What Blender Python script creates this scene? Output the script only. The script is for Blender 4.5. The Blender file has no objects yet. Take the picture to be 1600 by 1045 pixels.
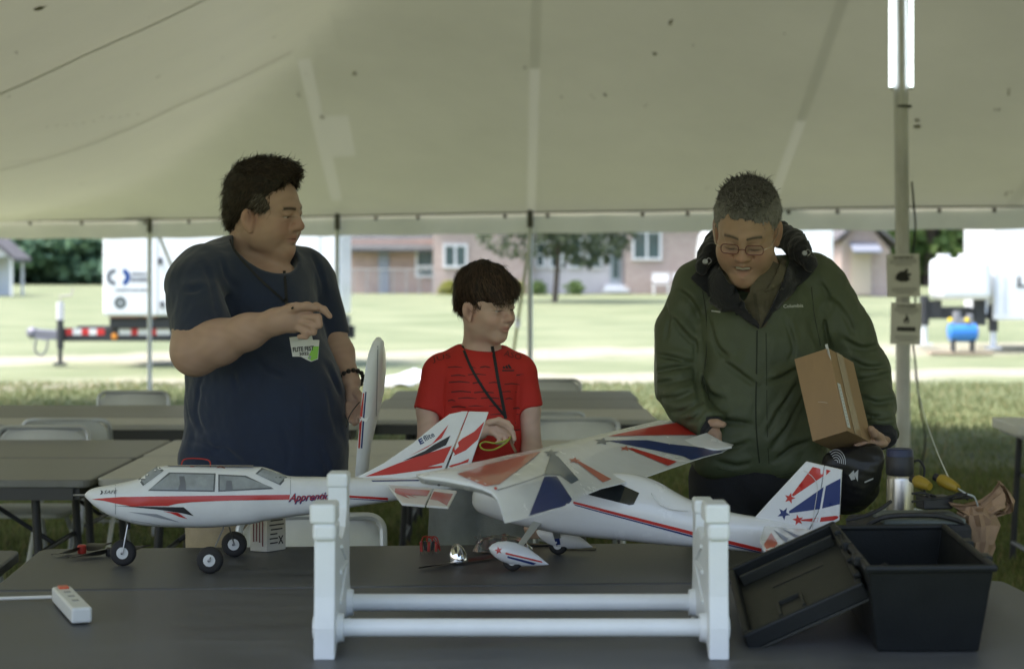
import bpy, bmesh, math, random
import numpy as np
from mathutils import Vector, Matrix, Euler
from mathutils.geometry import delaunay_2d_cdt
from mathutils.bvhtree import BVHTree
random.seed(7)
rng = np.random.default_rng(7)
R = math.radians
PI = math.pi
sc = bpy.context.scene
C = bpy.context.collection

# ------------------------------------------------------------ camera, world, sun, exposure
H = 1.48          # eye height, m
F = 3064.0        # focal length in pixels of the 1600 px wide photograph
HY = 430.0        # row of the horizon
cam_d = bpy.data.cameras.new('camera')
cam = bpy.data.objects.new('camera', cam_d)
C.objects.link(cam)
cam.location = (0, 0, H)
cam.rotation_euler = (R(90), 0, 0)
cam_d.sensor_width = 36
cam_d.lens = 36 * F / 1600
cam_d.shift_y = -(522.5 - HY) / 1600
cam_d.clip_start = 0.1
cam_d.clip_end = 2000
cam_d.dof.use_dof = True
cam_d.dof.focus_distance = 5.35
cam_d.dof.aperture_fstop = 4.0
sc.camera = cam

SUN_EL, SUN_AZ = R(66), R(-100)
world = bpy.data.worlds.new('World')
sc.world = world
world.use_nodes = True
wn = world.node_tree.nodes
wl = world.node_tree.links
wn.clear()
sky = wn.new('ShaderNodeTexSky')
sky.sky_type = 'NISHITA'
sky.sun_disc = False
sky.sun_elevation = SUN_EL
sky.sun_rotation = SUN_AZ
sky.air_density = 1.0
sky.dust_density = 4.0
sky.ozone_density = 1.0
hsv = wn.new('ShaderNodeHueSaturation')
hsv.inputs['Saturation'].default_value = 0.95
bg = wn.new('ShaderNodeBackground')
bg.inputs['Strength'].default_value = 0.15
wo = wn.new('ShaderNodeOutputWorld')
wl.new(sky.outputs[0], hsv.inputs['Color'])
wl.new(hsv.outputs[0], bg.inputs[0])
wl.new(bg.outputs[0], wo.inputs[0])

sun_d = bpy.data.lights.new('sun', 'SUN')
sun_d.energy = 1.4
sun_d.angle = R(20)
sun_d.color = (1.0, 0.96, 0.9)
sun = bpy.data.objects.new('sun', sun_d)
C.objects.link(sun)
# direction towards the sun
sdir = Vector((math.sin(SUN_AZ) * math.cos(SUN_EL), math.cos(SUN_AZ) * math.cos(SUN_EL), math.sin(SUN_EL)))
sun.rotation_euler = sdir.to_track_quat('Z', 'Y').to_euler()
sun.location = (0, 0, 30)

sc.view_settings.view_transform = 'Standard'
sc.view_settings.look = 'None'
sc.view_settings.gamma = 1
sc.view_settings.exposure = 1.86
sc.view_settings.use_curve_mapping = False
sc.render.engine = 'CYCLES'
sc.cycles.use_denoising = True
sc.cycles.max_bounces = 7
sc.cycles.diffuse_bounces = 4
sc.cycles.glossy_bounces = 3
sc.cycles.transmission_bounces = 6
sc.cycles.transparent_max_bounces = 8
sc.cycles.sample_clamp_indirect = 6
sc.cycles.caustics_reflective = False
sc.cycles.caustics_refractive = False

# ------------------------------------------------------------ helpers
def P(x, y, d):
    """point of the place seen at photograph pixel (x, y) at distance d"""
    return Vector(((x - 800) * d / F, d, H - (y - HY) * d / F))

def PZ(x, y, z):
    return P(x, y, (H - z) * F / (y - HY))

def rot(ax, deg):
    return Matrix.Rotation(R(deg), 3, ax)

MATS = {}
def mat(name, col, rough=0.6, metal=0.0, var=0.0, vscale=8.0, bump=0.0, bscale=60.0, spec=0.5,
        coat=0.0, sss=0.0, attr=None, trans=0.0, transl=0.0, alpha=1.0, emit=0.0, col2=None, stretch=None, sheen=0.0):
    if name in MATS:
        return MATS[name]
    m = bpy.data.materials.new(name)
    m.use_nodes = True
    n = m.node_tree.nodes
    l = m.node_tree.links
    b = n['Principled BSDF']
    out = n['Material Output']
    b.inputs['Roughness'].default_value = rough
    b.inputs['Metallic'].default_value = metal
    b.inputs['Specular IOR Level'].default_value = spec
    b.inputs['Coat Weight'].default_value = coat
    b.inputs['Coat Roughness'].default_value = 0.08
    b.inputs['Transmission Weight'].default_value = trans
    b.inputs['Alpha'].default_value = alpha
    b.inputs['Sheen Weight'].default_value = sheen
    if sss:
        b.inputs['Subsurface Weight'].default_value = sss
        b.inputs['Subsurface Radius'].default_value = (0.012, 0.005, 0.003)
        b.inputs['Subsurface Scale'].default_value = 1.0
    tc = n.new('ShaderNodeTexCoord')
    vec = tc.outputs['Object']
    if stretch:
        mp = n.new('ShaderNodeMapping')
        mp.inputs['Scale'].default_value = stretch
        l.new(vec, mp.inputs['Vector'])
        vec = mp.outputs[0]
    c1 = (*col, 1)
    src = None
    if attr:
        at = n.new('ShaderNodeAttribute')
        at.attribute_name = attr
        src = at.outputs['Color']
    if var or col2:
        nz = n.new('ShaderNodeTexNoise')
        nz.inputs['Scale'].default_value = vscale
        nz.inputs['Detail'].default_value = 6
        nz.inputs['Roughness'].default_value = 0.65
        l.new(vec, nz.inputs['Vector'])
        if col2:
            rp = n.new('ShaderNodeValToRGB')
            rp.color_ramp.elements[0].position = 0.5 - var / 2
            rp.color_ramp.elements[1].position = 0.5 + var / 2
            rp.color_ramp.elements[0].color = c1
            rp.color_ramp.elements[1].color = (*col2, 1)
            l.new(nz.outputs['Fac'], rp.inputs[0])
            src = rp.outputs[0]
        else:
            mr = n.new('ShaderNodeMapRange')
            mr.inputs['From Min'].default_value = 0.3
            mr.inputs['From Max'].default_value = 0.7
            mr.inputs['To Min'].default_value = 1 - var
            mr.inputs['To Max'].default_value = 1 + var
            l.new(nz.outputs['Fac'], mr.inputs[0])
            hs = n.new('ShaderNodeHueSaturation')
            if src is None:
                hs.inputs['Color'].default_value = c1
            else:
                l.new(src, hs.inputs['Color'])
            l.new(mr.outputs[0], hs.inputs['Value'])
            src = hs.outputs[0]
        # wear in the gloss
        mr2 = n.new('ShaderNodeMapRange')
        mr2.inputs['To Min'].default_value = max(0.02, rough - 0.12)
        mr2.inputs['To Max'].default_value = min(1, rough + 0.12)
        l.new(nz.outputs['Fac'], mr2.inputs[0])
        l.new(mr2.outputs[0], b.inputs['Roughness'])
    if src is None:
        b.inputs['Base Color'].default_value = c1
    else:
        l.new(src, b.inputs['Base Color'])
    if bump:
        nb = n.new('ShaderNodeTexNoise')
        nb.inputs['Scale'].default_value = bscale
        nb.inputs['Detail'].default_value = 5
        l.new(vec, nb.inputs['Vector'])
        bp = n.new('ShaderNodeBump')
        bp.inputs['Strength'].default_value = bump
        bp.inputs['Distance'].default_value = 0.01
        l.new(nb.outputs['Fac'], bp.inputs['Height'])
        l.new(bp.outputs[0], b.inputs['Normal'])
    if emit:
        b.inputs['Emission Color'].default_value = c1
        b.inputs['Emission Strength'].default_value = emit
    if transl:
        tl = n.new('ShaderNodeBsdfTranslucent')
        if src is None:
            tl.inputs['Color'].default_value = c1
        else:
            l.new(src, tl.inputs['Color'])
        mx = n.new('ShaderNodeMixShader')
        mx.inputs[0].default_value = transl
        l.new(b.outputs[0], mx.inputs[1])
        l.new(tl.outputs[0], mx.inputs[2])
        l.new(mx.outputs[0], out.inputs['Surface'])
    MATS[name] = m
    return m

def mesh_obj(name, v, f, mats, parent=None, smooth=False, mi=None, origin=None, cols=None, sharp=None):
    me = bpy.data.meshes.new(name)
    v = np.asarray(v, dtype=np.float64).reshape(-1, 3)
    if origin is not None:
        v = v - np.array(origin)
    me.from_pydata([tuple(p) for p in v] if len(v) < 20000 else v.tolist(), [], f if isinstance(f, list) else f.tolist())
    if not isinstance(mats, (list, tuple)):
        mats = [mats]
    for m in mats:
        me.materials.append(m)
    if mi is not None:
        me.polygons.foreach_set('material_index', mi)
    if smooth:
        me.polygons.foreach_set('use_smooth', [True] * len(me.polygons))
        if sharp:
            try:
                me.set_sharp_from_angle(angle=R(sharp))
            except Exception:
                pass
    if cols is not None:
        a = me.color_attributes.new('Col', 'FLOAT_COLOR', 'POINT')
        c4 = np.ones((len(v), 4), dtype=np.float32)
        c4[:, :3] = cols
        a.data.foreach_set('color', c4.ravel())
    me.update()
    o = bpy.data.objects.new(name, me)
    C.objects.link(o)
    if parent is not None:
        o.parent = parent
    return o

def root_loc(o):
    while o.parent is not None:
        o = o.parent
    return o.location

class MB:
    def __init__(s):
        s.v = []; s.f = []; s.mi = []
    def add(s, v, f, m=0):
        b = len(s.v)
        s.v += [tuple(p) for p in v]
        s.f += [tuple(i + b for i in q) for q in f]
        s.mi += [m] * len(f)
        return s
    def hexa(s, p, m=0):
        """8 points: bottom ring 0-3, top ring 4-7"""
        return s.add(p, [(0, 3, 2, 1), (4, 5, 6, 7), (0, 1, 5, 4), (1, 2, 6, 5), (2, 3, 7, 6), (3, 0, 4, 7)], m)
    def box(s, c, size, M=None, m=0):
        c = Vector(c); h = [q / 2 for q in size]
        pts = [Vector((x * h[0], y * h[1], z * h[2])) for z in (-1, 1) for x, y in ((-1, -1), (1, -1), (1, 1), (-1, 1))]
        if M is not None:
            pts = [M @ p for p in pts]
        return s.hexa([p + c for p in pts], m)
    def tube(s, pts, r, n=8, cap=True, m=0, closed=False):
        pts = [Vector(p) for p in pts]
        k = len(pts)
        rs = r if isinstance(r, (list, tuple)) else [r] * k
        v = []; f = []
        up = None
        for i, p in enumerate(pts):
            if closed:
                t = pts[(i + 1) % k] - pts[i - 1]
            else:
                t = pts[min(i + 1, k - 1)] - pts[max(i - 1, 0)]
            t.normalize()
            if up is None:
                up = Vector((0, 0, 1)) if abs(t.z) < 0.9 else Vector((1, 0, 0))
            a = up - t * up.dot(t)
            if a.length < 1e-6:
                a = t.orthogonal()
            a.normalize(); up = a
            b = t.cross(a)
            for j in range(n):
                w = 2 * PI * j / n
                v.append(p + (a * math.cos(w) + b * math.sin(w)) * rs[i])
        for i in range(k if closed else k - 1):
            for j in range(n):
                i2 = (i + 1) % k
                f.append((i * n + j, i * n + (j + 1) % n, i2 * n + (j + 1) % n, i2 * n + j))
        if cap and not closed:
            f.append(tuple(range(n - 1, -1, -1)))
            f.append(tuple((k - 1) * n + j for j in range(n)))
        return s.add(v, f, m)
    def lathe(s, prof, n=24, o=(0, 0, 0), M=None, m=0):
        """profile of (radius, height) turned about local z"""
        v = []; f = []; o = Vector(o)
        for r, z in prof:
            for j in range(n):
                w = 2 * PI * j / n
                p = Vector((max(r, 1e-5) * math.cos(w), max(r, 1e-5) * math.sin(w), z))
                if M is not None:
                    p = M @ p
                v.append(p + o)
        for i in range(len(prof) - 1):
            for j in range(n):
                f.append((i * n + j, i * n + (j + 1) % n, (i + 1) * n + (j + 1) % n, (i + 1) * n + j))
        f.append(tuple(range(n - 1, -1, -1)))
        f.append(tuple((len(prof) - 1) * n + j for j in range(n)))
        return s.add(v, f, m)
    def prism(s, poly, off, m=0):
        n = len(poly); off = Vector(off)
        v = [Vector(p) for p in poly] + [Vector(p) + off for p in poly]
        f = [tuple(range(n - 1, -1, -1)), tuple(range(n, 2 * n))] + [(i, (i + 1) % n, n + (i + 1) % n, n + i) for i in range(n)]
        return s.add(v, f, m)
    def loft(s, rings, cap=True, m=0, closed=True):
        n = len(rings[0]); v = [p for r in rings for p in r]; f = []
        for i in range(len(rings) - 1):
            for j in range(n if closed else n - 1):
                f.append((i * n + j, i * n + (j + 1) % n, (i + 1) * n + (j + 1) % n, (i + 1) * n + j))
        if cap and closed:
            f.append(tuple(range(n - 1, -1, -1)))
            f.append(tuple((len(rings) - 1) * n + j for j in range(n)))
        return s.add(v, f, m)
    def ball(s, c, r, n=12, m=0, M=None):
        r = r if isinstance(r, (list, tuple)) else (r, r, r)
        v = []; f = []; c = Vector(c)
        k = n // 2 + 1
        for i in range(k):
            th = PI * i / (k - 1)
            for j in range(n):
                w = 2 * PI * j / n
                p = Vector((r[0] * math.sin(th) * math.cos(w), r[1] * math.sin(th) * math.sin(w), r[2] * math.cos(th)))
                if M is not None:
                    p = M @ p
                v.append(c + p)
        for i in range(k - 1):
            for j in range(n):
                f.append((i * n + j, (i + 1) * n + j, (i + 1) * n + (j + 1) % n, i * n + (j + 1) % n))
        return s.add(v, f, m)
    def build(s, name, mats, parent=None, smooth=False, bevel=0.0, w=False, sharp=40, seg=2):
        org = None
        if w and parent is not None:
            org = tuple(root_loc(parent))
        o = mesh_obj(name, s.v, s.f, mats, parent, smooth, s.mi, org, sharp=sharp if smooth else None)
        if bevel:
            bm = bmesh.new(); bm.from_mesh(o.data)
            bmesh.ops.remove_doubles(bm, verts=bm.verts, dist=1e-6)
            bm.to_mesh(o.data); bm.free()
            md = o.modifiers.new('bevel', 'BEVEL')
            md.width = bevel; md.segments = seg; md.limit_method = 'ANGLE'; md.angle_limit = R(35)
        return o

def thing(name, label, cat, loc=(0, 0, 0), rz=0.0, group=None, kind=None):
    o = bpy.data.objects.new(name, None)
    o.empty_display_size = 0.1
    C.objects.link(o)
    o.location = loc
    o.rotation_euler = (0, 0, rz)
    return tag(o, label, cat, group, kind)

def tag(o, label=None, cat=None, group=None, kind=None):
    if label: o['label'] = label
    if cat: o['category'] = cat
    if group: o['group'] = group
    if kind: o['kind'] = kind
    return o

def kids(o):
    return [c for c in bpy.data.objects if c.parent is o]

def dup(o, parent=None, loc=None, rz=None, label=None):
    c = o.copy(); C.objects.link(c)
    if parent is not None: c.parent = parent
    if loc is not None: c.location = loc
    if rz is not None: c.rotation_euler = (0, 0, rz)
    if label: c['label'] = label
    for ch in kids(o):
        dup(ch, c)
    return c

def roundrect(w, h, r, n=5):
    out = []
    for cx, cy, a0 in ((w / 2 - r, h / 2 - r, 0), (-w / 2 + r, h / 2 - r, 90), (-w / 2 + r, -h / 2 + r, 180), (w / 2 - r, -h / 2 + r, 270)):
        for i in range(n + 1):
            a = R(a0 + 90 * i / n)
            out.append((cx + r * math.cos(a), cy + r * math.sin(a)))
    return out

def catmull(pts, k=6, closed=False):
    pts = [Vector(p) for p in pts]
    n = len(pts); out = []
    for i in range(n if closed else n - 1):
        p0 = pts[(i - 1) % n] if (closed or i > 0) else pts[0]
        p1 = pts[i]; p2 = pts[(i + 1) % n]
        p3 = pts[(i + 2) % n] if (closed or i + 2 < n) else pts[-1]
        for j in range(k):
            t = j / k
            out.append(0.5 * ((2 * p1) + (p2 - p0) * t + (2 * p0 - 5 * p1 + 4 * p2 - p3) * t * t + (3 * p1 - p0 - 3 * p2 + p3) * t ** 3))
    if not closed: out.append(pts[-1])
    return out

def fill2d(poly, step):
    """triangulate a 2d polygon with inner points so that it can follow a curved surface"""
    pts = []
    n = len(poly)
    for i in range(n):
        a = Vector(poly[i]); b = Vector(poly[(i + 1) % n])
        k = max(1, int((b - a).length / step))
        for j in range(k):
            pts.append(a + (b - a) * j / k)
    nb = len(pts)
    edges = [(i, (i + 1) % nb) for i in range(nb)]
    xs = [p.x for p in pts]; ys = [p.y for p in pts]
    def inside(x, y):
        c = False
        for i in range(nb):
            a = pts[i]; b = pts[(i + 1) % nb]
            if (a.y > y) != (b.y > y) and x < (b.x - a.x) * (y - a.y) / (b.y - a.y) + a.x:
                c = not c
        return c
    x = min(xs) + step / 2
    while x < max(xs):
        y = min(ys) + step / 2
        while y < max(ys):
            if inside(x, y): pts.append(Vector((x, y)))
            y += step
        x += step
    r = delaunay_2d_cdt(pts, edges, [], 1, 1e-6)
    return [tuple(q) for q in r[0]], [tuple(q) for q in r[2]]

def world_bvh(objs):
    v = []; f = []
    for o in objs:
        M = Matrix.Translation(root_loc(o))
        b = len(v)
        v += [M @ p.co for p in o.data.vertices]
        f += [tuple(i + b for i in q.vertices) for q in o.data.polygons]
    return BVHTree.FromPolygons(v, f)

EYE = Vector((0, 0, H))
def decal(name, bvh, poly, m, parent, lift=0.0014, step=6, origin=EYE, maps=None, thick=True):
    """flat print cut as a thin film and laid on the surface; its outline is authored in photograph pixels"""
    v2, f = fill2d(poly, step)
    return lay(name, bvh, v2, f, m, parent, lift)

def lay(name, bvh, v2, f, m, parent, lift=0.0007, smooth=True):
    out = []; ok = []
    for q in v2:
        d = (P(q[0], q[1], 1.0) - EYE).normalized()
        h = bvh.ray_cast(EYE, d)
        if h[0] is None:
            out.append(Vector((0, 0, 0))); ok.append(False); continue
        n = h[1]
        if n.dot(d) > 0: n = -n
        out.append(h[0] + n * lift); ok.append(True)
    f = [q for q in f if all(ok[i] for i in q)]
    # drop faces that bridge a silhouette
    g = []
    for q in f:
        ds = [out[i].y for i in q]
        if max(ds) - min(ds) < 0.25: g.append(q)
    if not g:
        print('DECAL EMPTY', name); 
        return None
    fl = []
    for q in g:
        a, b, c = out[q[0]], out[q[1]], out[q[2]]
        nn = (b - a).cross(c - a)
        fl.append(q if nn.dot(EYE - a) > 0 else tuple(reversed(q)))
    used = sorted({i for q in fl for i in q}); mp = {i: k for k, i in enumerate(used)}
    return mesh_obj(name, [out[i] for i in used], [tuple(mp[i] for i in q) for q in fl], m, parent, smooth, None, tuple(root_loc(parent)) if parent else None)

FONT = {}
def text_mesh(txt, shear=0.0, bold=0.0, spacing=1.0):
    """2d verts and faces of a line of lettering, 1 unit high, centred"""
    cu = bpy.data.curves.new('lettering', 'FONT')
    cu.body = txt; cu.shear = shear; cu.offset = bold; cu.space_character = spacing
    cu.align_x = 'CENTER'; cu.align_y = 'CENTER'; cu.resolution_u = 2
    o = bpy.data.objects.new('lettering', cu)
    C.objects.link(o)
    dg = bpy.context.evaluated_depsgraph_get()
    me = bpy.data.meshes.new_from_object(o.evaluated_get(dg))
    v = [(p.co.x, p.co.y) for p in me.vertices]
    f = [tuple(q.vertices) for q in me.polygons]
    bpy.data.objects.remove(o); bpy.data.meshes.remove(me); bpy.data.curves.remove(cu)
    return v, f

def text_px(name, bvh, txt, cx, cy, w, h, ang, m, parent, shear=0.0, bold=0.0, lift=0.0012):
    v, f = text_mesh(txt, shear, bold)
    xs = [p[0] for p in v]; ys = [p[1] for p in v]
    x0, x1, y0, y1 = min(xs), max(xs), min(ys), max(ys)
    ca, sa = math.cos(R(ang)), math.sin(R(ang))
    v2 = []
    for x, y in v:
        a = ((x - x0) / (x1 - x0) - .5) * w; b = -((y - y0) / (y1 - y0) - .5) * h
        v2.append((cx + a * ca - b * sa, cy + a * sa + b * ca))
    return lay(name, bvh, v2, f, m, parent, lift, smooth=False)

def text_at(mb, txt, c, ux, uz, w, h, m=0, shear=0.0, bold=0.0):
    """lettering on a plane: centre c, unit vectors ux (along) and uz (up)"""
    v, f = text_mesh(txt, shear, bold)
    xs = [p[0] for p in v]; ys = [p[1] for p in v]
    x0, x1, y0, y1 = min(xs), max(xs), min(ys), max(ys)
    c = Vector(c); ux = Vector(ux); uz = Vector(uz)
    mb.add([c + ux * (((x - x0) / (x1 - x0) - .5) * w) + uz * (((y - y0) / (y1 - y0) - .5) * h) for x, y in v], f, m)
# ------------------------------------------------------------ ground
def gz(x, y):
    t = max(0.0, y - 26.0)
    return min(0.0133 * t * t / (t + 6.0) * 1.06, 4.5)

M_grass = bpy.data.materials.new('meadow_ground')
M_grass.use_nodes = True
def grass_nodes(m):
    n = m.node_tree.nodes; l = m.node_tree.links
    b = n['Principled BSDF']; b.inputs['Roughness'].default_value = 0.9; b.inputs['Specular IOR Level'].default_value = 0.15
    g = n.new('ShaderNodeNewGeometry')
    sp = n.new('ShaderNodeSeparateXYZ'); l.new(g.outputs['Position'], sp.inputs[0])
    def noise(s, d=5):
        q = n.new('ShaderNodeTexNoise'); q.inputs['Scale'].default_value = s; q.inputs['Detail'].default_value = d
        l.new(g.outputs['Position'], q.inputs['Vector']); return q.outputs['Fac']
    def ramp(src, p0, c0, p1, c1):
        r = n.new('ShaderNodeValToRGB'); e = r.color_ramp.elements
        e[0].position = p0; e[0].color = (*c0, 1); e[1].position = p1; e[1].color = (*c1, 1)
        l.new(src, r.inputs[0]); return r.outputs[0]
    def math_(op, a, b2):
        q = n.new('ShaderNodeMath'); q.operation = op
        for i, s in enumerate((a, b2)):
            if isinstance(s, (int, float)): q.inputs[i].default_value = s
            else: l.new(s, q.inputs[i])
        return q.outputs[0]
    grass = ramp(noise(1.3, 8), 0.35, (0.09, 0.115, 0.04), 0.68, (0.21, 0.22, 0.10))
    fine = ramp(noise(14, 6), 0.3, (0.55, 0.55, 0.55), 0.75, (1.25, 1.25, 1.2))
    mx = n.new('ShaderNodeMix'); mx.data_type = 'RGBA'; mx.blend_type = 'MULTIPLY'; mx.inputs[0].default_value = 1
    l.new(grass, mx.inputs[6]); l.new(fine, mx.inputs[7])
    far = ramp(noise(0.35, 9), 0.3, (0.135, 0.165, 0.09), 0.7, (0.22, 0.24, 0.145))
    # the lawn colour turns paler beyond the tent
    d1 = n.new('ShaderNodeMapRange'); l.new(sp.outputs[1], d1.inputs[0]); d1.inputs[1].default_value = 20; d1.inputs[2].default_value = 30
    m2 = n.new('ShaderNodeMix'); m2.data_type = 'RGBA'; l.new(d1.outputs[0], m2.inputs[0]); l.new(mx.outputs[2], m2.inputs[6]); l.new(far, m2.inputs[7])
    # two gravel wheel tracks of the farm lane
    wob = math_('MULTIPLY', math_('SUBTRACT', noise(0.5, 6), 0.5), 5.0)
    yy = math_('ADD', math_('ADD', sp.outputs[1], wob), math_('MULTIPLY', sp.outputs[0], -0.22))
    def band(c, w):
        a = math_('ABSOLUTE', math_('SUBTRACT', yy, c), 0)
        r = n.new('ShaderNodeMapRange'); l.new(a, r.inputs[0]); r.inputs[1].default_value = w * .6; r.inputs[2].default_value = w * 1.3
        r.inputs[3].default_value = 1; r.inputs[4].default_value = 0
        return r.outputs[0]
    bd = math_('MAXIMUM', band(28.0, 1.2), band(35.5, 1.8))
    m3 = n.new('ShaderNodeMix'); m3.data_type = 'RGBA'
    l.new(math_('MULTIPLY', bd, math_('ADD', math_('MULTIPLY', noise(2.5, 6), 0.7), 0.5)), m3.inputs[0])
    l.new(m2.outputs[2], m3.inputs[6])
    gr = ramp(noise(9, 8), 0.3, (0.27, 0.255, 0.19), 0.7, (0.37, 0.35, 0.28)); l.new(gr, m3.inputs[7])
    l.new(m3.outputs[2], b.inputs['Base Color'])
    bp = n.new('ShaderNodeBump'); bp.inputs['Strength'].default_value = 0.6; bp.inputs['Distance'].default_value = 0.05
    l.new(noise(20, 6), bp.inputs['Height']); l.new(bp.outputs[0], b.inputs['Normal'])
grass_nodes(M_grass)
ys = list(np.arange(-40, 60, 1.5)) + list(np.arange(60, 200, 5)) + list(np.arange(200, 900, 50))
xs = list(np.arange(-500, -60, 40)) + list(np.arange(-60, 61, 3)) + list(np.arange(100, 501, 40))
gv = [(x, y, gz(x, y) + (0.02 * math.sin(x * .7 + 1) * math.sin(y * .5) if y < 60 else 0) - 0.02) for y in ys for x in xs]
nx = len(xs)
gf = [(j * nx + i, j * nx + i + 1, (j + 1) * nx + i + 1, (j + 1) * nx + i) for j in range(len(ys) - 1) for i in range(nx - 1)]
tag(mesh_obj('ground', gv, gf, M_grass, smooth=True), kind='structure')

# grass blades, more and shorter with distance
def blades(name, n, ymin, ymax, hmin, hmax, wid, cols, seed):
    r = np.random.default_rng(seed)
    y = ymin + (ymax - ymin) * r.random(n) ** 0.8
    x = (r.random(n) * 2 - 1) * (y * 0.30 + 0.8)
    h = hmin + (hmax - hmin) * r.random(n) ** 1.6
    # tufts: height follows a slow wave
    tuft = 0.6 + 0.6 * (np.sin(x * 3.1 + 1.7 * np.sin(y * 1.3)) * np.sin(y * 2.3 + 2.1 * np.sin(x * 0.9)) * .5 + .5)
    h = h * tuft
    a = r.random(n) * 2 * PI
    lean = r.random(n) * 0.8
    b = r.random(n) * 2 * PI
    z = np.where(y > 26, 0.0133 * (y - 26) ** 2 / (np.maximum(y - 26, 0) + 6) * 1.06, 0) - 0.01
    dx, dy = np.cos(a) * wid, np.sin(a) * wid
    lx, ly = np.cos(b) * lean * h, np.sin(b) * lean * h
    v = np.empty((n, 5, 3))
    v[:, 0] = np.stack([x - dx, y - dy, z], 1)
    v[:, 1] = np.stack([x + dx, y + dy, z], 1)
    v[:, 2] = np.stack([x + dx * .8 + lx * .35, y + dy * .8 + ly * .35, z + h * .6], 1)
    v[:, 3] = np.stack([x - dx * .8 + lx * .35, y - dy * .8 + ly * .35, z + h * .6], 1)
    v[:, 4] = np.stack([x + lx, y + ly, z + h], 1)
    k = np.arange(n)[:, None] * 5
    me = bpy.data.meshes.new(name)
    me.vertices.add(n * 5); me.vertices.foreach_set('co', v.ravel())
    quads = k + np.array([0, 1, 2, 3]); tris = k + np.array([3, 2, 4])
    loops = np.concatenate([quads, tris], 1).ravel()
    me.loops.add(len(loops)); me.loops.foreach_set('vertex_index', loops)
    me.polygons.add(2 * n)
    ls = (np.arange(n)[:, None] * 7 + np.array([0, 4])).ravel()
    me.polygons.foreach_set('loop_start', ls)
    me.update(calc_edges=True)
    cA = me.color_attributes.new('Col', 'FLOAT_COLOR', 'POINT')
    t = r.random(n) ** 1.2
    c = np.array(cols[0])[None] * (1 - t[:, None]) + np.array(cols[1])[None] * t[:, None]
    dry = r.random(n) < 0.12
    c[dry] = np.array((0.3, 0.25, 0.12))
    c4 = np.ones((n, 5, 4)); c4[:, :, :3] = c[:, None, :]
    cA.data.foreach_set('color', c4.ravel().astype(np.float32))
    me.materials.append(mat('grass_blade', (0.1, 0.15, 0.04), 0.7, attr='Col', transl=0.35, spec=0.25))
    o = bpy.data.objects.new(name, me); C.objects.link(o)
    return o
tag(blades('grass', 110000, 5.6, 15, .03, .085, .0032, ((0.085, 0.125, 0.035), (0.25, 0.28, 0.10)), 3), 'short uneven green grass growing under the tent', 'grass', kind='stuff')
tag(blades('grass', 60000, 15, 27, .03, .09, .006, ((0.12, 0.155, 0.06), (0.27, 0.29, 0.145)), 4), 'grass growing by the open tent side, daylight put into its lighter colour', 'grass', kind='stuff')  # blade colour lightened to offset the tent's shade and meet the lawn

# ------------------------------------------------------------ tent
EAVE_Z = 2.13
LX = -6.85
def eave_y(x):      # the back eave
    pts = [(-7, 23.8), (-4.4, 23.3), (-1.9, 21.7), (.2, 20.6), (2.6, 19.4), (5, 18.6), (16, 18.4)]
    for (a, b), (c, d) in zip(pts, pts[1:]):
        if x <= c: return b + (d - b) * (max(x, a) - a) / (c - a)
    return pts[-1][1]
RY = 10.8
YF = 2.4       # the open front edge, unseen, placed to let daylight onto the people
def roof_z(x, y):
    ey = eave_y(x)
    hb = 0.35 * (ey - y) if y >= RY else 0.35 * (y - YF) * (ey - RY) / (RY - YF)
    hb = max(hb, 0)
    # taut cloth: slack between the seams, a little steeper near the ridge
    hl = 0.0575 * max(x - LX, 0) ** 2
    hr = 0.0575 * max(16 - x, 0) ** 2
    k = 0.10
    def smin(a, b): 
        h = max(k - abs(a - b), 0) / k
        return min(a, b) - h * h * k * 0.25
    h = smin(smin(hb, hl), smin(hr, 3.6))
    sag = 0.035 * math.sin(PI * ((x + 100.4) % 2.12) / 2.12) * min(1, h / 0.6)
    return EAVE_Z + h - sag
SEAMS = [(.2, .045), (2.55, .045), (4.75, .05), (7.0, .05)]
rx = [LX + 0.0001] + list(np.arange(-6.6, 16, 0.22)) + [16] + [x + k * w for x, w in SEAMS for k in (-1, 1)] + [-1.96, -1.83, -1.58]
rx = sorted(rx); rx = [x for i, x in enumerate(rx) if i == 0 or x - rx[i - 1] > .012]
NYR = 80
rv = []; rf = []; rmi = []
for j in range(NYR + 1):
    for x in rx:
        t = j / NYR
        y = YF + (eave_y(x) - YF) * t
        rv.append((x, y, roof_z(x, y)))
nrx = len(rx)
for j in range(NYR):
    for i in range(nrx - 1):
        rf.append((j * nrx + i, j * nrx + i + 1, (j + 1) * nrx + i + 1, (j + 1) * nrx + i))
        xm = (rx[i] + rx[i + 1]) / 2; ym = YF + (eave_y(xm) - YF) * (j + .5) / NYR
        k = 0
        for x0, w_ in SEAMS:
            if abs(xm - x0) < w_ and ym > RY - 2:
                k = 2 if (ym > 17.2 and x0 < 3) else 1
        if -1.97 < xm < -1.82 and 17.9 < ym < 21.2: k = 2
        if -1.84 < xm < -1.57 and 19.0 < ym < 19.9: k = 2
        rmi.append(k)
M_vinyl = mat('tent_vinyl', (0.60, 0.60, 0.455), 0.45, var=0.07, vscale=0.55, transl=0.07, spec=0.35, bump=0.15, bscale=3)
M_seam = mat('tent_seam', (0.66, 0.63, 0.51), 0.5, transl=.04)
M_strap = mat('tent_webbing', (0.86, 0.84, 0.72), 0.6)
M_dirt = mat('canopy_stain', (0.22, 0.2, 0.13), 0.9)
tent = thing('event_tent', 'large cream vinyl pole tent whose sloping canopy covers tables and people', 'tent', (0, 10, 0))
mesh_obj('canopy', rv, rf, [M_vinyl, mat('vinyl_overlap', (.55, .55, .42), .45, transl=.062, var=.07, vscale=.55), mat('vinyl_pale', (.64, .64, .51), .5, transl=.082)], tent, True, rmi, (0, 10, 0))

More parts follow.
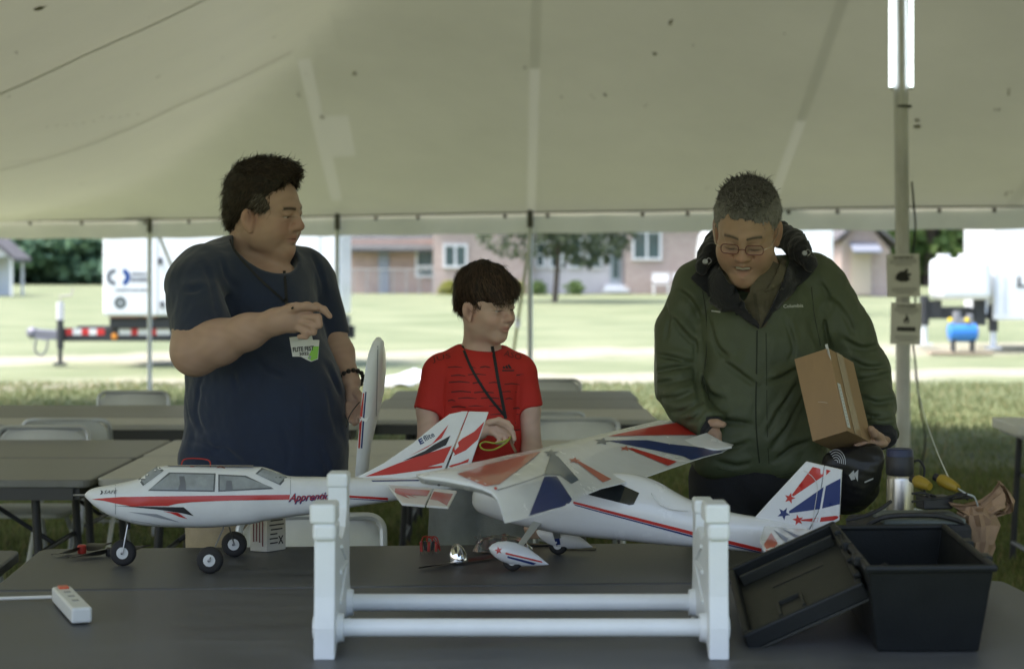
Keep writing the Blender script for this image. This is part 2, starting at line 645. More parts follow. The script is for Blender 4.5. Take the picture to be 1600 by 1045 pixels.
def strip(pts, w, drop, m, name='seam', ends=None):
    """a band welded under the cloth following it"""
    b = MB(); v = []
    for i, (x, y) in enumerate(pts):
        x2, y2 = pts[min(i + 1, len(pts) - 1)]; x1, y1 = pts[max(i - 1, 0)]
        dx, dy = x2 - x1, y2 - y1; L = math.hypot(dx, dy) or 1
        nx_, ny_ = -dy / L * w / 2, dx / L * w / 2
        for s in (-1, 1):
            v.append((x + s * nx_, y + s * ny_, roof_z(x + s * nx_, y + s * ny_) - drop))
    f = [(2 * i, 2 * i + 1, 2 * i + 3, 2 * i + 2) for i in range(len(pts) - 1)]
    b.add(v, f)
    return b.build(name, m, tent, True, w=True)
for y0 in (17.35, 13.45, 9.9):
    xe = {17.35: -1.55, 13.45: 0, 9.9: .5}[y0]
    def edge_ok(x): return 0.0575 * (x - LX) ** 2 < 0.35 * (eave_y(x) - y0)
    pts = [(LX + .1 + t * .2, y0) for t in range(60)]
    pts = [p for p in pts if edge_ok(p[0])]
    strip(pts, .045, .022, mat('tent_thread', (.46, .43, .33), .5), 'seam')
# hip seam: where the end slope meets the back slope
hp = []
for t in range(60):
    x = LX + .3 + t * .12
    y = eave_y(x) - 0.0575 * (x - LX) ** 2 / 0.35
    if y > RY: hp.append((x, y))
# patches and stains
def patch(x, y, w, h, m, name, a=0):
    b = MB(); ca, sa = math.cos(a), math.sin(a); v = []
    for i in range(5):
        for j in range(5):
            p = (i / 4 - .5) * w; q = (j / 4 - .5) * h
            X = x + p * ca - q * sa; Y = y + p * sa + q * ca
            v.append((X, Y, roof_z(X, Y) - .026))
    b.add(v, [(i * 5 + j, i * 5 + j + 1, (i + 1) * 5 + j + 1, (i + 1) * 5 + j) for i in range(4) for j in range(4)])
    return b.build(name, m, tent, True, w=True)
M_patch = mat('repair_patch', (0.84, 0.84, 0.76), 0.4)
def roof_hit(px, py):
    d = 24.0
    while d > 4:
        p = P(px, py, d)
        if p.z >= roof_z(p.x, p.y) and d < eave_y(p.x): break
        d -= .05
    d = 4.0
    while d < 24:
        p = P(px, py, d)
        if p.z >= roof_z(p.x, p.y): return p.x, p.y
        d += .04
    return None
rs = random.Random(5)
dirt = MB()
spots = [(68, 15, 26), (248, 118, 8), (556, 114, 8), (502, 178, 8), (465, 142, 6), (13, 148, 6), (1052, 33, 10), (1025, 85, 8), (946, 148, 7), (1010, 160, 5), (878, 147, 6), (926, 148, 5), (1578, 138, 8), (1556, 172, 8), (1577, 297, 9), (28, 78, 8), (430, 55, 6), (130, 285, 8), (820, 105, 6), (1435, 188, 14)] + \
        [(75 + 14 * i, 195 - 2 * i + rs.uniform(-3, 3), 5) for i in range(11)] + [(rs.uniform(0, 1600), rs.uniform(5, 300), rs.uniform(2, 4)) for _ in range(12)]
for sx, sy, sz in spots:
    h = roof_hit(sx, sy)
    if not h: continue
    s = sz * .5 / F * h[1]
    for q in range(3):
        cx, cy = h[0] + rs.uniform(-s, s), h[1] + rs.uniform(-s, s) * 3
        n = 7; v = []
        for i in range(n):
            a = 2 * PI * i / n; r = s * rs.uniform(.25, .8)
            X, Y = cx + r * math.cos(a), cy + 1.6 * r * math.sin(a)
            v.append((X, Y, roof_z(X, Y) - .012))
        dirt.add(v, [tuple(range(n))])
o = dirt.build('dirt_spot', mat('canopy_stain_soft', (0.30, 0.28, 0.19), 0.9), tent, w=True); o['kind'] = 'stuff'

# valance along the back and the left eave
def valance(pts, name='valance'):
    b = MB(); v = []
    acc = 0
    for i, (x, y) in enumerate(pts):
        if i: acc += math.hypot(x - pts[i - 1][0], y - pts[i - 1][1])
        sc_ = 0.012 * abs(math.sin(acc * PI / 1.05))
        wob = 0.012 * math.sin(acc * 2.9) + .008 * math.sin(acc * 7.7)
        for k in range(4):
            v.append((x + wob * k / 3, y + wob * k / 3, EAVE_Z + .005 - (0.225 - sc_) * k / 3))
    b.add(v, [(4 * i + k, 4 * (i + 1) + k, 4 * (i + 1) + k + 1, 4 * i + k + 1) for i in range(len(pts) - 1) for k in range(3)])
    return b.build(name, M_val, tent, True, w=True)
M_val = mat('valance_vinyl', (0.62, 0.60, 0.47), 0.5, transl=0.28, var=.08, vscale=1.2)
valance([(LX + i * .14, eave_y(LX + i * .14) + .01) for i in range(164)])
valance([(LX, YF + i * .3) for i in range(72)])
# eave rope with grommets
b = MB(); b.tube([(LX + i * .7, eave_y(LX + i * .7) - .02, EAVE_Z + .008) for i in range(33)], .014, 6)
b.build('eave_rope', mat('rope_dark', (0.12, 0.11, 0.08), .9), tent, w=True)
gp = MB()
gp.lathe([(.01, 0), (.022, .002), (.022, .006), (.01, .008)], 10, (0, 0, 0), rot('X', 90))
g0 = None
for i in range(27):
    x = -6.5 + i * .7 + .13 * math.sin(i * 3)
    lc = (x, eave_y(x) - .03, EAVE_Z - .03)
    if g0 is None:
        g0 = gp.build('grommet', mat('grommet_brass', (0.10, 0.085, 0.06), .5, .6), tent); g0.location = Vector(lc) - tent.location
    else:
        c = g0.copy(); C.objects.link(c); c.parent = tent; c.location = Vector(lc) - tent.location

# eave poles
M_galv = mat('galvanised_steel', (0.66, 0.69, 0.72), 0.4, .1, var=.15, vscale=20)
def eave_pole(x, label):
    y = eave_y(x) - .06
    t = thing('tent_pole', label, 'pole', (x, y, 0), group='side poles along the back of the tent')
    b = MB(); b.tube([(0, 0, -.01), (0, 0, 2.08)], .027, 12); b.build('shaft', M_galv, t, True)
    b = MB(); b.tube([(0, 0, 1.98), (0, 0, 2.16)], .032, 10); b.build('collar', mat('dark_strap', (.12, .12, .11), .8), t, True)
    b = MB(); b.box((0, 0, .004), (.14, .14, .012)); b.build('foot_plate', M_galv, t)
eave_pole(-4.28, 'slim steel side pole standing beside the white trailer with crescent logo')
eave_pole(-1.93, 'slim steel side pole standing just right of the man in navy')
eave_pole(.19, 'slim steel side pole standing behind the boy\'s shoulder, lawn on both sides')
eave_pole(3.79, 'slim steel side pole mostly hidden behind the thick centre pole')
# guy straps outside
def guy(x, label, dxx=0.0, length=2.6):
    y = eave_y(x)
    t = thing('guy_strap', label, 'strap', (x + dxx, y + length, 0), group='guy straps outside the tent')
    b = MB(); a = Vector((x + .03, y + .05, 2.1)); e = Vector((x + dxx, y + length, .25))
    n = (e - a).normalized().cross(Vector((1, 0, 0))).normalized() * .003
    u = Vector((.018, 0, 0))
    b.hexa([a - u - n, a + u - n, e + u - n, e - u - n, a - u + n, a + u + n, e + u + n, e - u + n]); b.build('webbing', mat('strap_web', (.5, .5, .46), .8), t, w=True)
    b = MB(); b.tube([e + Vector((0, 0, .12)), e + Vector((0, .05, -.3))], .016, 8); b.build('stake', mat('rust_stake', (.12, .07, .05), .8), t, w=True)
    b = MB(); b.box(a + (e - a) * .62, (.06, .05, .12)); b.build('ratchet', M_galv, t, w=True)
guy(-4.28, 'guy strap running down outside beside the white trailer', .35)
guy(.19, 'guy strap with ratchet hanging beside the pole behind the boy', -.22, 2.4)

# centre pole with two tubes of light and two paper signs
def wood_like(name, c1, c2):
    return mat(name, c1, .5, .1, var=.5, vscale=4, col2=c2, stretch=(3, 3, .5), bump=.15)
CPX, CPY = (1411 - 800) * 12.2 / F, 12.2
cp = thing('centre_pole', 'thick mottled grey centre pole of the tent', 'pole', (CPX, CPY, 0))
b = MB(); b.tube([(0, 0, 1.0), (0, 0, 0)], .045, 20); b.tube([(0, 0, 1.0), (0, 0, 1.22)], .0455, 20); b.build('lower_tube', mat('pole_aluminium', (.66, .67, .69), .35, .2, var=.1), cp, True)
b = MB(); b.tube([(0, 0, 1.2), (-.02, 0, 3.2), (-.03, 0, 5.3)], .044, 20); b.build('upper_tube', wood_like('pole_weathered', (.40, .40, .41), (.80, .80, .82)), cp, True)
b = MB(); b.box((0, 0, .006), (.26, .26, .014)); b.build('foot_plate', M_galv, cp)
b = MB(); b.tube([(0, -.0, 2.52), (0, 0, 2.535)], .054, 16); b.build('clamp_ring', mat('dark_strap', (.12, .12, .11), .8), cp, True)
b = MB()
pts = [(.052, -.01, 2.06), (.06, -.01, 1.98)] + [(.068 + .010 * math.sin(i * 1.7), .0, 1.9 - i * .12) for i in range(9)] + [(.11, .05, .7), (.16, .1, .45), (.13, .1, .2), (.2, .1, .02), (.5, -.3, .015)]
b.tube(catmull(pts, 4), .006, 6)
tag(b.build('power_cable', mat('cable_black', (.02, .02, .02), .6)), 'thin dark cable hanging down beside the thick centre pole', 'cable').location = (CPX, CPY, 0)
for s, side in ((-1, 'left'), (1, 'right')):
    x = CPX + s * .062 - .018
    z0 = H + (430 - 142) * 12.2 / F
    t = thing('tube_light', 'bright vertical tube light on the %s side of the centre pole' % side, 'light', (x, CPY - .03, z0), group='tube lights on the centre pole')
    M_tube = mat('tube_glow', (0.86, 0.97, 1.0), .4, emit=1.5)
    b = MB(); b.tube([(0, 0, .012), (0, 0, 1.2)], .0125, 12); b.build('diffuser', M_tube, t, True)
    b = MB(); b.tube([(0, 0, 0), (0, 0, .02)], .0145, 12); b.tube([(0, 0, 1.19), (0, 0, 1.22)], .0145, 12); b.build('end_cap', mat('white_plastic', (.75, .76, .76), .4), t, True)

def sign(px0, px1, py0, py1, word, pict, label):
    d = 12.13
    a = P(px0, py0, d); c = P(px1, py1, d)
    W, Hh = c.x - a.x, a.z - c.z
    t = thing('warning_sign', label, 'sign', ((a.x + c.x) / 2, d, (a.z + c.z) / 2), group='laminated paper signs on the centre pole')
    t.rotation_euler = (0, R(1.5 if pict == 'flame' else -1.5), 0)
    b = MB()   # slightly bowed sheet
    v = []
    for i in range(7):
        for k in (-1, 1):
            u = i / 6 - .5
            v.append((u * W, .012 * (2 * u) ** 2, k * Hh / 2))
    v += [(x, y + .002, z) for x, y, z in v]
    f = [(2 * i, 2 * i + 2, 2 * i + 3, 2 * i + 1) for i in range(6)] + [(14 + 2 * i, 14 + 2 * i + 1, 14 + 2 * i + 3, 14 + 2 * i + 2) for i in range(6)]
    b.add(v, f); b.build('sheet', mat('sign_paper', (.78, .78, .77), .3, coat=.5), t, True)
    k = MB(); X = Vector((1, 0, 0)); Z = Vector((0, 0, 1))
    def line(z, w, h): 
        k.add([(-w / 2, -.004 , z - h / 2), (w / 2, -.004, z - h / 2), (w / 2, -.004, z + h / 2), (-w / 2, -.004, z + h / 2)], [(0, 1, 2, 3)])
    text_at(k, word, (0, -.004, Hh * .42), X, Z, W * .62, Hh * .07, bold=.02)
    o = k.build('heading', mat('sign_ink', (.03, .03, .03), .6), t)
    k = MB()
    for z in (.35, .30, .25): line(Hh * z, W * (.8 - .3 * (z == .25)), Hh * .014)
    for z in (-.3, -.35, -.4): line(Hh * z, W * (.75 - .2 * (z == -.4)), Hh * .014)
    k.build('small_print', mat('sign_ink_grey', (.16, .16, .16), .6), t)
    k = MB()
    if pict == 'hand':
        poly = [(-.26, -.08), (-.22, .03), (-.1, .10), (.0, .10), (.1, .17), (.14, .12), (.1, .05), (.22, .05), (.22, 0), (.12, -.02), (.2, -.08), (.1, -.14), (-.1, -.14)]
        k.add([(x * W, -.0045, z * Hh) for x, z in poly], [tuple(range(len(poly)))])
    else:
        poly = [(-.06, .0), (-.1, .08), (-.03, .14), (-.02, .24), (.05, .15), (.09, .08), (.06, .0), (.02, .0), (.03, .06), (-.01, .09), (-.03, .05), (-.02, 0)]
        k.add([(x * W, -.0045, z * Hh) for x, z in poly], [tuple(range(len(poly)))])
        for i in range(5):
            x = (-.24 + .12 * i) * W
            k.box((x, -.0045, -.13 * Hh), (.11 * W, .001, .1 * Hh), rot('Y', 8 * (-1) ** i))
    k.build('pictogram', mat('sign_ink', (.03, .03, .03), .6), t)
sign(1386, 1438, 397, 464, 'WARNING', 'hand', 'upper grey paper sign on the centre pole with a black hand picture')
sign(1392, 1440, 473, 538, 'DANGER', 'flame', 'lower grey paper sign on the centre pole with a small flame picture')

# ------------------------------------------------------------ tables
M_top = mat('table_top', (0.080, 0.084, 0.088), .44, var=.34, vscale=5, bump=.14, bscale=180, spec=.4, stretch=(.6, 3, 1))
M_topf = mat('table_top_far_sheen', (0.20, 0.205, 0.21), .42, var=.18, vscale=5, bump=.12, bscale=180, stretch=(.6, 3, 1))  # same plastic as the near tops, brighter reflections put into the colour
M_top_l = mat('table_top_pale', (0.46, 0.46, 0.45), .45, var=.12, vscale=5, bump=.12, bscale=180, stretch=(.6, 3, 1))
M_leg = mat('table_leg_paint', (0.035, 0.037, 0.045), .4, .3)
M_edge = mat('table_frame', (0.06, 0.062, 0.07), .5)
M_white_top = mat('table_top_white', (0.72, 0.73, 0.75), .4, var=.06)
def table(w, dpt, loc, rz, label, mt=None, edge=None, group=None, legs=True, th=.03, apron=.03, inset=.22):
    """origin at the middle of the far edge, the top reaching towards -y"""
    t = thing('folding_table', label, 'table', loc, rz, group)
    b = MB()
    rr = roundrect(w, dpt, .035, 4)
    b.prism([(x, y - dpt / 2, .74 - th) for x, y in rr], (0, 0, th))
    b.build('tabletop', mt or M_top, t, bevel=.006)
    b = MB()
    for y in (-.02, -dpt + .02): b.box((0, y, .74 - th - apron / 2), (w - .12, .02, apron))
    for x in (-w / 2 + .05, w / 2 - .05): b.box((x, -dpt / 2, .74 - th - apron / 2), (.02, dpt - .06, apron))
    b.build('apron_frame', edge or M_edge, t)
    if legs:
        for s in (-1, 1):
            x = s * (w / 2 - inset)
            for y in (-.1, -dpt + .1):
                b = MB(); b.tube([(x, y, .70), (x + s * .04, y, 0)], .0165, 10); b.build('leg', M_leg, t, True)
            b = MB(); b.tube([(x + s * .037, -.1, .1), (x + s * .037, -dpt + .1, .1)], .012, 8); b.build('crossbar', M_leg, t, True)
            b = MB(); b.tube([(x, -dpt / 2, .45), (x - s * .38, -dpt / 2, .695)], .009, 8); b.tube([(x + .0, -.1, .45), (x, -dpt + .1, .45)], .010, 8); b.build('brace', M_leg, t, True)
    return t
ROT = R(4)
cr, sr = math.cos(ROT), math.sin(ROT)
# near tables: boundary line passes (800 px, 915 px)
def on(px, py): p = PZ(px, py, .74); return p
bm_ = on(640, 917)
def along(p, dx, dy): return (p.x + dx * cr - dy * sr, p.y + dx * sr + dy * cr, 0)
# front table: right end near px 1565
rp = on(1566, 906); T1W = 2.9
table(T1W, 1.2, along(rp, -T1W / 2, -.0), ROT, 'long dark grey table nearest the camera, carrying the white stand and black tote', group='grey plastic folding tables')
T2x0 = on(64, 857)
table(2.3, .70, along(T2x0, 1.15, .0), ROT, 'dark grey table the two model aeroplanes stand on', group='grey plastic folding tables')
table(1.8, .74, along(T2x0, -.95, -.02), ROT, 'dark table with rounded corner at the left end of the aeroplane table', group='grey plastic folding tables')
# rows of tables behind the people
def row(px_end, side, y0, y1, w, label, mt=None, group='grey plastic folding tables', **k):
    """back edge seen at row y0, front edge at row y1; px_end is where its right (+1) or left (-1) back corner shows"""
    d0 = (H - .74) * F / (y0 - HY); d1 = (H - .74) * F / (y1 - HY)
    X = (px_end - 800) * d0 / F
    return table(w, d0 - d1 - .012, (X - side * w / 2, d0, 0), 0, label, mt or M_topf, None, group, **k)
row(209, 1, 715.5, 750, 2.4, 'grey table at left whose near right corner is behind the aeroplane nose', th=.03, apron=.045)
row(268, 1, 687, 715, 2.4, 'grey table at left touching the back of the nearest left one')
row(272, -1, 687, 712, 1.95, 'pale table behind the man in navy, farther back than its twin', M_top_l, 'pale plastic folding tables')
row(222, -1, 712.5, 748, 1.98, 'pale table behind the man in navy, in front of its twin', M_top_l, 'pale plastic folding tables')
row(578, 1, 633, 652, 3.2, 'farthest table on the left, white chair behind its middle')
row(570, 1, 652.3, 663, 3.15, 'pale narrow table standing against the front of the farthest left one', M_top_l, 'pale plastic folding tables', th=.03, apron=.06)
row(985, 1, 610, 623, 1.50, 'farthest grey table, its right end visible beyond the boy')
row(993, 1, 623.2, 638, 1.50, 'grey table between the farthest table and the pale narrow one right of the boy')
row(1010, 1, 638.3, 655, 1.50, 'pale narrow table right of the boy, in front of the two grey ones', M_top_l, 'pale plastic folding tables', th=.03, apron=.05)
# white table at the right edge
p = on(1535, 652)
t = table(1.8, .6, (p.x + .95, p.y, 0), R(-2), 'white folding table with black legs at the right edge of the tent', M_white_top, mat('white_apron', (.42, .44, .48), .5), th=.05, apron=.02, inset=.13)

# ------------------------------------------------------------ folding chairs
M_cw = mat('chair_white', (0.68, 0.71, 0.73), .42, var=.06)
M_cm = mat('chair_metal', (0.55, 0.58, 0.62), .35, .4)
def make_chair():
    t = thing('folding_chair', 'x', 'chair', (0, 0, 0), group='white folding chairs')
    # curved back panel
    b = MB(); N = 17; rows = 9; v = []
    for side in (0, 1):
        for j in range(rows):
            q = j / (rows - 1)
            for i in range(N):
                u = i / (N - 1) * 2 - 1
                hw = .203 if q < .8 else .203 - .016 * ((q - .8) / .2) ** 2
                top = .022 * (max(0, abs(u) - .8) / .2) ** 2 * max(0, (q - .7) / .3)
                z = .565 + .215 * q - top
                v.append((u * hw, .02 + .05 * q - .03 * u * u * -1 - .03 + side * .014, z))
    f = []
    for side in (0, 1):
        o = side * N * rows
        for j in range(rows - 1):
            for i in range(N - 1):
                a = (o + j * N + i, o + j * N + i + 1, o + (j + 1) * N + i + 1, o + (j + 1) * N + i)
                f.append(a if side == 0 else a[::-1])
    o2 = N * rows
    ring = [i for i in range(N)] + [j * N + N - 1 for j in range(1, rows)] + [(rows - 1) * N + i for i in range(N - 2, -1, -1)] + [j * N for j in range(rows - 2, 0, -1)]
    for a, c in zip(ring, ring[1:] + ring[:1]): f.append((a, a + o2, c + o2, c))
    b.add(v, f); b.build('backrest', M_cw, t, True, sharp=50)
    # seat
    b = MB(); rr = roundrect(.39, .40, .06, 4)
    b.prism([(x, y - .2, .425 - .012 * (abs(x) / .21 < .6)) for x, y in rr], (0, 0, .022)); b.build('seat', M_cw, t, bevel=.006)
    for s in (-1, 1):
        b = MB(); x = s * .208
        b.tube(catmull([(x, -.46, 0), (x, -.27, .38), (x, -.02, .57), (x * 1.0, .03, .72), (x * .97, .04, .765), (x * .84, .045, .785), (x * .6, .045, .787)], 4), .0115, 8)
        b.build('frame_tube', M_cm, t, True)
        b = MB(); b.tube([(x * .9, .1, 0), (x * .9, -.1, .26), (x * .9, -.32, .43)], .0105, 8); b.build('leg', M_cm, t, True)
    b = MB(); b.tube([(-.14, .045, .787), (.14, .045, .787)], .0115, 8); b.build('top_rail', M_cm, t, True)
    b = MB(); b.tube([(-.205, -.42, .08), (.205, -.42, .08)], .008, 8); b.build('crossbar', M_cm, t, True)
    b = MB(); b.tube([(-.2, .07, .05), (.2, .07, .05)], .008, 8); b.build('crossbar', M_cm, t, True)
    return t
chair0 = make_chair()
def chair(px, py_top, d, rz, label, first=[True]):
    p = P(px, py_top, d)
    z = 0
    if first[0]:
        first[0] = False; chair0.location = (p.x, d, z); chair0.rotation_euler = (0, 0, rz); chair0['label'] = label
        return chair0
    return dup(chair0, None, (p.x, d, z), rz, label)
chair(207, 612, 11.6, 0, 'white folding chair behind the farthest left table, its top showing beside the side pole')
chair(107, 650, 9.45, R(180), 'white folding chair with its back to the far left table, open frame showing')
chair(64, 671, 8.9, R(0), 'white folding chair at far left, lower than the one right behind it')
chair(858, 590, 12.95, 0, 'white folding chair behind the farthest table, right beside the boy')
chair(850, 633, 9.95, R(180), 'white folding chair back half hidden by the boy\'s left arm')
chair(899, 652, 9.4, 0, 'white folding chair behind the pale tables, right of the boy')
chair(484, 808, 5.60, 0, 'large white folding chair back at the near table, under the red striped aeroplane')
# ------------------------------------------------------------ far background
M_bark = mat('bark', (.09, .07, .055), .9, var=.3, bump=.5, bscale=15)
def leaf_cloud(n, blobs, size, seed):
    """leaf sized faces spread through a crown made of several masses"""
    r = np.random.default_rng(seed)
    w = np.array([b[3] * b[4] * b[5] for b in blobs]) ** .67; w /= w.sum()
    idx = r.choice(len(blobs), n, p=w)
    B = np.array(blobs)[idx]
    u = r.normal(size=(n, 3)); u /= np.linalg.norm(u, axis=1)[:, None]
    rad = (0.62 + .42 * r.random(n) ** .7)[:, None]
    # clump: snap towards sub centres
    p = B[:, :3] + u * rad * B[:, 3:6] + r.normal(size=(n, 3)) * .06 * B[:, 3:6]
    a = r.normal(size=(n, 3)); a /= np.linalg.norm(a, axis=1)[:, None]
    b = np.cross(a, r.normal(size=(n, 3))); b /= np.linalg.norm(b, axis=1)[:, None]
    s = size * (.6 + .8 * r.random(n))[:, None]
    v = np.stack([p - a * s, p + b * s * .55, p + a * s, p - b * s * .55], 1).reshape(-1, 3)
    f = (np.arange(n)[:, None] * 4 + np.arange(4)).tolist()
    c = np.repeat(r.random(n) ** 1.3, 4)
    return v, f, c
def tree(name, label, cat, loc, h, w, n, size, c0, c1, seed, low=.15, group=None, trunk=True, lean=0, tk=.045):
    t = thing(name, label, cat, loc, group=group)
    r = random.Random(seed)
    blobs = []
    nb = 14
    for i in range(nb):
        q = low + (1 - low) * (i + .5) / nb
        prof = math.sin(PI * min(1, (q - low) / (1 - low) * .8 + .18)) ** .7
        a = i * 2.4 + r.random()
        rr = w / 2 * prof * .58
        blobs.append((math.cos(a) * rr + lean * q, math.sin(a) * rr, h * q, w * .26 * r.uniform(.8, 1.3), w * .26, h * .13 * r.uniform(.8, 1.3)))
    v, f, c = leaf_cloud(n, blobs, size, seed)
    cols = np.array(c0)[None] * (1 - c[:, None]) + np.array(c1)[None] * c[:, None]
    mesh_obj('crown', v, f, mat('foliage', (.06, .1, .03), .7, attr='Col', transl=.4, spec=.2), t, cols=cols)
    if trunk:
        b = MB(); b.tube([(0, 0, -.3), (.03 * w, 0, h * .3), (lean * .6, 0, h * .62), (lean * .9, 0, h * .9)], [w * tk, w * tk * .8, w * tk * .55, w * tk * .2], 8)
        for i in range(5):
            a = i * 1.9; z = h * (low + .12 + .1 * i)
            b.tube([(lean * .4, 0, z), (lean * .5 + math.cos(a) * w * .3, math.sin(a) * w * .3, z + h * .16)], [w * .016, w * .005], 6)
        b.build('trunk', M_bark, t, True)
    return t
G0, G1 = (.12, .20, .08), (.36, .48, .22)
B0, B1 = (.07, .14, .10), (.20, .32, .20)
i = 0
for px, d, h_, w_, dark in ((-20, 118, 12, 10, 0), (45, 112, 9, 8, 1), (85, 116, 11, 9, 0), (128, 110, 8, 8, 1), (165, 117, 12, 9, 0), (5, 108, 5, 9, 1), (100, 106, 4.5, 9, 1), (158, 105, 4.2, 8, 1)):
    X = (px - 800) * d / F
    lab = ['tall pale green tree, leftmost of the wood behind the shed', 'dark bushy tree just right of the white shed', 'tall light green tree in the middle of the left wood', 'dark green tree near the trailer side of the left wood', 'tall tree of the left wood partly behind the white trailer', 'low dark bush at the foot of the wood beside the shed', 'low dark bush at the foot of the wood, middle', 'low dark bush at the foot of the wood next to the trailer'][i]
    tree('tree' if h_ > 6 else 'bush', lab, 'tree' if h_ > 6 else 'bush', (X, d, gz(X, d)), h_, w_, 4200, .33, B0 if dark else G0, B1 if dark else G1, 20 + i, .02, 'trees at the edge of the left wood')
    i += 1
i = 0
for px, d, h_, w_ in ((1345, 104, 9, 8), (1400, 110, 11, 9), (1450, 100, 9, 8), (1505, 108, 11, 9), (1560, 104, 10, 9), (1640, 106, 12, 10)):
    X = (px - 800) * d / F
    lab = ['light green tree beside the brick gable', 'tall light green tree directly behind the centre pole', 'leafy tree just right of the two paper signs', 'tall tree above the round white water tank', 'tall tree hidden behind the big white box trailer', 'tree at the right edge behind the white box trailer'][i]
    tree('tree', lab, 'tree', (X, d, gz(X, d)), h_, w_, 4500, .33, (.08, .15, .05), (.3, .40, .15), 40 + i, .04, 'trees right of the house')
    i += 1
X = (866 - 800) * 70 / F
t = tree('tree', 'dark spreading tree on the lawn in front of the brick house', 'tree', (X, 70, gz(X, 70)), 7.0, 5.8, 5200, .15, (.06, .08, .05), (.17, .20, .12), 60, .27, None, True, 0, .019)

# shed at left
def house_part(): pass
M_shed = mat('shed_siding', (.62, .64, .68), .7, var=.05)
M_roof = mat('roof_shingle', (.13, .125, .13), .95, spec=.1, var=.2, vscale=3)
M_trimw = mat('trim_white', (.72, .73, .74), .6)
d = 78.0
sh = thing('shed', 'white shed with an open porch and pitched roof at the left edge', 'shed', ((-16 - 800) * d / F, d, gz(0, d)))
k = F / d
b = MB(); b.prism([(-4, 0, 0), (.28, 0, 0), (.28, 0, 1.55), (-4, 0, 1.55)], (0, 2, 0)); b.prism([(-4.2, 0, 1.56), (.9, 0, 1.56), (-.6, 0, 2.75), (-2.6, 0, 2.75)], (0, .1, 0)); b.build('wall', M_shed, sh)
b = MB(); b.prism([(-.75, -.4, 2.95), (1.1, -.4, 1.35), (1.12, -.4, 1.5), (-.7, -.4, 3.12)], (0, 2.6, 0)); b.prism([(-.75, -.4, 2.95), (-4.6, -.4, 1.35), (-4.62, -.4, 1.5), (-.7, -.4, 3.12)], (0, 2.6, 0)); b.build('roof', M_roof, sh)
for x in (.85,):
    for y in (0.05, 1.8): 
        b = MB(); b.box((x, y, .75), (.1, .1, 1.52)); b.build('porch_post', M_trimw, sh)

# brick house
M_brick = bpy.data.materials.new('brick_wall'); M_brick.use_nodes = True
def brick_nodes(m):
    n = m.node_tree.nodes; l = m.node_tree.links; b = n['Principled BSDF']; b.inputs['Roughness'].default_value = .85
    tc = n.new('ShaderNodeTexCoord'); sp = n.new('ShaderNodeSeparateXYZ'); cb = n.new('ShaderNodeCombineXYZ')
    ad = n.new('ShaderNodeMath'); ad.operation = 'ADD'
    l.new(tc.outputs['Object'], sp.inputs[0]); l.new(sp.outputs[0], ad.inputs[0]); l.new(sp.outputs[1], ad.inputs[1])
    l.new(ad.outputs[0], cb.inputs[0]); l.new(sp.outputs[2], cb.inputs[1])
    br = n.new('ShaderNodeTexBrick'); br.inputs['Scale'].default_value = 1
    br.inputs['Brick Width'].default_value = .24; br.inputs['Row Height'].default_value = .085; br.inputs['Mortar Size'].default_value = .01
    br.inputs['Color1'].default_value = (.40, .285, .25, 1); br.inputs['Color2'].default_value = (.47, .36, .32, 1); br.inputs['Mortar'].default_value = (.48, .44, .41, 1)
    l.new(cb.outputs[0], br.inputs['Vector']); l.new(br.outputs[0], b.inputs['Base Color'])
brick_nodes(M_brick)
d = 82.0; k = F / d
base = gz(0, d)
hs = thing('brick_house', 'long single storey brick house with white framed windows behind the lawn', 'house', (3, d, base))
def hx(px): return (px - 800) / k
def hz(py): return H - (py - HY) / k - base
b = MB()
def wallbox(px0, px1, y0, dep, h, m): b.box(((hx(px0) + hx(px1)) / 2, d + y0 + dep / 2, base + h / 2 - .3), (hx(px1) - hx(px0), dep, h + .6), None, m)
wallbox(677, 833, 0, 9, 3.1, 0)
wallbox(977, 1105, 0, 9, 3.1, 0)
wallbox(1105, 1303, 1.2, 8, 3.1, 0)
b.build('brick_wall', M_brick, hs, w=True)
b = MB(); wallbox(833.2, 976.8, .6, 8, 3.1, 0); b.build('sided_wall', mat('pale_siding', (.60, .56, .56), .7, var=.06), hs, w=True)
b = MB(); wallbox(538, 676.8, 1.5, 7, 2.3, 0); b.build('recessed_wall', mat('old_brick', (.40, .29, .25), .8, var=.15, vscale=2), hs, w=True)
b = MB()
b.prism([(hx(530), d + .7, base + hz(393)), (hx(676.5), d + .7, base + hz(393)), (hx(676.5), d + .7, base + hz(389)), (hx(530), d + .7, base + hz(389))], (0, .3, 0))
b.add([(hx(530), d + .7, base + hz(390)), (hx(676.5), d + .7, base + hz(390)), (hx(676.5), d + 5, base + hz(340)), (hx(530), d + 5, base + hz(340))], [(0, 1, 2, 3)])
b.add([(hx(672), d - .5, base + 3.0), (hx(1310), d - .5, base + 3.0), (hx(1310), d + 5, base + 5.2), (hx(672), d + 5, base + 5.2)], [(0, 1, 2, 3)])
b.add([(hx(672), d + 10, base + 3.0), (hx(1310), d + 10, base + 3.0), (hx(1310), d + 5, base + 5.2), (hx(672), d + 5, base + 5.2)], [(3, 2, 1, 0)])
b.build('roof', mat('roof_shingle_grey', (.085, .088, .088), .95, var=.2, vscale=2, spec=.1), hs, w=True)
M_glass = mat('dark_pane', (.05, .09, .09), .12, spec=.8, var=.3, vscale=.7)
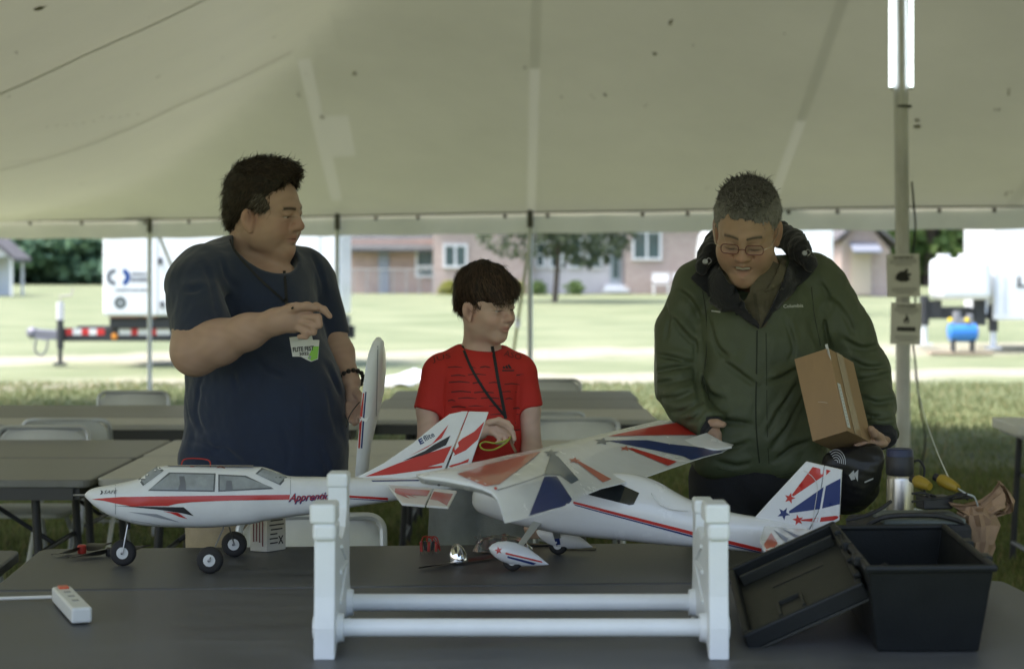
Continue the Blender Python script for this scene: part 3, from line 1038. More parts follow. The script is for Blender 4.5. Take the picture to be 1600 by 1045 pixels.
def window(px0, px1, py0, py1, y0=0, mull=1, rows=0):
    x0, x1 = hx(px0), hx(px1); z0, z1 = base + hz(py1), base + hz(py0)
    f = MB(); y = d + y0 - .06
    th = .10
    f.box(((x0 + x1) / 2, y, z1 + th / 2), (x1 - x0 + 2 * th, .12, th)); f.box(((x0 + x1) / 2, y, z0 - th / 2), (x1 - x0 + 2 * th, .16, th))
    f.box((x0 - th / 2, y, (z0 + z1) / 2), (th, .12, z1 - z0)); f.box((x1 + th / 2, y, (z0 + z1) / 2), (th, .12, z1 - z0))
    for i in range(mull): f.box((x0 + (x1 - x0) * (i + 1) / (mull + 1), y - .005, (z0 + z1) / 2), (.09, .11, z1 - z0))
    if rows: f.box(((x0 + x1) / 2, y + .003, (z0 + z1) / 2), (x1 - x0, .09, .08))
    fo = f.build('window_frame', M_trimw, hs, w=True)
    for i in range(mull + 1):
        a = x0 + (x1 - x0) * i / (mull + 1); c = x0 + (x1 - x0) * (i + 1) / (mull + 1)
        g = MB(); g.box(((a + c) / 2, y + .04, (z0 + z1) / 2), (c - a - .02, .02, z1 - z0)); g.build('pane', M_glass, fo, w=True)
window(696, 727, 385, 415)
window(650, 674, 393, 415, 1.5, 0); window(650, 674, 418, 430, 1.5, 0)
window(840, 849, 380, 415, .6, 0, 1); window(893, 907, 365, 416, .6, 0, 1); window(922, 938, 362, 416, .6, 0, 1); window(862, 876, 385, 416, .6, 0)
window(991, 1030, 364, 403, 0, 1)
b = MB(); b.box(((hx(954) + hx(972)) / 2, d + .56, base + 1.1), (hx(972) - hx(954), .1, 2.2)); dr = b.build('door', mat('door_grey', (.38, .42, .44), .5), hs, w=True)
b = MB(); b.box(((hx(957) + hx(969)) / 2, d + .5, base + 1.3), (.26, .04, 1.3)); b.build('pane', M_glass, dr, w=True)
b = MB(); b.box(((hx(590) + hx(602)) / 2, d + 1.46, base + 1.0), (.45, .1, 2.0)); b.build('door', mat('door_blue_grey', (.25, .27, .32), .5), hs, w=True)
for i in range(2):
    b = MB(); b.box(((hx(950) + hx(975)) / 2, d + .35 - i * .3, base + .3 - .16 * i), (.9 + .2 * i, .32, .16)); b.build('step', M_trimw, hs, w=True)
# gable wing
gw = thing('gable_annex', 'brick annex with pitched gable at the right end of the house', 'building', (hx(1335), d - 4, gz(0, d - 4)))
b = MB(); zz = base
b.prism([(hx(1290), d - 4, zz - .3), (hx(1362), d - 4, zz - .3), (hx(1362), d - 4, zz + hz(392)), (hx(1322), d - 4, zz + hz(345)), (hx(1290), d - 4, zz + hz(380))], (0, 6, 0)); b.build('brick_wall', M_brick, gw, w=True)
b = MB(); b.prism([(hx(1322), d - 4.5, zz + hz(347)), (hx(1374), d - 4.5, zz + hz(388)), (hx(1372), d - 4.5, zz + hz(383)), (hx(1322), d - 4.5, zz + hz(340))], (0, 7, 0)); b.prism([(hx(1322), d - 4.5, zz + hz(347)), (hx(1280), d - 4.5, zz + hz(380)), (hx(1280), d - 4.5, zz + hz(375)), (hx(1322), d - 4.5, zz + hz(340))], (0, 7, 0)); b.build('roof', M_roof, gw, w=True)
b = MB(); b.prism([(hx(1300), d - 5.2, zz + hz(397)), (hx(1342), d - 5.2, zz + hz(397)), (hx(1342), d - 4.1, zz + hz(384)), (hx(1300), d - 4.1, zz + hz(384))], (0, 0, .08)); b.build('porch_roof', mat('porch_metal', (.2, .22, .27), .6, 0), gw, w=True)
b = MB(); b.box((hx(1318), d - 4.06, zz + .95), (.8, .1, 1.9)); b.build('door', mat('garage_door', (.5, .42, .33), .6), gw, w=True)
# bushes and benches at the wall
for q, (px, col, lab) in enumerate(((700, 1, 'low yellow shrub under the window of the brick house'), (805, 1, 'yellow shrub at the corner of the brick house'), (840, 0, 'small green shrub by the sided wall, right of the boy\'s head'), (898, 0, 'small green shrub on the far lawn beside the dark tree'))):
    c0, c1 = ((.22, .24, .06), (.42, .42, .12)) if col else ((.08, .14, .05), (.2, .28, .1))
    tree('shrub', lab, 'shrub', (hx(px) * .98, d - 1.2, gz(0, d - 1.2) - .1), .6, .85, 700, .06, c0, c1, 80 + q, .1, trunk=False)
for q, px in enumerate((1030, 1062)):
    t = thing('garden_bench', ['white garden bench against the brick wall, left of two', 'white garden bench against the brick wall, right of two'][q], 'bench', (hx(px), d - 1, gz(0, d - 1)), group='white benches at the brick house')
    b = MB(); b.box((0, 0, .42), (.7, .4, .06)); b.build('seat', M_trimw, t)
    b = MB(); b.box((0, .2, .7), (.7, .05, .35)); b.build('backrest', M_trimw, t)
    for s in (-1, 1):
        b = MB(); b.box((s * .3, 0, .2), (.06, .4, .42)); b.build('leg', M_trimw, t)
# chain fence in front of the recessed wing
cf = thing('chain_fence', 'low chain link fence before the recessed wing of the house', 'fence', (hx(600), d - 2.5, gz(0, d - 2.5)))
fy = d - 2.5; M_f = mat('fence_wire', (.35, .36, .36), .5, .5)
for i in range(8):
    x = hx(540 + i * 20); b = MB(); b.tube([(x, fy, base - .1), (x, fy, base + 1.0)], .022, 6); b.build('post', M_f, cf, w=True)
b = MB(); b.tube([(hx(538), fy, base + 1.0), (hx(682), fy, base + 1.0)], .018, 6); b.build('rail', M_f, cf, w=True)
b = MB()
x = hx(540)
while x < hx(680):
    b.tube([(x, fy, base), (x + .5, fy, base + .98)], .006, 3, False); b.tube([(x + .5, fy, base), (x, fy, base + .98)], .006, 3, False); x += .17
b.build('wire_mesh', M_f, cf, w=True)['kind'] = 'stuff'

# ------------------------------------------------------------ trailers
M_tw = mat('trailer_white', (.80, .82, .84), .3, coat=.3, var=.03)
M_tb = mat('trailer_black', (.03, .032, .036), .5)
M_red = mat('tape_red', (.6, .03, .03), .4); M_wt = mat('tape_white', (.75, .75, .75), .4)
M_tyre = mat('tyre_rubber', (.022, .022, .022), .8, bump=.2)
d = 31.0; k = F / d
def tx(px): return (px - 800) / k
def tz(py): return H - (py - HY) / k
tr = thing('box_trailer', 'white enclosed trailer with crescent logo and striped black tongue, left', 'trailer', (tx(340), d, 0))
b = MB(); b.box(((tx(160) + tx(532)) / 2, d + 1.05, (tz(494) + 3.1) / 2), (tx(532) - tx(160), 2.1, 3.1 - tz(494))); b.build('box_body', M_tw, tr, bevel=.05, w=True)
b = MB(); b.box(((tx(82) + tx(540)) / 2, d + .3, (tz(513) + tz(534)) / 2), (tx(540) - tx(82), .10, tz(513) - tz(534))); b.box(((tx(82) + tx(540)) / 2, d + 1.8, (tz(513) + tz(534)) / 2), (tx(540) - tx(82), .10, tz(513) - tz(534)))
b.box(((tx(168) + tx(532)) / 2, d + 1.05, tz(505)), (tx(532) - tx(168), 1.8, .16)); b.build('frame', M_tb, tr, bevel=.01, w=True)
b = MB(); b.prism([(tx(88), d + .2, tz(531)), (tx(88), d + .2, tz(517)), (tx(60), d + .25, tz(516)), (tx(40), d + .3, tz(514)), (tx(40), d + .3, tz(528)), (tx(60), d + .25, tz(532))], (0, .22, 0)); b.ball((tx(42), d + .35, tz(521)), .1, 10); b.build('coupler', mat('coupler_grey', (.2, .2, .24), .5, .4), tr, bevel=.01, w=True)
b = MB(); b.tube(catmull([(tx(52), d + .2, tz(530)), (tx(50), d + .2, tz(548)), (tx(60), d + .2, tz(556)), (tx(68), d + .2, tz(546)), (tx(70), d + .2, tz(532))], 5), .018, 6); b.build('safety_chain', mat('chain', (.25, .25, .25), .5, .6), tr, True, w=True)
b = MB(); X = tx(90); b.tube([(X, d + .18, tz(500)), (X, d + .18, tz(545))], .055, 10); b.tube([(X, d + .18, tz(545)), (X, d + .18, tz(567))], .035, 8); b.box((X, d + .18, tz(569)), (.18, .18, .04)); b.build('jack_leg', M_tb, tr, w=True)
b = MB(); b.tube([(X, d + .18, tz(472)), (X, d + .18, tz(500))], .062, 12); b.build('jack_housing', mat('jack_grey', (.6, .6, .62), .5), tr, True, w=True)
b = MB(); b.tube([(X, d + .18, tz(472)), (X, d + .18, tz(463)), (tx(108), d + .18, tz(462)), (tx(110), d + .18, tz(450))], .016, 8); b.build('crank_handle', mat('crank_steel', (.4, .38, .34), .4, .6), tr, True, w=True)
px = 97; i = 0
for a, c in ((97, 108), (108, 122), (122, 134), (134, 146), (146, 158), (181, 200), (200, 211), (211, 230), (230, 240), (240, 262)):
    b = MB(); b.box(((tx(a) + tx(c)) / 2, d + .247, tz(519)), (tx(c) - tx(a), .006, .10)); b.build('reflective_tape', M_red if i in (0, 2, 4, 6, 8) else M_wt, tr, w=True); i += 1
b = MB(); b.lathe([(.0, 0), (.055, 0), (.045, .03), (0, .035)], 14, (tx(174), d + .25, tz(526)), rot('X', 90)); b.build('marker_lamp', mat('amber_lens', (.8, .3, .04), .3), tr, True, w=True)
for a in (180, 204, 232):
    b = MB(); b.box((tx(a), d + .2, tz(494)), (.22, .3, .05)); b.build('wood_block', mat('block_wood', (.3, .16, .12), .8), tr, w=True)
# printing on the trailer side
yy = d - .004
def disc(mb, x, z, r, a0=0, a1=360, n=20, inner=0, y=yy):
    v = []
    for i in range(n + 1):
        a = R(a0 + (a1 - a0) * i / n)
        v.append((x + r * math.cos(a), y, z + r * math.sin(a)))
        v.append((x + inner * math.cos(a), y, z + inner * math.sin(a)) if inner else (x, y, z))
    mb.add(v, [(2 * i, 2 * i + 1, 2 * i + 3, 2 * i + 2) for i in range(n)])
b = MB(); disc(b, tx(190), tz(433), .14, -78, 78, inner=.06); lg = b.build('crescent_logo', mat('logo_blue', (.01, .06, .25), .4), tr, w=True)
b = MB(); disc(b, tx(179), tz(433), .13, 80, 280, inner=.06); b.build('crescent_logo', mat('logo_grey', (.14, .15, .17), .4), tr, w=True)
b = MB(); disc(b, tx(188), tz(473), .10, inner=.02); b.build('round_sticker', mat('sticker_grey', (.13, .15, .15), .4), tr, w=True)
b = MB()
for (a, c, z, h) in ((205, 236, 428, .05), (205, 232, 437, .07), (180, 237, 453, .035)):
    x = a
    q = random.Random(int(a + z))
    while x < c - 3:
        wd = q.uniform(2, 6); b.box(((tx(x) + tx(min(c, x + wd))) / 2, yy, tz(z)), (tx(min(c, x + wd)) - tx(x), .003, h)); x += wd + 1.2
b.build('lettering', mat('letter_grey', (.16, .17, .19), .5), tr, w=True)
for a, z in ((251, 408), (254, 476)):
    b = MB(); b.box((tx(a), d - .02, tz(z)), (.05, .05, .1)); b.build('door_hinge', M_tb, tr, w=True)
for a in (246, 500):
    b = MB(); b.box((tx(a), d - .003, (tz(494) + 3.05) / 2), (.02, .006, 3.0 - tz(494))); b.build('door_seam', mat('seam_grey', (.4, .42, .44), .5), tr, w=True)
for s in (375, 430):
    b = MB(); b.lathe([(.0, -.1), (.22, -.1), (.34, -.08), (.36, 0), (.34, .08), (.22, .1), (0, .1)], 20, (tx(s) , d + .12, .38), rot('X', 90)); wl_ = b.build('wheel', M_tyre, tr, True, w=True)
    b = MB(); b.lathe([(0, 0), (.2, 0), (.19, .03), (0, .05)], 16, (tx(s), d + .01, .38), rot('X', 90)); b.build('rim', M_tw, wl_, True, w=True)
b = MB(); b.box((tx(402), d + .1, .82), (1.5, .3, .05)); b.build('fender', M_tb, tr, w=True)

# right hand trailer with tank
d = 36.0; k = F / d; g = gz(0, d)
t2 = thing('equipment_trailer', 'big white box trailer with black frame at the right edge', 'trailer', (tx(1600), d, g))
b = MB(); b.box(((tx(1553) + tx(1760)) / 2, d + 1.2, (tz(500) + tz(347)) / 2), (tx(1760) - tx(1553), 2.4, tz(347) - tz(500))); b.build('box_body', M_tw, t2, bevel=.03, w=True)
b = MB(); b.box(((tx(1444) + tx(1760)) / 2, d + .3, tz(490)), (tx(1760) - tx(1444), .12, .2)); b.box(((tx(1444) + tx(1760)) / 2, d + 1.9, tz(490)), (tx(1760) - tx(1444), .12, .2)); b.box((tx(1450), d + 1.1, tz(490)), (.12, 1.6, .2)); b.box((tx(1535), d + .24, tz(487)), (.2, .2, .5)); b.box((tx(1462), d + .24, tz(482)), (.3, .12, .3))
b.build('frame', M_tb, t2, w=True)
for a, y0, y1 in ((1448, 462, 530), (1556, 476, 536)):
    b = MB(); b.tube([(tx(a), d + .2, tz(y0)), (tx(a), d + .2, tz((y0 + y1) / 2 + 12))], .09, 10); b.build('jack_leg', M_tb, t2, True, w=True)
    b = MB(); b.tube([(tx(a), d + .2, tz((y0 + y1) / 2 + 12)), (tx(a), d + .2, tz(y1 + 8))], .06, 8); b.box((tx(a), d + .2, tz(y1 + 8)), (.25, .25, .04)); b.build('jack_foot', M_galv, t2, True, w=True)
b = MB(); b.box((tx(1592), d - .01, tz(440)), (.05, .01, .18)); b.box((tx(1597), d - .01, tz(447)), (.2, .01, .04)); b.build('small_marking', M_tb, t2, w=True)
b = MB()
for a in (1541, 1556, 1570): b.box((tx(a), d - .01, (tz(432) + tz(490)) / 2), (.025, .02, tz(432) - tz(490)))
b.build('side_rail', mat('rail_bluegrey', (.55, .6, .68), .4), t2, w=True)
wt = thing('water_tank', 'white plastic tank with rounded corners on the right trailer frame', 'tank', (tx(1500), d + .9, tz(468)))
b = MB(); b.box(((tx(1462) + tx(1545)) / 2, d + .2, (tz(468) + tz(404)) / 2), (tx(1545) - tx(1462), .9, tz(404) - tz(468))); b.build('tank_body', mat('tank_poly', (.78, .8, .82), .35), wt, bevel=.12, w=True, seg=4)
for a in (1476, 1510):
    b = MB(); b.tube([(tx(a), d + .1, tz(404)), (tx(a), d + .1, tz(397))], .12, 12); b.build('cap', M_trimw, wt, True, w=True)
ac = thing('air_compressor', 'blue round air compressor with yellow fittings under the white tank', 'compressor', (tx(1504), d - 1.2, gz(0, d - 1)))
dd = d - 1.2; Z0 = gz(0, dd)
def ax(px): return (px - 800) * dd / F
def az(py): return H - (py - HY) * dd / F
b = MB(); b.lathe([(0, -.27), (.12, -.26), (.165, -.22), (.175, -.1), (.175, .1), (.165, .22), (.12, .26), (0, .27)], 20, (ax(1504), dd, az(519)), rot('Y', 90)); b.build('air_tank', mat('compressor_blue', (.03, .2, .62), .3, coat=.4), ac, True, w=True)
b = MB(); b.box((ax(1504), dd, az(501)), (.3, .2, .12)); b.tube([(ax(1495), dd, az(502)), (ax(1495), dd, az(486))], .07, 10); b.tube([(ax(1515), dd, az(502)), (ax(1515), dd, az(490))], .06, 10); b.build('pump_motor', mat('motor_grey', (.3, .3, .33), .4, .5), ac, True, w=True)
for a in (1483, 1509):
    b = MB(); b.ball((ax(a), dd - .1, az(500)), .045, 8); b.build('valve_knob', mat('knob_yellow', (.8, .6, .02), .4), ac, True, w=True)
for s in (-1, 1):
    b = MB(); b.box((ax(1504) + s * .17, dd, (az(530) + Z0) / 2), (.04, .25, max(.05, az(530) - Z0))); b.build('foot', M_tb, ac, w=True)
pl = MB(); pl.box((ax(1500), dd, Z0 + .03), (1.1, .35, .05)); tag(pl.build('wooden_board', mat('board_wood', (.35, .28, .2), .8)), 'weathered board lying on the grass under the blue compressor', 'board')

# white van body behind the man in green
d = 55.0; k = F / d; g = gz(0, d)
vn = thing('white_trailer', 'plain white trailer with rounded front behind the man in green', 'trailer', (tx(1195), d, g))
pf = [(tx(1302), tz(448)), (tx(1302), tz(352 - 12)), (tx(1120), tz(352 - 12)), (tx(1112), tz(352)), (tx(1104), tz(368)), (tx(1100), tz(390)), (tx(1100), tz(448))]
b = MB(); b.prism([(x, d, z) for x, z in pf], (0, 2.4, 0)); b.build('body', M_tw, vn, bevel=.03, w=True)
for a in (1180, 1225):
    b = MB(); b.lathe([(0, -.1), (.3, -.1), (.36, 0), (.3, .1), (0, .1)], 16, (tx(a), d + .2, g + .36), rot('X', 90)); b.build('wheel', M_tyre, vn, True, w=True)
b = MB(); b.box((tx(1196), d + 1.2, (tz(448) + g) / 2 + .15), (tx(1302) - tx(1090) - .3, 1.8, .2)); b.build('chassis', M_tb, vn, w=True)
# pale tarpaulin lying on the lane
tp = MB(); dd = 27.5
v = []
for i in range(9):
    for j in range(7):
        x = -1.9 + .07 * i + .05 * j; y = 26 + .6 * j
        v.append((x + .02 * math.sin(i * 2 + j), y, gz(x, y) + .03 + .03 * math.sin(i * 1.3 + j * .9)))
tp.add(v, [(i * 7 + j, (i + 1) * 7 + j, (i + 1) * 7 + j + 1, i * 7 + j + 1) for i in range(8) for j in range(6)])
o = tp.build('ground_sheet', mat('sheet_white', (.7, .71, .74), .5), smooth=True)
md = o.modifiers.new('thickness', 'SOLIDIFY'); md.thickness = .01
tag(o, 'pale crumpled sheet lying on the lane left of the boy', 'sheet')
# ------------------------------------------------------------ model aeroplanes
M_foam = mat('foam_white', (.76, .78, .79), .4, coat=.15, var=.05, vscale=14, bump=.05, bscale=300)
M_film = mat('film_white', (.76, .78, .81), .25, coat=.35, var=.03)
M_fred = mat('film_red', (.52, .025, .02), .35, coat=.2)
M_fredp = mat('film_red_sheen', (.50, .13, .09), .3, coat=.35)  # red film paled by canopy sheen put into its colour
M_navy = mat('film_navy', (.01, .03, .16), .35, coat=.2)
M_slate = mat('film_slate_sheen', (.08, .11, .17), .3, coat=.35)  # navy rays greyed by sheen put into the colour; also grey lettering
M_blk = mat('print_black', (.012, .012, .016), .45)
M_pgrey = mat('print_grey', (.30, .32, .35), .45)
M_rub = mat('wheel_rubber', (.018, .018, .02), .75)
M_hub = mat('hub_white', (.65, .67, .68), .4)
M_wire = mat('steel_wire', (.35, .35, .36), .3, .9)

def ring_se(c, hw, zt, zb, ax, n=28, e=2.6, tt=1.0):
    """section of a fuselage: superellipse; ax is the sideways unit vector; tt narrows the top"""
    out = []
    zc = (zt + zb) / 2; hh = (zt - zb) / 2
    for i in range(n):
        a = 2 * PI * i / n
        ca, sa = math.cos(a), math.sin(a)
        x = math.copysign(abs(ca) ** (2 / e), ca) * hw
        z = math.copysign(abs(sa) ** (2 / e), sa) * hh
        if z > 0: x *= 1 - (1 - tt) * (z / hh)
        out.append(Vector((c.x, c.y, zc + z)) + ax * x)
    return out
def fuselage(st, dfun, ax, name, m, parent, e=2.6, sub=4):
    cols = list(zip(*st))
    pts = [Vector((s[0], s[1], s[2])) for s in st]; q = [Vector((s[3], s[4], 0)) for s in st]
    P1 = catmull(pts, sub); P2 = catmull(q, sub)
    rings = []
    for a, b_ in zip(P1, P2):
        d = dfun(a.x)
        c = P(a.x, 500, d)
        rings.append(ring_se(c, b_.x, P(a.x, a.y, d).z, P(a.x, a.z, d).z, ax, e=e, tt=b_.y))
    b = MB(); b.loft(rings); return b.build(name, m, parent, True, w=True, sharp=60)

a1 = thing('model_aeroplane', 'white high wing model aeroplane without its wing, red stripe and cabin windows, on three wheels', 'model aeroplane', P(300, 884, 5.0))
a1.location.z = .74
D1 = lambda px: 5.0 + (px - 330) * .00022
st = [(133, 771.5, 775.5, .006, 1), (140, 765, 781, .022, 1), (152, 761, 791, .034, 1), (175, 757, 805, .044, 1), (205, 751, 815, .052, .95), (222, 745, 819, .056, .85), (240, 732, 821, .058, .72), (258, 727.5, 822, .06, .7), (330, 728, 823, .06, .7),
      (396, 729, 817, .058, .7), (412, 730, 813, .056, .72), (432, 737, 810, .053, .8), (452, 744, 807, .05, .9), (500, 745, 800, .045, 1), (560, 746, 790, .038, 1), (620, 747, 781, .03, 1), (690, 744, 768, .02, 1), (728, 741, 758, .01, 1)]
fu = fuselage(st, D1, Vector((0.02, 1, 0)).normalized(), 'fuselage', M_foam, a1, 3.0)
# open wing saddle on top
b = MB(); s = [P(262, 729, 4.97), P(396, 730, 4.99), P(396, 730, 5.05), P(262, 729, 5.03)]
b.prism([v + Vector((0, 0, .0035)) for v in s], (0, 0, .0015)); b.build('wing_saddle', mat('saddle_ply', (.42, .36, .27), .6), a1, w=True)
bv = world_bvh([fu])
M_wframe = mat('window_rubber', (.10, .11, .12), .5)
M_wpane = mat('tinted_pane', (.30, .33, .35), .1, coat=.6, var=.2, vscale=25)
for nm, poly in (('windshield', [(216, 749), (248, 727), (256, 735), (223.5, 759)]), ('side_window', [(231, 766.5), (264, 738), (337, 739.5), (335.5, 768)]), ('side_window', [(341, 741), (384, 743), (428, 763.5), (341, 768)]), ('rear_window', [(399, 740), (409, 731), (449, 745.5), (438, 758)])):
    fr = decal(nm, bv, poly, M_wframe, a1, .0010)
    cx = sum(p[0] for p in poly) / 4; cy = sum(p[1] for p in poly) / 4
    ins = [(cx + (x - cx) * (1 - 2.4 / max(8, abs(x - cx)) ), cy + (y - cy) * (1 - 2.2 / max(6, abs(y - cy)))) for x, y in poly]
    if fr: decal('pane', bv, ins, M_wpane, fr, .0018)
decal('seat_shape', bv, [(280, 744), (288, 744), (290, 752), (291, 766), (278, 766), (281, 756)], mat('seat_grey', (.16, .17, .19), .3), a1, .0024)
decal('seat_shape', bv, [(354, 751), (362, 751), (364, 766), (352, 766)], MATS['seat_grey'], a1, .0024)
decal('stripe', bv, [(143, 779.5), (165, 777.5), (189, 776), (300, 774.5), (453, 772.5), (452, 780), (360, 781.5), (300, 784), (276, 786.5), (262, 790), (205, 790.5), (180, 786), (162, 782)], M_fred, a1)
decal('swoosh', bv, [(176, 789.5), (230, 791), (287, 792), (303, 805.5), (284, 801), (250, 796), (210, 792)], M_blk, a1)
decal('swoosh', bv, [(254, 798), (278, 800.5), (293, 810), (281, 807), (268, 801.5)], M_fred, a1)
decal('swoosh', bv, [(200, 799), (245, 802.5), (281, 815), (262, 811.5), (240, 806.5)], M_pgrey, a1)
decal('stripe', bv, [(545, 773.5), (606, 777), (606, 780.5), (546, 777)], M_fred, a1)
decal('stripe', bv, [(546, 778), (606, 781.3), (606, 782.5), (546, 779)], M_navy, a1)
decal('stripe', bv, [(580, 750.5), (655, 749.5), (655, 751.3), (582, 752.3)], M_navy, a1, .0008, 14)
text_px('lettering', bv, 'Apprentice', 486, 777.5, 72, 17, -3, M_navy, a1, shear=.5, bold=.035, lift=.0018)
text_px('lettering', bv, 'Apprentice', 485.4, 777, 70, 14, -3, M_fred, a1, shear=.5, lift=.0026)
text_px('small_lettering', bv, 'SAFE', 173, 768.5, 21, 5, -1, M_blk, a1, shear=.3)
decal('small_emblem', bv, [(157, 765.5), (161, 767.5), (160, 771.5), (156, 773), (158.5, 769)], M_blk, a1, .0008, 4)
b = MB(); p = P(133, 773.5, 4.958); b.tube([p + Vector((.004, 0, 0)), p - Vector((.03, 0, 0))], [.004, .0025], 8); b.build('motor_shaft', M_wire, a1, True, w=True)
for q in (214, 455):
    pass
for poly in ([(180, 757.5), (181, 757.5), (181, 803), (180, 803)], [(453.5, 746), (454.3, 746), (454.3, 772), (453.5, 772)], [(205, 812), (250, 819.5), (250, 820.2), (205, 812.8)]):
    decal('panel_line', bv, poly, M_pgrey, a1, .0009, 5)
# fin and tailplane
def slab(poly, th, dirv, name, m, parent, bevel=.002):
    b = MB(); dirv = Vector(dirv); b.prism([p - dirv * th / 2 for p in poly], dirv * th); return b.build(name, m, parent, w=True, bevel=bevel)
fp = [(556, 746), (600, 723), (645, 692), (684, 660), (702, 647), (722, 642.5), (740, 642.5)]
fin = slab([P(x, y, 5.07) for x, y in fp + [(727, 643), (692, 731), (640, 747)]][:6] + [P(x, y, 5.07) for x, y in [(731, 642.5), (694.5, 734), (640, 747)]], .010, (0, 1, 0), 'fin', M_foam, a1)
rud = slab([P(x, y, 5.07) for x, y in [(732.5, 642.5), (763.5, 643.5), (737.5, 720), (733, 738), (696, 739)]], .009, (0, 1, 0), 'rudder', M_foam, a1)
bf = world_bvh([fin, rud])
decal('fin_stripe', bf, [(571, 744), (622, 723.5), (655, 712), (706, 696), (693.5, 722), (668, 729), (691, 727), (691, 730), (611, 741)], M_fred, fin)
decal('fin_stripe', bf, [(638, 713), (675, 693), (701, 663), (690, 684), (667, 699)], M_fred, fin)
decal('fin_stripe', bf, [(629, 720), (664, 704), (678, 694.5), (704, 680), (697, 695), (667, 709)], M_blk, fin)
decal('rudder_stripe', bf, [(709, 697), (722, 685), (741, 674), (757, 658), (747, 686), (728, 703), (702, 715)], M_fred, rud)
decal('rudder_stripe', bf, [(698, 728), (720, 722), (740, 713), (738, 719.5), (698, 731.5)], M_fred, rud)
text_px('lettering', bf, 'E', 658, 689, 7, 9, -27, M_navy, fin, bold=.05)
text_px('lettering', bf, 'flite', 670, 681.5, 18, 9, -27, M_slate, fin, bold=.02)
tl = slab([P(606, 759, 5.02), P(628, 787.5, 4.78), P(664, 790.5, 4.78), P(676, 764, 5.02)], .007, (0, 0, 1), 'tailplane', M_foam, a1)
el = slab([P(678, 764, 5.02), P(666, 790.7, 4.78), P(701, 793.5, 4.78), P(714, 768, 5.02)], .006, (0, 0, 1), 'elevator', M_foam, a1)
slab([P(606, 757, 5.08), P(640, 741, 5.32), P(700, 742, 5.32), P(714, 757, 5.1)], .007, (0, 0, 1), 'tailplane', M_foam, a1)
bt = world_bvh([tl, el])
decal('tail_stripe', bt, [(609, 762), (672, 766), (667, 775), (640, 773), (652, 778), (632, 772), (640, 779), (620, 771)], M_fredp, tl, .0008, 12)
decal('tail_stripe', bt, [(678, 768), (708, 771.5), (698, 790), (684, 782), (672, 780)], M_fredp, el, .0008, 12)
def wheel(parent, c, r, wd, axis=(0, 1, 0), hub=.45):
    M = Vector(axis).to_track_quat('Z', 'Y').to_matrix()
    b = MB(); b.lathe([(r * .45, -wd * .45), (r * .75, -wd * .5), (r * .93, -wd * .36), (r, -wd * .12), (r, wd * .12), (r * .93, wd * .36), (r * .75, wd * .5), (r * .45, wd * .45)], 28, c, M); o = b.build('wheel', M_rub, parent, True, w=True)
    b = MB(); b.lathe([(0, -wd * .52), (r * .12, -wd * .62), (r * .14, -wd * .5), (r * hub, -wd * .46), (r * hub, wd * .46), (0, wd * .5)], 24, c, M); b.build('hub', M_hub, o, True, w=True)
    b = MB(); b.lathe([(0, -wd * .72), (r * .09, -wd * .72), (r * .09, wd * .6), (0, wd * .6)], 8, c, M); b.build('axle', M_blk, o, True, w=True)
    return o
rw = .0335
for (px, d, top, dz) in ((192.5, 5.0, (201, 812, 5.0), 0), (328, 4.87, (352, 818, 4.98), 0), (366, 5.16, (357, 818, 5.04), 0)):
    X = (px - 800) * d / F
    c = Vector((X, d, .74 + rw))
    wheel(a1, c, rw, .024, (.03, 1, 0))
    b = MB(); t0 = P(*top); off = Vector((0, -.018 if d < 5.1 else -.02, 0))
    b.tube([t0, c + off + Vector((.002, 0, .004)), c + off], .0019, 6); b.build('gear_wire', M_wire, a1, True, w=True)
b = MB(); b.tube([P(201, 812, 5.0), P(201, 826, 5.0)], .005, 8); b.build('steering_arm', M_blk, a1, True, w=True)
# servo leads sticking out of the saddle
b = MB(); b.tube(catmull([P(283, 730, 5.0), P(287, 718, 5.0), P(305, 716, 5.02), P(326, 719, 5.0), P(329, 731, 4.99)], 5), .0016, 6); b.build('red_wire', mat('wire_red', (.45, .03, .02), .5), a1, True, w=True)
b = MB(); b.tube(catmull([P(290, 733, 4.99), P(299, 729, 4.98), P(312, 732, 4.99)], 5), .0016, 6); b.build('red_wire', MATS['wire_red'], a1, True, w=True)
b = MB(); b.tube(catmull([P(338, 731, 4.99), P(345, 728.5, 4.98), P(353, 732, 4.99)], 5), .0014, 6); b.build('brown_wire', mat('wire_brown', (.2, .05, .03), .5), a1, True, w=True)

# ---- second aeroplane
a2 = thing('model_aeroplane', 'white model aeroplane with its red and navy star sunburst wing on, beside the toolbox', 'model aeroplane', P(900, 880, 5.0))
a2.location.z = .74
D2 = lambda px: 5.05 + (838 - px) * .0005
ax2 = Vector((.3, .954, 0)).normalized()
st = [(740, 774, 782, .012, 1), (745, 762, 794, .032, 1), (760, 752, 803, .052, 1), (800, 744, 816, .066, 1), (850, 741, 827, .072, .9), (890, 738, 834, .074, .78), (930, 738, 839, .074, .72), (975, 739, 843, .073, .7), (1003, 744, 846, .07, .74), (1030, 755, 849, .064, .8), (1065, 775, 852, .056, .85),
      (1100, 789, 855, .048, .9), (1140, 800, 858, .041, .95), (1180, 807, 862, .033, 1), (1215, 813, 864, .025, 1), (1262, 822, 862, .012, 1)]
fu2 = fuselage(st, D2, ax2, 'fuselage', M_film, a2, 2.7)
bv = world_bvh([fu2])
M_dark = mat('cabin_dark_pane', (.012, .016, .018), .15, coat=.5)
o = decal('side_window', bv, [(919, 757), (926, 754), (960, 752), (999, 770), (990, 788), (984, 789), (920, 773)], M_dark, a2, .001)
o = decal('side_window', bv, [(884, 751), (905, 757), (908, 767), (900, 771), (889, 765)], M_dark, a2, .001, 5)
decal('stripe', bv, [(896, 783), (1086, 831), (1190, 856), (1190, 861), (1086, 836.5), (896, 786.5)], M_fred, a2)
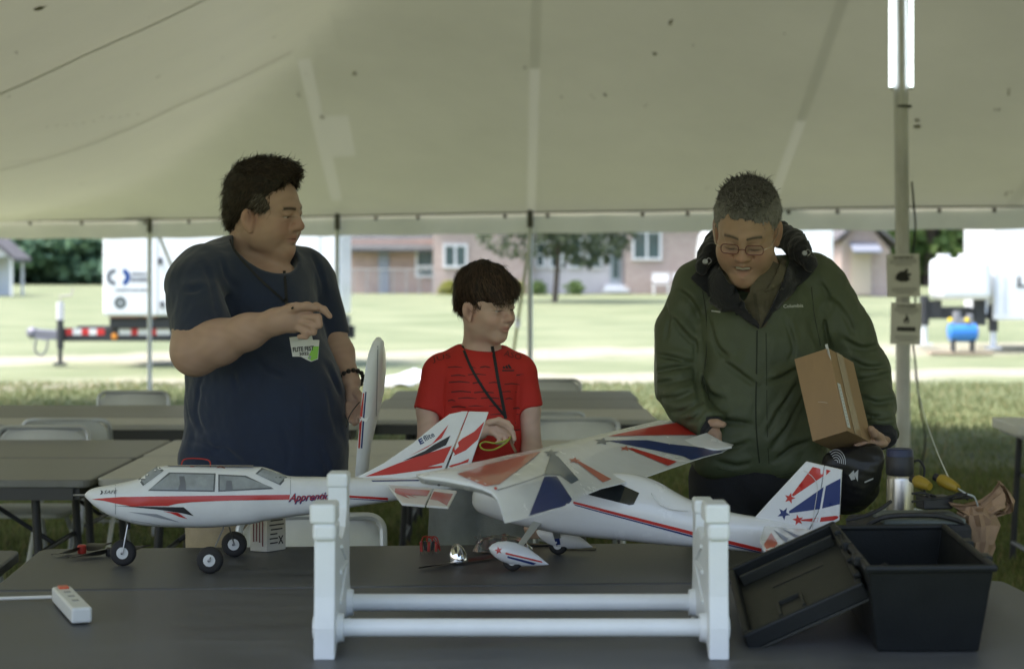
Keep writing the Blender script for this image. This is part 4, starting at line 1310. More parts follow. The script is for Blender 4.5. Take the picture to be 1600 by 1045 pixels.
decal('stripe', bv, [(896, 787.3), (1086, 837.3), (1190, 861.6), (1189, 863), (1086, 840), (900, 790)], M_navy, a2)
# moulded rear cabin crease
b = MB(); b.tube(catmull([P(1018, 770, D2(1018) - .071), P(1030, 786, D2(1030) - .066), P(1050, 795, D2(1050) - .060), P(1075, 797, D2(1075) - .052)], 5), .002, 6); b.build('moulded_crease', M_film, a2, True, w=True)
# wing, station by station from the near tip to the far tip: LE, crest, hinge, TE
W = [((655, 744, 4.24), (700, 748, 4.20), (768, 768, 4.125), (788, 815, 4.075)),
     ((650, 741, 4.26), (700, 740, 4.22), (772, 763, 4.14), (792, 815, 4.09)),
     ((700, 731, 4.44), (752, 733, 4.40), (815, 752, 4.32), (836, 804, 4.26)),
     ((760, 718, 4.68), (800, 720, 4.63), (855, 740, 4.55), (880, 790, 4.47)),
     ((800, 709, 4.86), (840, 711, 4.82), (880, 742, 4.72), (905, 776, 4.66)),
     ((836, 702, 5.02), (876, 704, 4.98), (915, 740, 4.88), (940, 762, 4.82)),
     ((884, 691, 5.2), (920, 694, 5.15), (962, 728, 5.06), (1002, 747, 5.01)),
     ((930, 680, 5.38), (962, 683, 5.33), (1012, 713, 5.24), (1050, 730, 5.18)),
     ((985, 667, 5.56), (1015, 670, 5.52), (1062, 698, 5.42), (1098, 714, 5.36)),
     ((1030, 656.5, 5.72), (1056, 661, 5.68), (1095, 688, 5.58), (1129, 706, 5.53)),
     ((1052, 657, 5.76), (1070, 661, 5.73), (1106, 682, 5.66), (1146, 694, 5.62))]
rings = []
for i, s_ in enumerate(W):
    q = [P(*p) for p in s_]
    up = catmull(q, 4)
    th = .026 if 0 < i < len(W) - 1 else .006
    n = len(up); ring = list(up)
    for k in range(n - 1, -1, -1):
        u = k / (n - 1)
        t = th * (2.6 * math.sqrt(max(u, 0)) * (1 - u) + .08)
        ring.append(up[k] - Vector((0, 0, max(t, .0025))))
    rings.append(ring)
b = MB(); b.loft(rings); wg = b.build('wing', M_film, a2, True, w=True, sharp=40)
bw = world_bvh([wg])
def star(cx, cy, r, a0=-90, n=5, q=.42, sx=1, sy=1):
    return [(cx + sx * (r if i % 2 == 0 else r * q) * math.cos(R(a0 + 180 * i / n)), cy + sy * (r if i % 2 == 0 else r * q) * math.sin(R(a0 + 180 * i / n))) for i in range(2 * n)]
def wd(nm, poly, m, st=5): return decal(nm, bw, poly, m, wg, .0016, min(st, 5))
wd('wing_ray', [(714, 741), (760, 727), (835, 708), (845, 706), (818, 728), (780, 757), (758, 760)], M_fredp)
wd('wing_ray', [(861, 708), (872, 714), (904, 750), (893, 756), (874, 742), (850, 742)], M_slate)
wd('wing_star', star(861, 708, 13, -90, sy=.5), M_slate, 5)
wd('wing_ray', [(850, 745), (869, 744), (893, 780), (888, 788), (826, 806)], M_navy)
wd('wing_ray', [(899, 721), (905, 721), (955, 749), (942, 754)], M_fredp, 6); wd('wing_star', star(897, 719.5, 10, -80, sy=.5), M_fredp, 4)
wd('wing_ray', [(980, 701), (987, 700), (1058, 722), (1043, 728)], M_fred, 6); wd('wing_star', star(977, 701, 10, -80, sy=.45), M_fredp, 4)
wd('wing_ray', [(950, 682), (1019, 667), (1064, 659.5), (1080, 664), (1102, 676), (1096, 680), (1040, 680)], M_fred)
wd('wing_ray', [(947, 688.5), (1010, 688), (1046, 694), (1125, 703), (1128, 706), (1079, 719), (1068, 713), (1005, 700)], M_navy)
wd('wing_star', star(941, 690, 14, -80, sy=.45), M_slate, 5)
# aileron gap lines
M_gap = mat('hinge_gap', (.25, .25, .26), .6)
wd('hinge_line', [(1040, 695), (1076, 684), (1100, 678), (1100, 679.2), (1077, 685.2), (1041, 696.4)], M_film, 6)
wd('hinge_line', [(776, 765.5), (815, 754), (851, 741), (851, 742.2), (815, 755.2), (777, 766.8)], M_gap, 6)
wd('servo_screw', star(686, 757, 2.2, 0, 6, .9), M_blk, 2)
wd('servo_screw', star(774, 763, 2.4, 0, 6, .9), M_fred, 2)
ob = MB()
o = slab([P(1044, 696, 5.47), P(1104, 677, 5.60), P(1144, 699, 5.53), P(1122, 703, 5.50)], .006, (0, 0, 1), 'aileron', M_film, a2)
# fin, rudder
F2 = lambda px: D2(px) - .0
fin2 = slab([P(x, y, D2(x)) for x, y in [(1176, 812), (1200, 785), (1260, 720.5), (1288, 727), (1278, 800), (1262, 832), (1190, 826)]], .012, tuple(ax2), 'fin', M_film, a2)
rud2 = slab([P(x, y, D2(x)) for x, y in [(1288.8, 727.1), (1316, 733.5), (1312, 812), (1287, 826), (1263.2, 832), (1279, 800)]], .011, tuple(ax2), 'rudder', M_film, a2)
bf = world_bvh([fin2, rud2])
def fd(nm, poly, m, st=8, par=None): return decal(nm, bf, poly, m, par or fin2, .0008, st)
fd('fin_ray', [(1270, 729), (1287, 733), (1287, 743), (1240, 775), (1237, 773)], M_fred)
fd('rudder_ray', [(1291, 733), (1298, 735), (1291, 742)], M_fred, par=rud2)
fd('fin_ray', [(1287, 760.5), (1281, 795), (1233, 801.5), (1233, 798)], M_navy)
fd('rudder_ray', [(1290.5, 759), (1313.5, 747), (1312.5, 787), (1284.5, 794)], M_navy, par=rud2)
fd('fin_ray', [(1252, 811), (1279, 808.3), (1277, 815), (1252, 813.5)], M_fred)
fd('rudder_ray', [(1283, 807.8), (1312, 804.5), (1312, 811.5), (1281, 815)], M_fred, par=rud2)
fd('fin_star', star(1234, 778, 9, -75), M_fred, 5); fd('fin_star', star(1224.5, 802, 10.5, -60), M_navy, 5); fd('fin_star', star(1247, 812, 9, -100), M_fred, 5)
b = MB(); b.tube(catmull([P(1256, 735, D2(1256) - .009), P(1270, 745, D2(1270) - .012), P(1277, 762, D2(1277) - .012), P(1272, 800, D2(1272) - .01), P(1269, 826, D2(1269) - .01)], 5), .0009, 5); b.build('aerial_wire', mat('wire_white', (.6, .6, .6), .4), a2, True, w=True)
# tailplane
tp2 = slab([P(1194, 824, 4.80), P(1187, 846, 4.64), P(1194, 862, 4.56), P(1236, 856, 4.55), P(1296, 832, 4.76)], .009, (0, 0, 1), 'tailplane', M_film, a2)
slab([P(1200, 812, 4.92), P(1222, 798, 5.12), P(1262, 798, 5.1), P(1296, 818, 4.9)], .009, (0, 0, 1), 'tailplane', M_film, a2)
bt = world_bvh([tp2])
decal('tail_ray', bt, [(1205, 832), (1215, 848), (1213, 858), (1196, 860), (1194, 850)], M_fredp, tp2, .0008, 6)
decal('tail_ray', bt, [(1208, 827), (1232, 841), (1228, 848)], M_slate, tp2, .0008, 6)
decal('tail_ray', bt, [(1222, 826), (1256, 840), (1248, 843)], M_slate, tp2, .0008, 6)
# spats, wheels, legs
def spat(c, L, hh, wdth, yaw, pitch, name='wheel_pant'):
    b = MB(); rings = []
    prof = [(0, .05), (.04, .38), (.12, .68), (.25, .93), (.4, 1), (.6, .86), (.8, .5), (.93, .2), (1, .03)]
    Rm = rot('Z', yaw) @ rot('Y', pitch)
    for u, k in prof:
        ring = []
        for i in range(16):
            a = 2 * PI * i / 16
            z = math.sin(a) * hh * k
            z = z * (.85 if z < 0 else 1) - .004 * u
            ring.append(c + Rm @ Vector(((u - .45) * L, math.cos(a) * wdth * k, z)))
        rings.append(ring)
    b.loft(rings); return b.build(name, M_film, a2, True, w=True)
c1 = P(806, 866, 4.915); c2 = P(878, 840, 5.2)
s1 = spat(c1, .155, .031, .02, -8, 13); s2 = spat(c2, .155, .03, .02, -8, 13)
wheel(a2, Vector(((801 - 800) * 4.915 / F, 4.915, .74 + .026)), .026, .016, (.3, .954, 0))
wheel(a2, Vector(((872 - 800) * 5.2 / F, 5.2, .74 + .026)), .026, .016, (.3, .954, 0))
bs = world_bvh([s1])
decal('pant_stripe', bs, [(790, 862.5), (846, 876), (848, 879), (790, 865.5)], M_fred, s1, .0006, 5)
decal('pant_stripe', bs, [(793, 868), (838, 879.5), (833, 882), (793, 871)], M_navy, s1, .0006, 5)
decal('pant_star', bs, star(779, 859.5, 6.5, -100), M_fred, s1, .0006, 3)
bs = world_bvh([s2]); decal('pant_stripe', bs, [(861, 824), (871, 824), (876, 850), (869, 851)], M_navy, s2, .0006, 5)
decal('pant_bolt', bs, star(869, 847, 1.6, 0, 6, .9), M_film, s2, .0012, 2)
b = MB(); A = P(842, 812, 4.99); B_ = P(812, 853, 4.925); u = Vector((.012, 0, 0)); v = Vector((0, .0015, 0))
b.hexa([A - u - v, A + u - v, B_ + u * .7 - v, B_ - u * .7 - v, A - u + v, A + u + v, B_ + u * .7 + v, B_ - u * .7 + v]); b.build('gear_leg', mat('gear_alloy', (.48, .5, .48), .35, .5), a2, w=True)
b = MB(); A = P(862, 800, 5.12); B_ = P(872, 845, 5.19)
b.hexa([A - u - v, A + u - v, B_ + u * .7 - v, B_ - u * .7 - v, A - u + v, A + u + v, B_ + u * .7 + v, B_ - u * .7 + v]); b.build('gear_leg', MATS['gear_alloy'], a2, w=True)
b = MB(); c = P(1203, 866, 4.86); c.z = .755; b.lathe([(0, -.005), (.012, -.005), (.014, 0), (.012, .005), (0, .005)], 14, c, Vector((.3, .954, 0)).to_track_quat('Z', 'Y').to_matrix()); b.tube([c, P(1200, 858, 4.86)], .003, 6); b.build('tail_wheel', M_rub, a2, True, w=True)

# ------------------------------------------------------------ detached wing held upright
hw = thing('wing_panel', 'detached white model wing panel held upright by the man in navy, red edge stripes', 'model wing', P(565, 745, 5.52))
Lf = [(590, 526.5, 5.5), (583, 534, 5.48), (576, 552, 5.47), (571, 578, 5.46), (567, 610, 5.455), (563, 650, 5.45), (559, 695, 5.45), (555, 745, 5.45)]
Rt = [(592, 527, 5.52), (598, 533, 5.55), (602.5, 550, 5.58), (603.5, 575, 5.6), (600, 612, 5.61), (590, 655, 5.60), (580, 695, 5.58), (573, 745, 5.56)]
rings = []
for l_, r_ in zip(Lf, Rt):
    a = P(*l_); c = P(*r_); ring = []
    nrm = (c - a).cross(Vector((0, 0, 1))); nrm.normalize()
    if nrm.y > 0: nrm = -nrm
    n = 9
    for k in range(n):
        u_ = k / (n - 1); t = .022 * math.sin(PI * min(1, u_ ** .6)) * min(1, (c - a).length / .08)
        ring.append(a.lerp(c, u_) + nrm * t)
    for k in range(n - 1, -1, -1):
        u_ = k / (n - 1); ring.append(a.lerp(c, u_) - nrm * (.004 * math.sin(PI * u_) + .0008))
    rings.append(ring)
b = MB(); b.loft(rings); wp = b.build('skin', M_foam, hw, True, w=True, sharp=50)
bw2 = world_bvh([wp])
decal('edge_stripe', bw2, [(567, 614), (569, 614), (565.5, 655), (562, 700), (559.5, 700), (562, 655)], M_fred, hw, .0008, 6)
decal('edge_stripe', bw2, [(570.5, 612), (572.5, 612), (569, 655), (566, 700), (563.5, 700), (566.5, 655)], M_navy, hw, .0008, 6)
decal('spar_line', bw2, [(589.5, 540), (591, 540), (588.5, 650), (587, 650)], M_pgrey, hw, .0006, 8)
b = MB(); b.tube(catmull([P(562, 628, 5.46), P(552, 640, 5.45), P(545, 652, 5.46), P(541, 668, 5.47)], 4), .0016, 6); b.build('servo_lead', M_blk, hw, True, w=True)
b = MB(); c = P(570, 655, 5.44); b.prism([c + Vector(q) for q in ((-.012, 0, .008), (.0, 0, .002), (.014, 0, .01), (.004, 0, -.006), (-.008, 0, -.004))], (0, .004, 0)); b.build('control_horn', M_foam, hw, w=True)

# ------------------------------------------------------------ white stand in front
M_sw = mat('stand_white', (.72, .75, .76), .42, var=.04, bump=.06, bscale=90)
stand = thing('aeroplane_stand', 'white plastic cradle stand with two round tubes on the nearest table', 'stand', (0, 3.95, .74))
def end_plate(x0, x1, s, fz=1.05):
    """outline in depth and height, with a shallow saddle between the two arms"""
    zt = 1.035
    prof = [(3.775, .74), (3.80, .74), (3.83, .76), (3.90, .78), (4.04, .78), (4.10, .76), (4.13, .74), (4.16, .74), (4.155, .80), (4.13, .86), (4.125, fz - .05), (4.125, fz), (4.065, fz), (4.065, fz - .05), (4.03, .965), (3.95, .95), (3.88, .965), (3.855, 1.0), (3.855, .99), (3.79, .99), (3.785, .86), (3.775, .80)]
    b = MB(); b.prism([(x0, y, z) for y, z in prof], (x1 - x0, 0, 0)); o = b.build('end_plate', M_sw, stand, w=True, bevel=.004)
    xm = (x0 + x1) / 2; w_ = x1 - x0
    b = MB(); b.box((xm, 3.82, .985), (w_ + .006, .085, .035)); b.build('arm_collar', M_sw, stand, w=True, bevel=.009, seg=3)
    b = MB(); b.box((xm - .003, 3.82, 1.02), (w_ + .010, .09, .038)); b.build('arm_cap', M_sw, stand, w=True, bevel=.006, seg=3)
    b = MB(); b.box((xm, 4.095, fz + .005), (w_ + .004, .07, .03)); b.build('arm_cap', M_sw, stand, w=True, bevel=.006, seg=3)
    xi = x1 if s > 0 else x0
    for (y, z) in ((3.85, .789), (4.08, .80)):
        b = MB(); b.tube([(xi - s * .002, y, z), (xi + s * .012, y, z)], [.030, .027], 24); b.build('tube_socket', M_sw, stand, True, w=True)
    xo = x0 if s > 0 else x1
    b = MB(); b.tube([(xo + s * .002, 3.85, .789), (xo - s * .008, 3.85, .789)], [.026, .022], 24); b.build('tube_plug', M_sw, stand, True, w=True)
    # ribs on the inner face
    for q in range(3):
        b = MB(); b.box((xi + s * .002, 3.97, .86 + .03 * q), (.005, .17 - .03 * q, .008), rot('X', 20 - 20 * q)); b.build('rib', M_sw, stand, w=True, bevel=.0015)
end_plate(-.382, -.342, 1)
end_plate(.380, .418, -1, .995)
for (y, z) in ((3.85, .789), (4.08, .80)):
    b = MB(); b.tube([(-.33, y, z), (.37, y, z)], .0178, 28); b.build('tube', M_sw, stand, True, w=True)

# ------------------------------------------------------------ black tote and lid
M_bk = mat('tote_black', (.010, .012, .013), .5, spec=.3, var=.15, vscale=12, bump=.1, bscale=250)
tote = thing('toolbox', 'open black plastic toolbox body, empty, at the right of the nearest table', 'toolbox', (1.0 * .82, 3.83, .74))
tote.location = (P(1455, 1022, 3.83).x, 3.83, .74)
dv = Vector((.063, 1, 0)).normalized(); sv = Vector((1, -.063, 0)).normalized()
FL = P(1373, 1021, 3.835); FL.z = .742; FR = P(1532, 1021, 3.835); FR.z = .742
TLf = P(1357, 889, 3.80); TRf = P(1553, 887, 3.80)
LEN = .62
def lerp4(a, b_, t): return a.lerp(b_, t)
def tray(name, bl, br, tl, tr, dv, L, th, m, par, shrink=.02):
    """open topped box: outer shell, inner shell and rim as one solid"""
    bb = [bl + dv * shrink, br + dv * shrink, br + dv * (L - shrink), bl + dv * (L - shrink)]
    tt = [tl, tr, tr + dv * L, tl + dv * L]
    c = sum(tt, Vector()) / 4
    def ins(p, k):
        q = p - c; 
        return p + (-sv * math.copysign(k, q.dot(sv)) - dv * math.copysign(k, q.dot(dv)))
    it = [ins(p, th) for p in tt]; cb = sum(bb, Vector()) / 4
    ib = [p + (-sv * math.copysign(th, (p - cb).dot(sv)) - dv * math.copysign(th, (p - cb).dot(dv))) + Vector((0, 0, th)) for p in bb]
    v = bb + tt + it + ib; f = [(3, 2, 1, 0)]
    for i in range(4):
        j = (i + 1) % 4
        f += [(i, j, 4 + j, 4 + i), (4 + i, 4 + j, 8 + j, 8 + i), (8 + i, 8 + j, 12 + j, 12 + i)]
    f.append((12, 13, 14, 15))
    b = MB(); b.add(v, f); return b.build(name, m, par, w=True, bevel=.008, seg=3), tt
sh_, tt = tray('shell', FL, FR, TLf, TRf, dv, LEN, .004, M_bk, tote)
b = MB()
for i in range(4):
    a, c = tt[i], tt[(i + 1) % 4]
    dd_ = (c - a).normalized()
    b.tube([a - dd_ * .004, c + dd_ * .004], .0075, 8)
b.build('rim', M_bk, tote, w=True, smooth=True)
for s in (0, 1):
    a = tt[1] if s else tt[0]; 
    for q in (.2, .55):
        p = a + dv * LEN * q
        b = MB(); b.box(p + sv * (.006 if s else -.006) - Vector((0, 0, .0)), (.02, .05, .018), rot('Z', -3.6)); b.build('hinge_lug', M_bk, tote, w=True, bevel=.003)
b = MB(); b.tube(catmull([tt[0] + dv * .12 + sv * .02 - Vector((0, 0, .02)), tt[0] + dv * .15 + sv * .05 - Vector((0, 0, .012)), tt[0] + dv * .22 + sv * .06 - Vector((0, 0, .03)), tt[0] + dv * .2 + sv * .02 - Vector((0, 0, .05))], 5), .003, 6)
b.build('inner_strap', mat('strap_black', (.01, .01, .01), .8), tote, True, w=True)
# divider tab
b = MB(); b.box(TLf + sv * .045 + dv * .10 - Vector((0, 0, .012)), (.08, .006, .01), rot('Z', -3.6)); b.build('inner_lip', mat('lip_grey', (.09, .1, .1), .4), tote, w=True)

lid = thing('open_lid', 'upturned dark grey toolbox lid leaning against the black toolbox', 'lid', P(1240, 1000, 4.0))
A = P(1164, 1001, 3.90); Bq = P(1352, 917, 3.875); Dq = P(1139, 895, 4.38)
ux = (Bq - A); uy = (Dq - A); Lx = ux.length; Ly = uy.length; ux.normalize(); uy = (uy - ux * uy.dot(ux)); Ly = uy.length; uy.normalize(); uz = ux.cross(uy)
if uz.z < 0: uz = -uz
M_lid = mat('lid_grey', (.030, .032, .028), .5, spec=.3, var=.2, vscale=10, bump=.1, bscale=200)
M_lidd = mat('lid_dark', (.016, .017, .017), .5)
def LP(x, y, z=0): return A + ux * x + uy * y + uz * z
def lbox(b, x0, x1, y0, y1, z0, z1): b.hexa([LP(x0, y0, z0), LP(x1, y0, z0), LP(x1, y1, z0), LP(x0, y1, z0), LP(x0, y0, z1), LP(x1, y0, z1), LP(x1, y1, z1), LP(x0, y1, z1)])
dz_ = -.03
b = MB(); lbox(b, 0, Lx, 0, Ly, dz_, dz_ + .006); b.build('panel', M_lid, lid, w=True, bevel=.002)
for (x0, x1, y0, y1) in ((0, Lx, 0, .018), (0, Lx, Ly - .018, Ly), (0, .014, .018, Ly - .018), (Lx - .014, Lx, .018, Ly - .018)):
    b = MB(); lbox(b, x0, x1, y0, y1, dz_ + .005, .012); b.build('side_wall', M_bk, lid, w=True, bevel=.004)
b = MB(); lbox(b, .02, Lx - .02, .03, .045, dz_ + .006, .0); b.build('inner_rib', M_lid, lid, w=True, bevel=.002)
b = MB(); lbox(b, .02, Lx - .02, Ly - .06, Ly - .05, dz_ + .006, .0); b.build('inner_rib', M_lid, lid, w=True, bevel=.002)
b = MB(); lbox(b, .08, .20, Ly - .16, Ly - .13, dz_ + .0055, dz_ + .008); b.build('handle_slot', M_lidd, lid, w=True)
b = MB(); lbox(b, .085, .13, .12, .19, dz_ + .0055, dz_ + .008); b.build('latch_hole', M_lidd, lid, w=True)
for (x0, x1, y0, y1) in ((.078, .085, .11, .2), (.13, .137, .11, .2), (.085, .13, .19, .197)):
    b = MB(); lbox(b, x0, x1, y0, y1, dz_ + .006, dz_ + .016); b.build('latch_rib', M_lid, lid, w=True, bevel=.001)
for q in range(4):
    b = MB(); lbox(b, Lx - .012, Lx + .004, .04 + q * .11, .07 + q * .11, .008, .02); b.build('hinge_knuckle', M_bk, lid, w=True, bevel=.003)

# ------------------------------------------------------------ things behind the toolbox
case = thing('equipment_case', 'soft grey topped case with black edges behind the toolbox', 'case', (P(1430, 850, 4.62).x, 4.62, .74))
x0, x1 = P(1334, 800, 4.6).x, P(1508, 800, 4.6).x
b = MB(); b.box(((x0 + x1) / 2, 4.62, .825), (x1 - x0, .20, .165)); b.build('case_body', mat('nylon_black', (.02, .021, .023), .8, bump=.2), case, w=True, bevel=.015)
b = MB(); b.box(((x0 + x1) / 2 + .02, 4.61, .912), (x1 - x0 - .07, .17, .014)); b.build('case_top', mat('nylon_grey', (.12, .14, .135), .7, var=.1), case, w=True, bevel=.004)
b = MB(); b.tube(catmull([(x0 + .01, 4.52, .90), (x0 + .05, 4.50, .925), (x0 + .12, 4.5, .93), (x1 - .07, 4.51, .925), (x1 - .01, 4.54, .90), (x1, 4.6, .85)], 5), .006, 6); b.build('zip_piping', mat('nylon_piping', (.012, .012, .013), .6), case, True, w=True)
b = MB(); b.tube(catmull([P(1322, 812, 4.5), P(1350, 806, 4.5), P(1375, 795, 4.5), P(1392, 783, 4.52)], 5), .0045, 6); b.build('carry_strap', mat('nylon_piping', (.012, .012, .013), .6), case, True, w=True)

bt_ = thing('steel_bottle', 'brushed steel drinking bottle with a dark blue cap', 'bottle', (P(1406, 800, 4.95).x, 4.95, .74))
M_ss = mat('brushed_steel', (.55, .53, .51), .3, 1.0, var=.05, vscale=30, stretch=(8, 8, .3))
b = MB(); b.lathe([(0, 0), (.030, 0), (.0335, .004), (.0335, .225), (.031, .236), (.029, .238), (0, .238)], 32); b.build('bottle_body', M_ss, bt_, True, sharp=60)
b = MB(); b.lathe([(.0, .238), (.034, .238), (.035, .243), (.035, .282), (.034, .284), (.0, .284)], 32); b.build('cap', mat('cap_dark', (.014, .015, .02), .45), bt_, True, sharp=40)
b = MB(); b.lathe([(.0, .284), (.034, .284), (.033, .300), (.029, .303), (.022, .300), (.0, .300)], 32); b.build('cap_ring', mat('cap_blue', (.012, .022, .075), .4), bt_, True, sharp=40)
b = MB(); b.tube(catmull([(.034, 0, .27), (.05, .0, .272), (.062, .0, .25), (.058, 0, .215), (.064, 0, .19)], 5), .003, 6); b.build('carry_loop', mat('loop_black', (.012, .012, .014), .6), bt_, True)

pb = thing('power_adapter', 'tangle of black cables and adapter on the soft case beside the steel bottle', 'adapter', P(1465, 780, 4.64))
b = MB(); b.box(P(1460, 784, 4.64), (.075, .05, .03), rot('Z', 12)); b.build('adapter_brick', M_blk, pb, w=True, bevel=.004)
rr_ = random.Random(4)
for q in range(4):
    b = MB(); pts = [P(1428 + 22 * i + rr_.uniform(-7, 7), 778 + rr_.uniform(-9, 9), 4.62 + rr_.uniform(-.04, .05)) for i in range(5)]
    b.tube(catmull(pts, 5), .0028, 6); b.build('cable', MATS['cable_black'], pb, True, w=True)
def plug(a, c, label):
    a = P(*a); c = P(*c); t = thing('yellow_plug', label, 'plug', (a + c) / 2, group='yellow plugs behind the toolbox')
    b = MB(); b.tube([a, a.lerp(c, .15), a.lerp(c, .6), c], [.012, .0155, .014, .009], 14); b.build('plug_body', mat('plug_yellow', (.30, .205, .02), .45), t, True, w=True)
    b = MB(); dd_ = (a - c).normalized(); b.tube([a, a + dd_ * .014], .010, 10); b.build('contact_face', M_blk, t, True, w=True)
    return t
plug((1431, 750, 4.66), (1453, 760, 4.62), 'yellow plug right beside the steel bottle')
plug((1468, 748, 4.66), (1497, 763, 4.62), 'yellow plug with a white cord, farther from the steel bottle')
b = MB(); b.tube(catmull([P(1497, 763, 4.62), P(1510, 771, 4.6), P(1522, 776, 4.6), P(1528, 790, 4.62)], 5), .0022, 6)
tag(b.build('loose_cable', mat('cord_white', (.45, .48, .48), .5), smooth=True), 'short white cord running from the yellow plug to the paper bag', 'cord')
b = MB(); b.tube(catmull([P(1425, 560, 12.1), P(1432, 600, 11), P(1445, 650, 9), P(1462, 700, 7), P(1482, 746, 4.68)], 8), [.0022] * 33, 5)
tag(b.build('white_line', mat('line_clear', (.45, .5, .45), .4), smooth=True), 'thin pale line hanging from the centre pole down to the yellow plug', 'cord')

# crumpled brown paper bag
bag = thing('paper_bag', 'crumpled thin brown paper bag beside the toolbox', 'bag', (P(1535, 880, 4.62).x, 4.62, .74))
rings = []; rr_ = random.Random(9)
prof = [(1516, 919, 14), (1519, 900, 17), (1524, 875, 20), (1529, 848, 25), (1530, 822, 29), (1526, 804, 28), (1522, 792, 20)]
for k, (cx, cy, hw_) in enumerate(prof):
    ring = []; c = P(cx, cy, 4.63)
    for i in range(22):
        a = 2 * PI * i / 22; q = 1 + .18 * math.sin(i * 2.7 + k * 1.9) + rr_.uniform(-.1, .1)
        ring.append(c + Vector((math.cos(a) * hw_ * 4.63 / F * q, math.sin(a) * .045 * q, rr_.uniform(-.008, .008))))
    rings.append(ring)
M_paper = mat('kraft_paper', (.36, .235, .145), .75, var=.2, vscale=12, bump=.4, bscale=30, transl=.15)
b = MB(); b.loft(rings, cap=False); o = b.build('bag_body', M_paper, bag, True, w=True, sharp=25)
def crumple(pts, name, sd, th=.003):
    rr = random.Random(sd); b = MB(); v = []
    n = len(pts); m = 7
    for i, (l_, r_) in enumerate(pts):
        for j in range(m):
            u = j / (m - 1); p = P(*l_).lerp(P(*r_), u)
            v.append(p + Vector((rr.uniform(-.004, .004), rr.uniform(-.014, .014), rr.uniform(-.004, .004))))
    b.add(v, [(i * m + j, i * m + j + 1, (i + 1) * m + j + 1, (i + 1) * m + j) for i in range(n - 1) for j in range(m - 1)])
    o = b.build(name, M_paper, bag, True, w=True, sharp=20)
    md = o.modifiers.new('paper', 'SOLIDIFY'); md.thickness = .0015
crumple([((1484, 783, 4.6), (1498, 800, 4.6)), ((1508, 788, 4.62), (1513, 806, 4.6)), ((1530, 780, 4.64), (1540, 812, 4.6)), ((1548, 766, 4.64), (1556, 800, 4.6)), ((1562, 750, 4.64), (1572, 795, 4.6))], 'torn_flap', 3)
crumple([((1558, 752, 4.64), (1563, 770, 4.64)), ((1566, 750, 4.64), (1566, 772, 4.64)), ((1576, 764, 4.64), (1570, 778, 4.64)), ((1584, 782, 4.63), (1574, 792, 4.64)), ((1582, 800, 4.62), (1570, 800, 4.62)), ((1560, 805, 4.62), (1556, 796, 4.62)), ((1535, 812, 4.6), (1538, 797, 4.6))], 'handle_loop', 5)

# ------------------------------------------------------------ small things on the tables
# white socket strip
ss = thing('power_strip', 'short white power strip with orange switch on the nearest table, far left', 'power strip', P(112, 950, 4.3)); ss.location.z = .74
a = PZ(96, 940, .742); c = PZ(128, 975, .742); L = (a - c).length; dd_ = (a - c).normalized(); ang = math.degrees(math.atan2(dd_.y, dd_.x)) - 90
b = MB(); b.box((a + c) / 2 + Vector((0, 0, .019)), (.044, L, .034), rot('Z', ang)); b.build('strip_body', mat('strip_white', (.62, .64, .62), .4), ss, w=True, bevel=.006, seg=3)
b = MB(); b.box(a - dd_ * .03 + Vector((0, 0, .038)), (.022, .03, .006), rot('Z', ang)); b.build('switch', mat('switch_orange', (.55, .10, .04), .4), ss, w=True, bevel=.002)
for q in range(3):
    b = MB(); b.box(a - dd_ * (.09 + .06 * q) + Vector((0, 0, .0365)), (.014, .018, .0015), rot('Z', ang)); b.build('socket', mat('socket_grey', (.3, .31, .3), .5), ss, w=True)
b = MB(); e = a + Vector((-.01, 0, .012)); b.tube(catmull([e, e + Vector((-.06, .012, -.004)), e + Vector((-.2, .005, -.006)), e + Vector((-.5, -.01, -.006))], 6), .0042, 8); b.build('power_cord', mat('cord_offwhite', (.6, .6, .57), .5), ss, True, w=True)

# carton with print
ct = thing('carton', 'small white carton printed with black writing behind the aeroplane wheel', 'carton', P(418, 862, 5.24)); ct.location.z = .74
O_ = PZ(417, 862, .7415); e1 = PZ(393, 858, .7415) - O_; e1.y = .02; e2 = Vector((P(447, 855, 5.3).x - O_.x, .055, 0)); hh = Vector((0, 0, .125))
b = MB(); b.hexa([O_, O_ + e2, O_ + e1 + e2, O_ + e1, O_ + hh, O_ + e2 + hh, O_ + e1 + e2 + hh, O_ + e1 + hh]); cb_ = b.build('carton_body', mat('carton_white', (.58, .57, .53), .6, var=.06), ct, w=True, bevel=.001)
b = MB(); u2 = e2.normalized(); n2 = Vector((u2.y, -u2.x, 0)) * .0012
for q in range(7):
    c = O_ + e2 * .5 + Vector((0, 0, .02 + q * .012)) + n2; w_ = e2.length * rr_.uniform(.5, .8)
    if q < 3: w_ *= .55; c -= e2 * .15
    h_ = .0035
    b.add([c - u2 * w_ / 2, c + u2 * w_ / 2, c + u2 * w_ / 2 + Vector((0, 0, h_)), c - u2 * w_ / 2 + Vector((0, 0, h_))], [(0, 1, 2, 3)])
b.build('printed_lines', M_blk, cb_, w=True)['kind'] = 'stuff'
b = MB(); text_at(b, 'X', O_ + e2 * .72 + Vector((0, 0, .028)) + n2, u2, Vector((0, 0, 1)), .02, .022, bold=.03); b.build('printed_cross', M_blk, cb_, w=True)
b = MB(); u1 = e1.normalized(); n1 = Vector((0, -.0015, 0)) + Vector((u1.y, -u1.x, 0)) * 0
for q in range(4):
    c = O_ + e1 * (.25 + .18 * q) + Vector((0, 0, .055)) + n1; h_ = rr_.uniform(.02, .05)
    b.add([c - u1 * .0018 - Vector((0, 0, h_)), c + u1 * .0018 - Vector((0, 0, h_)), c + u1 * .0018 + Vector((0, 0, h_)), c - u1 * .0018 + Vector((0, 0, h_))], [(0, 1, 2, 3)])
b.build('printed_lines', mat('print_maroon', (.15, .04, .05), .6), cb_, w=True)['kind'] = 'stuff'

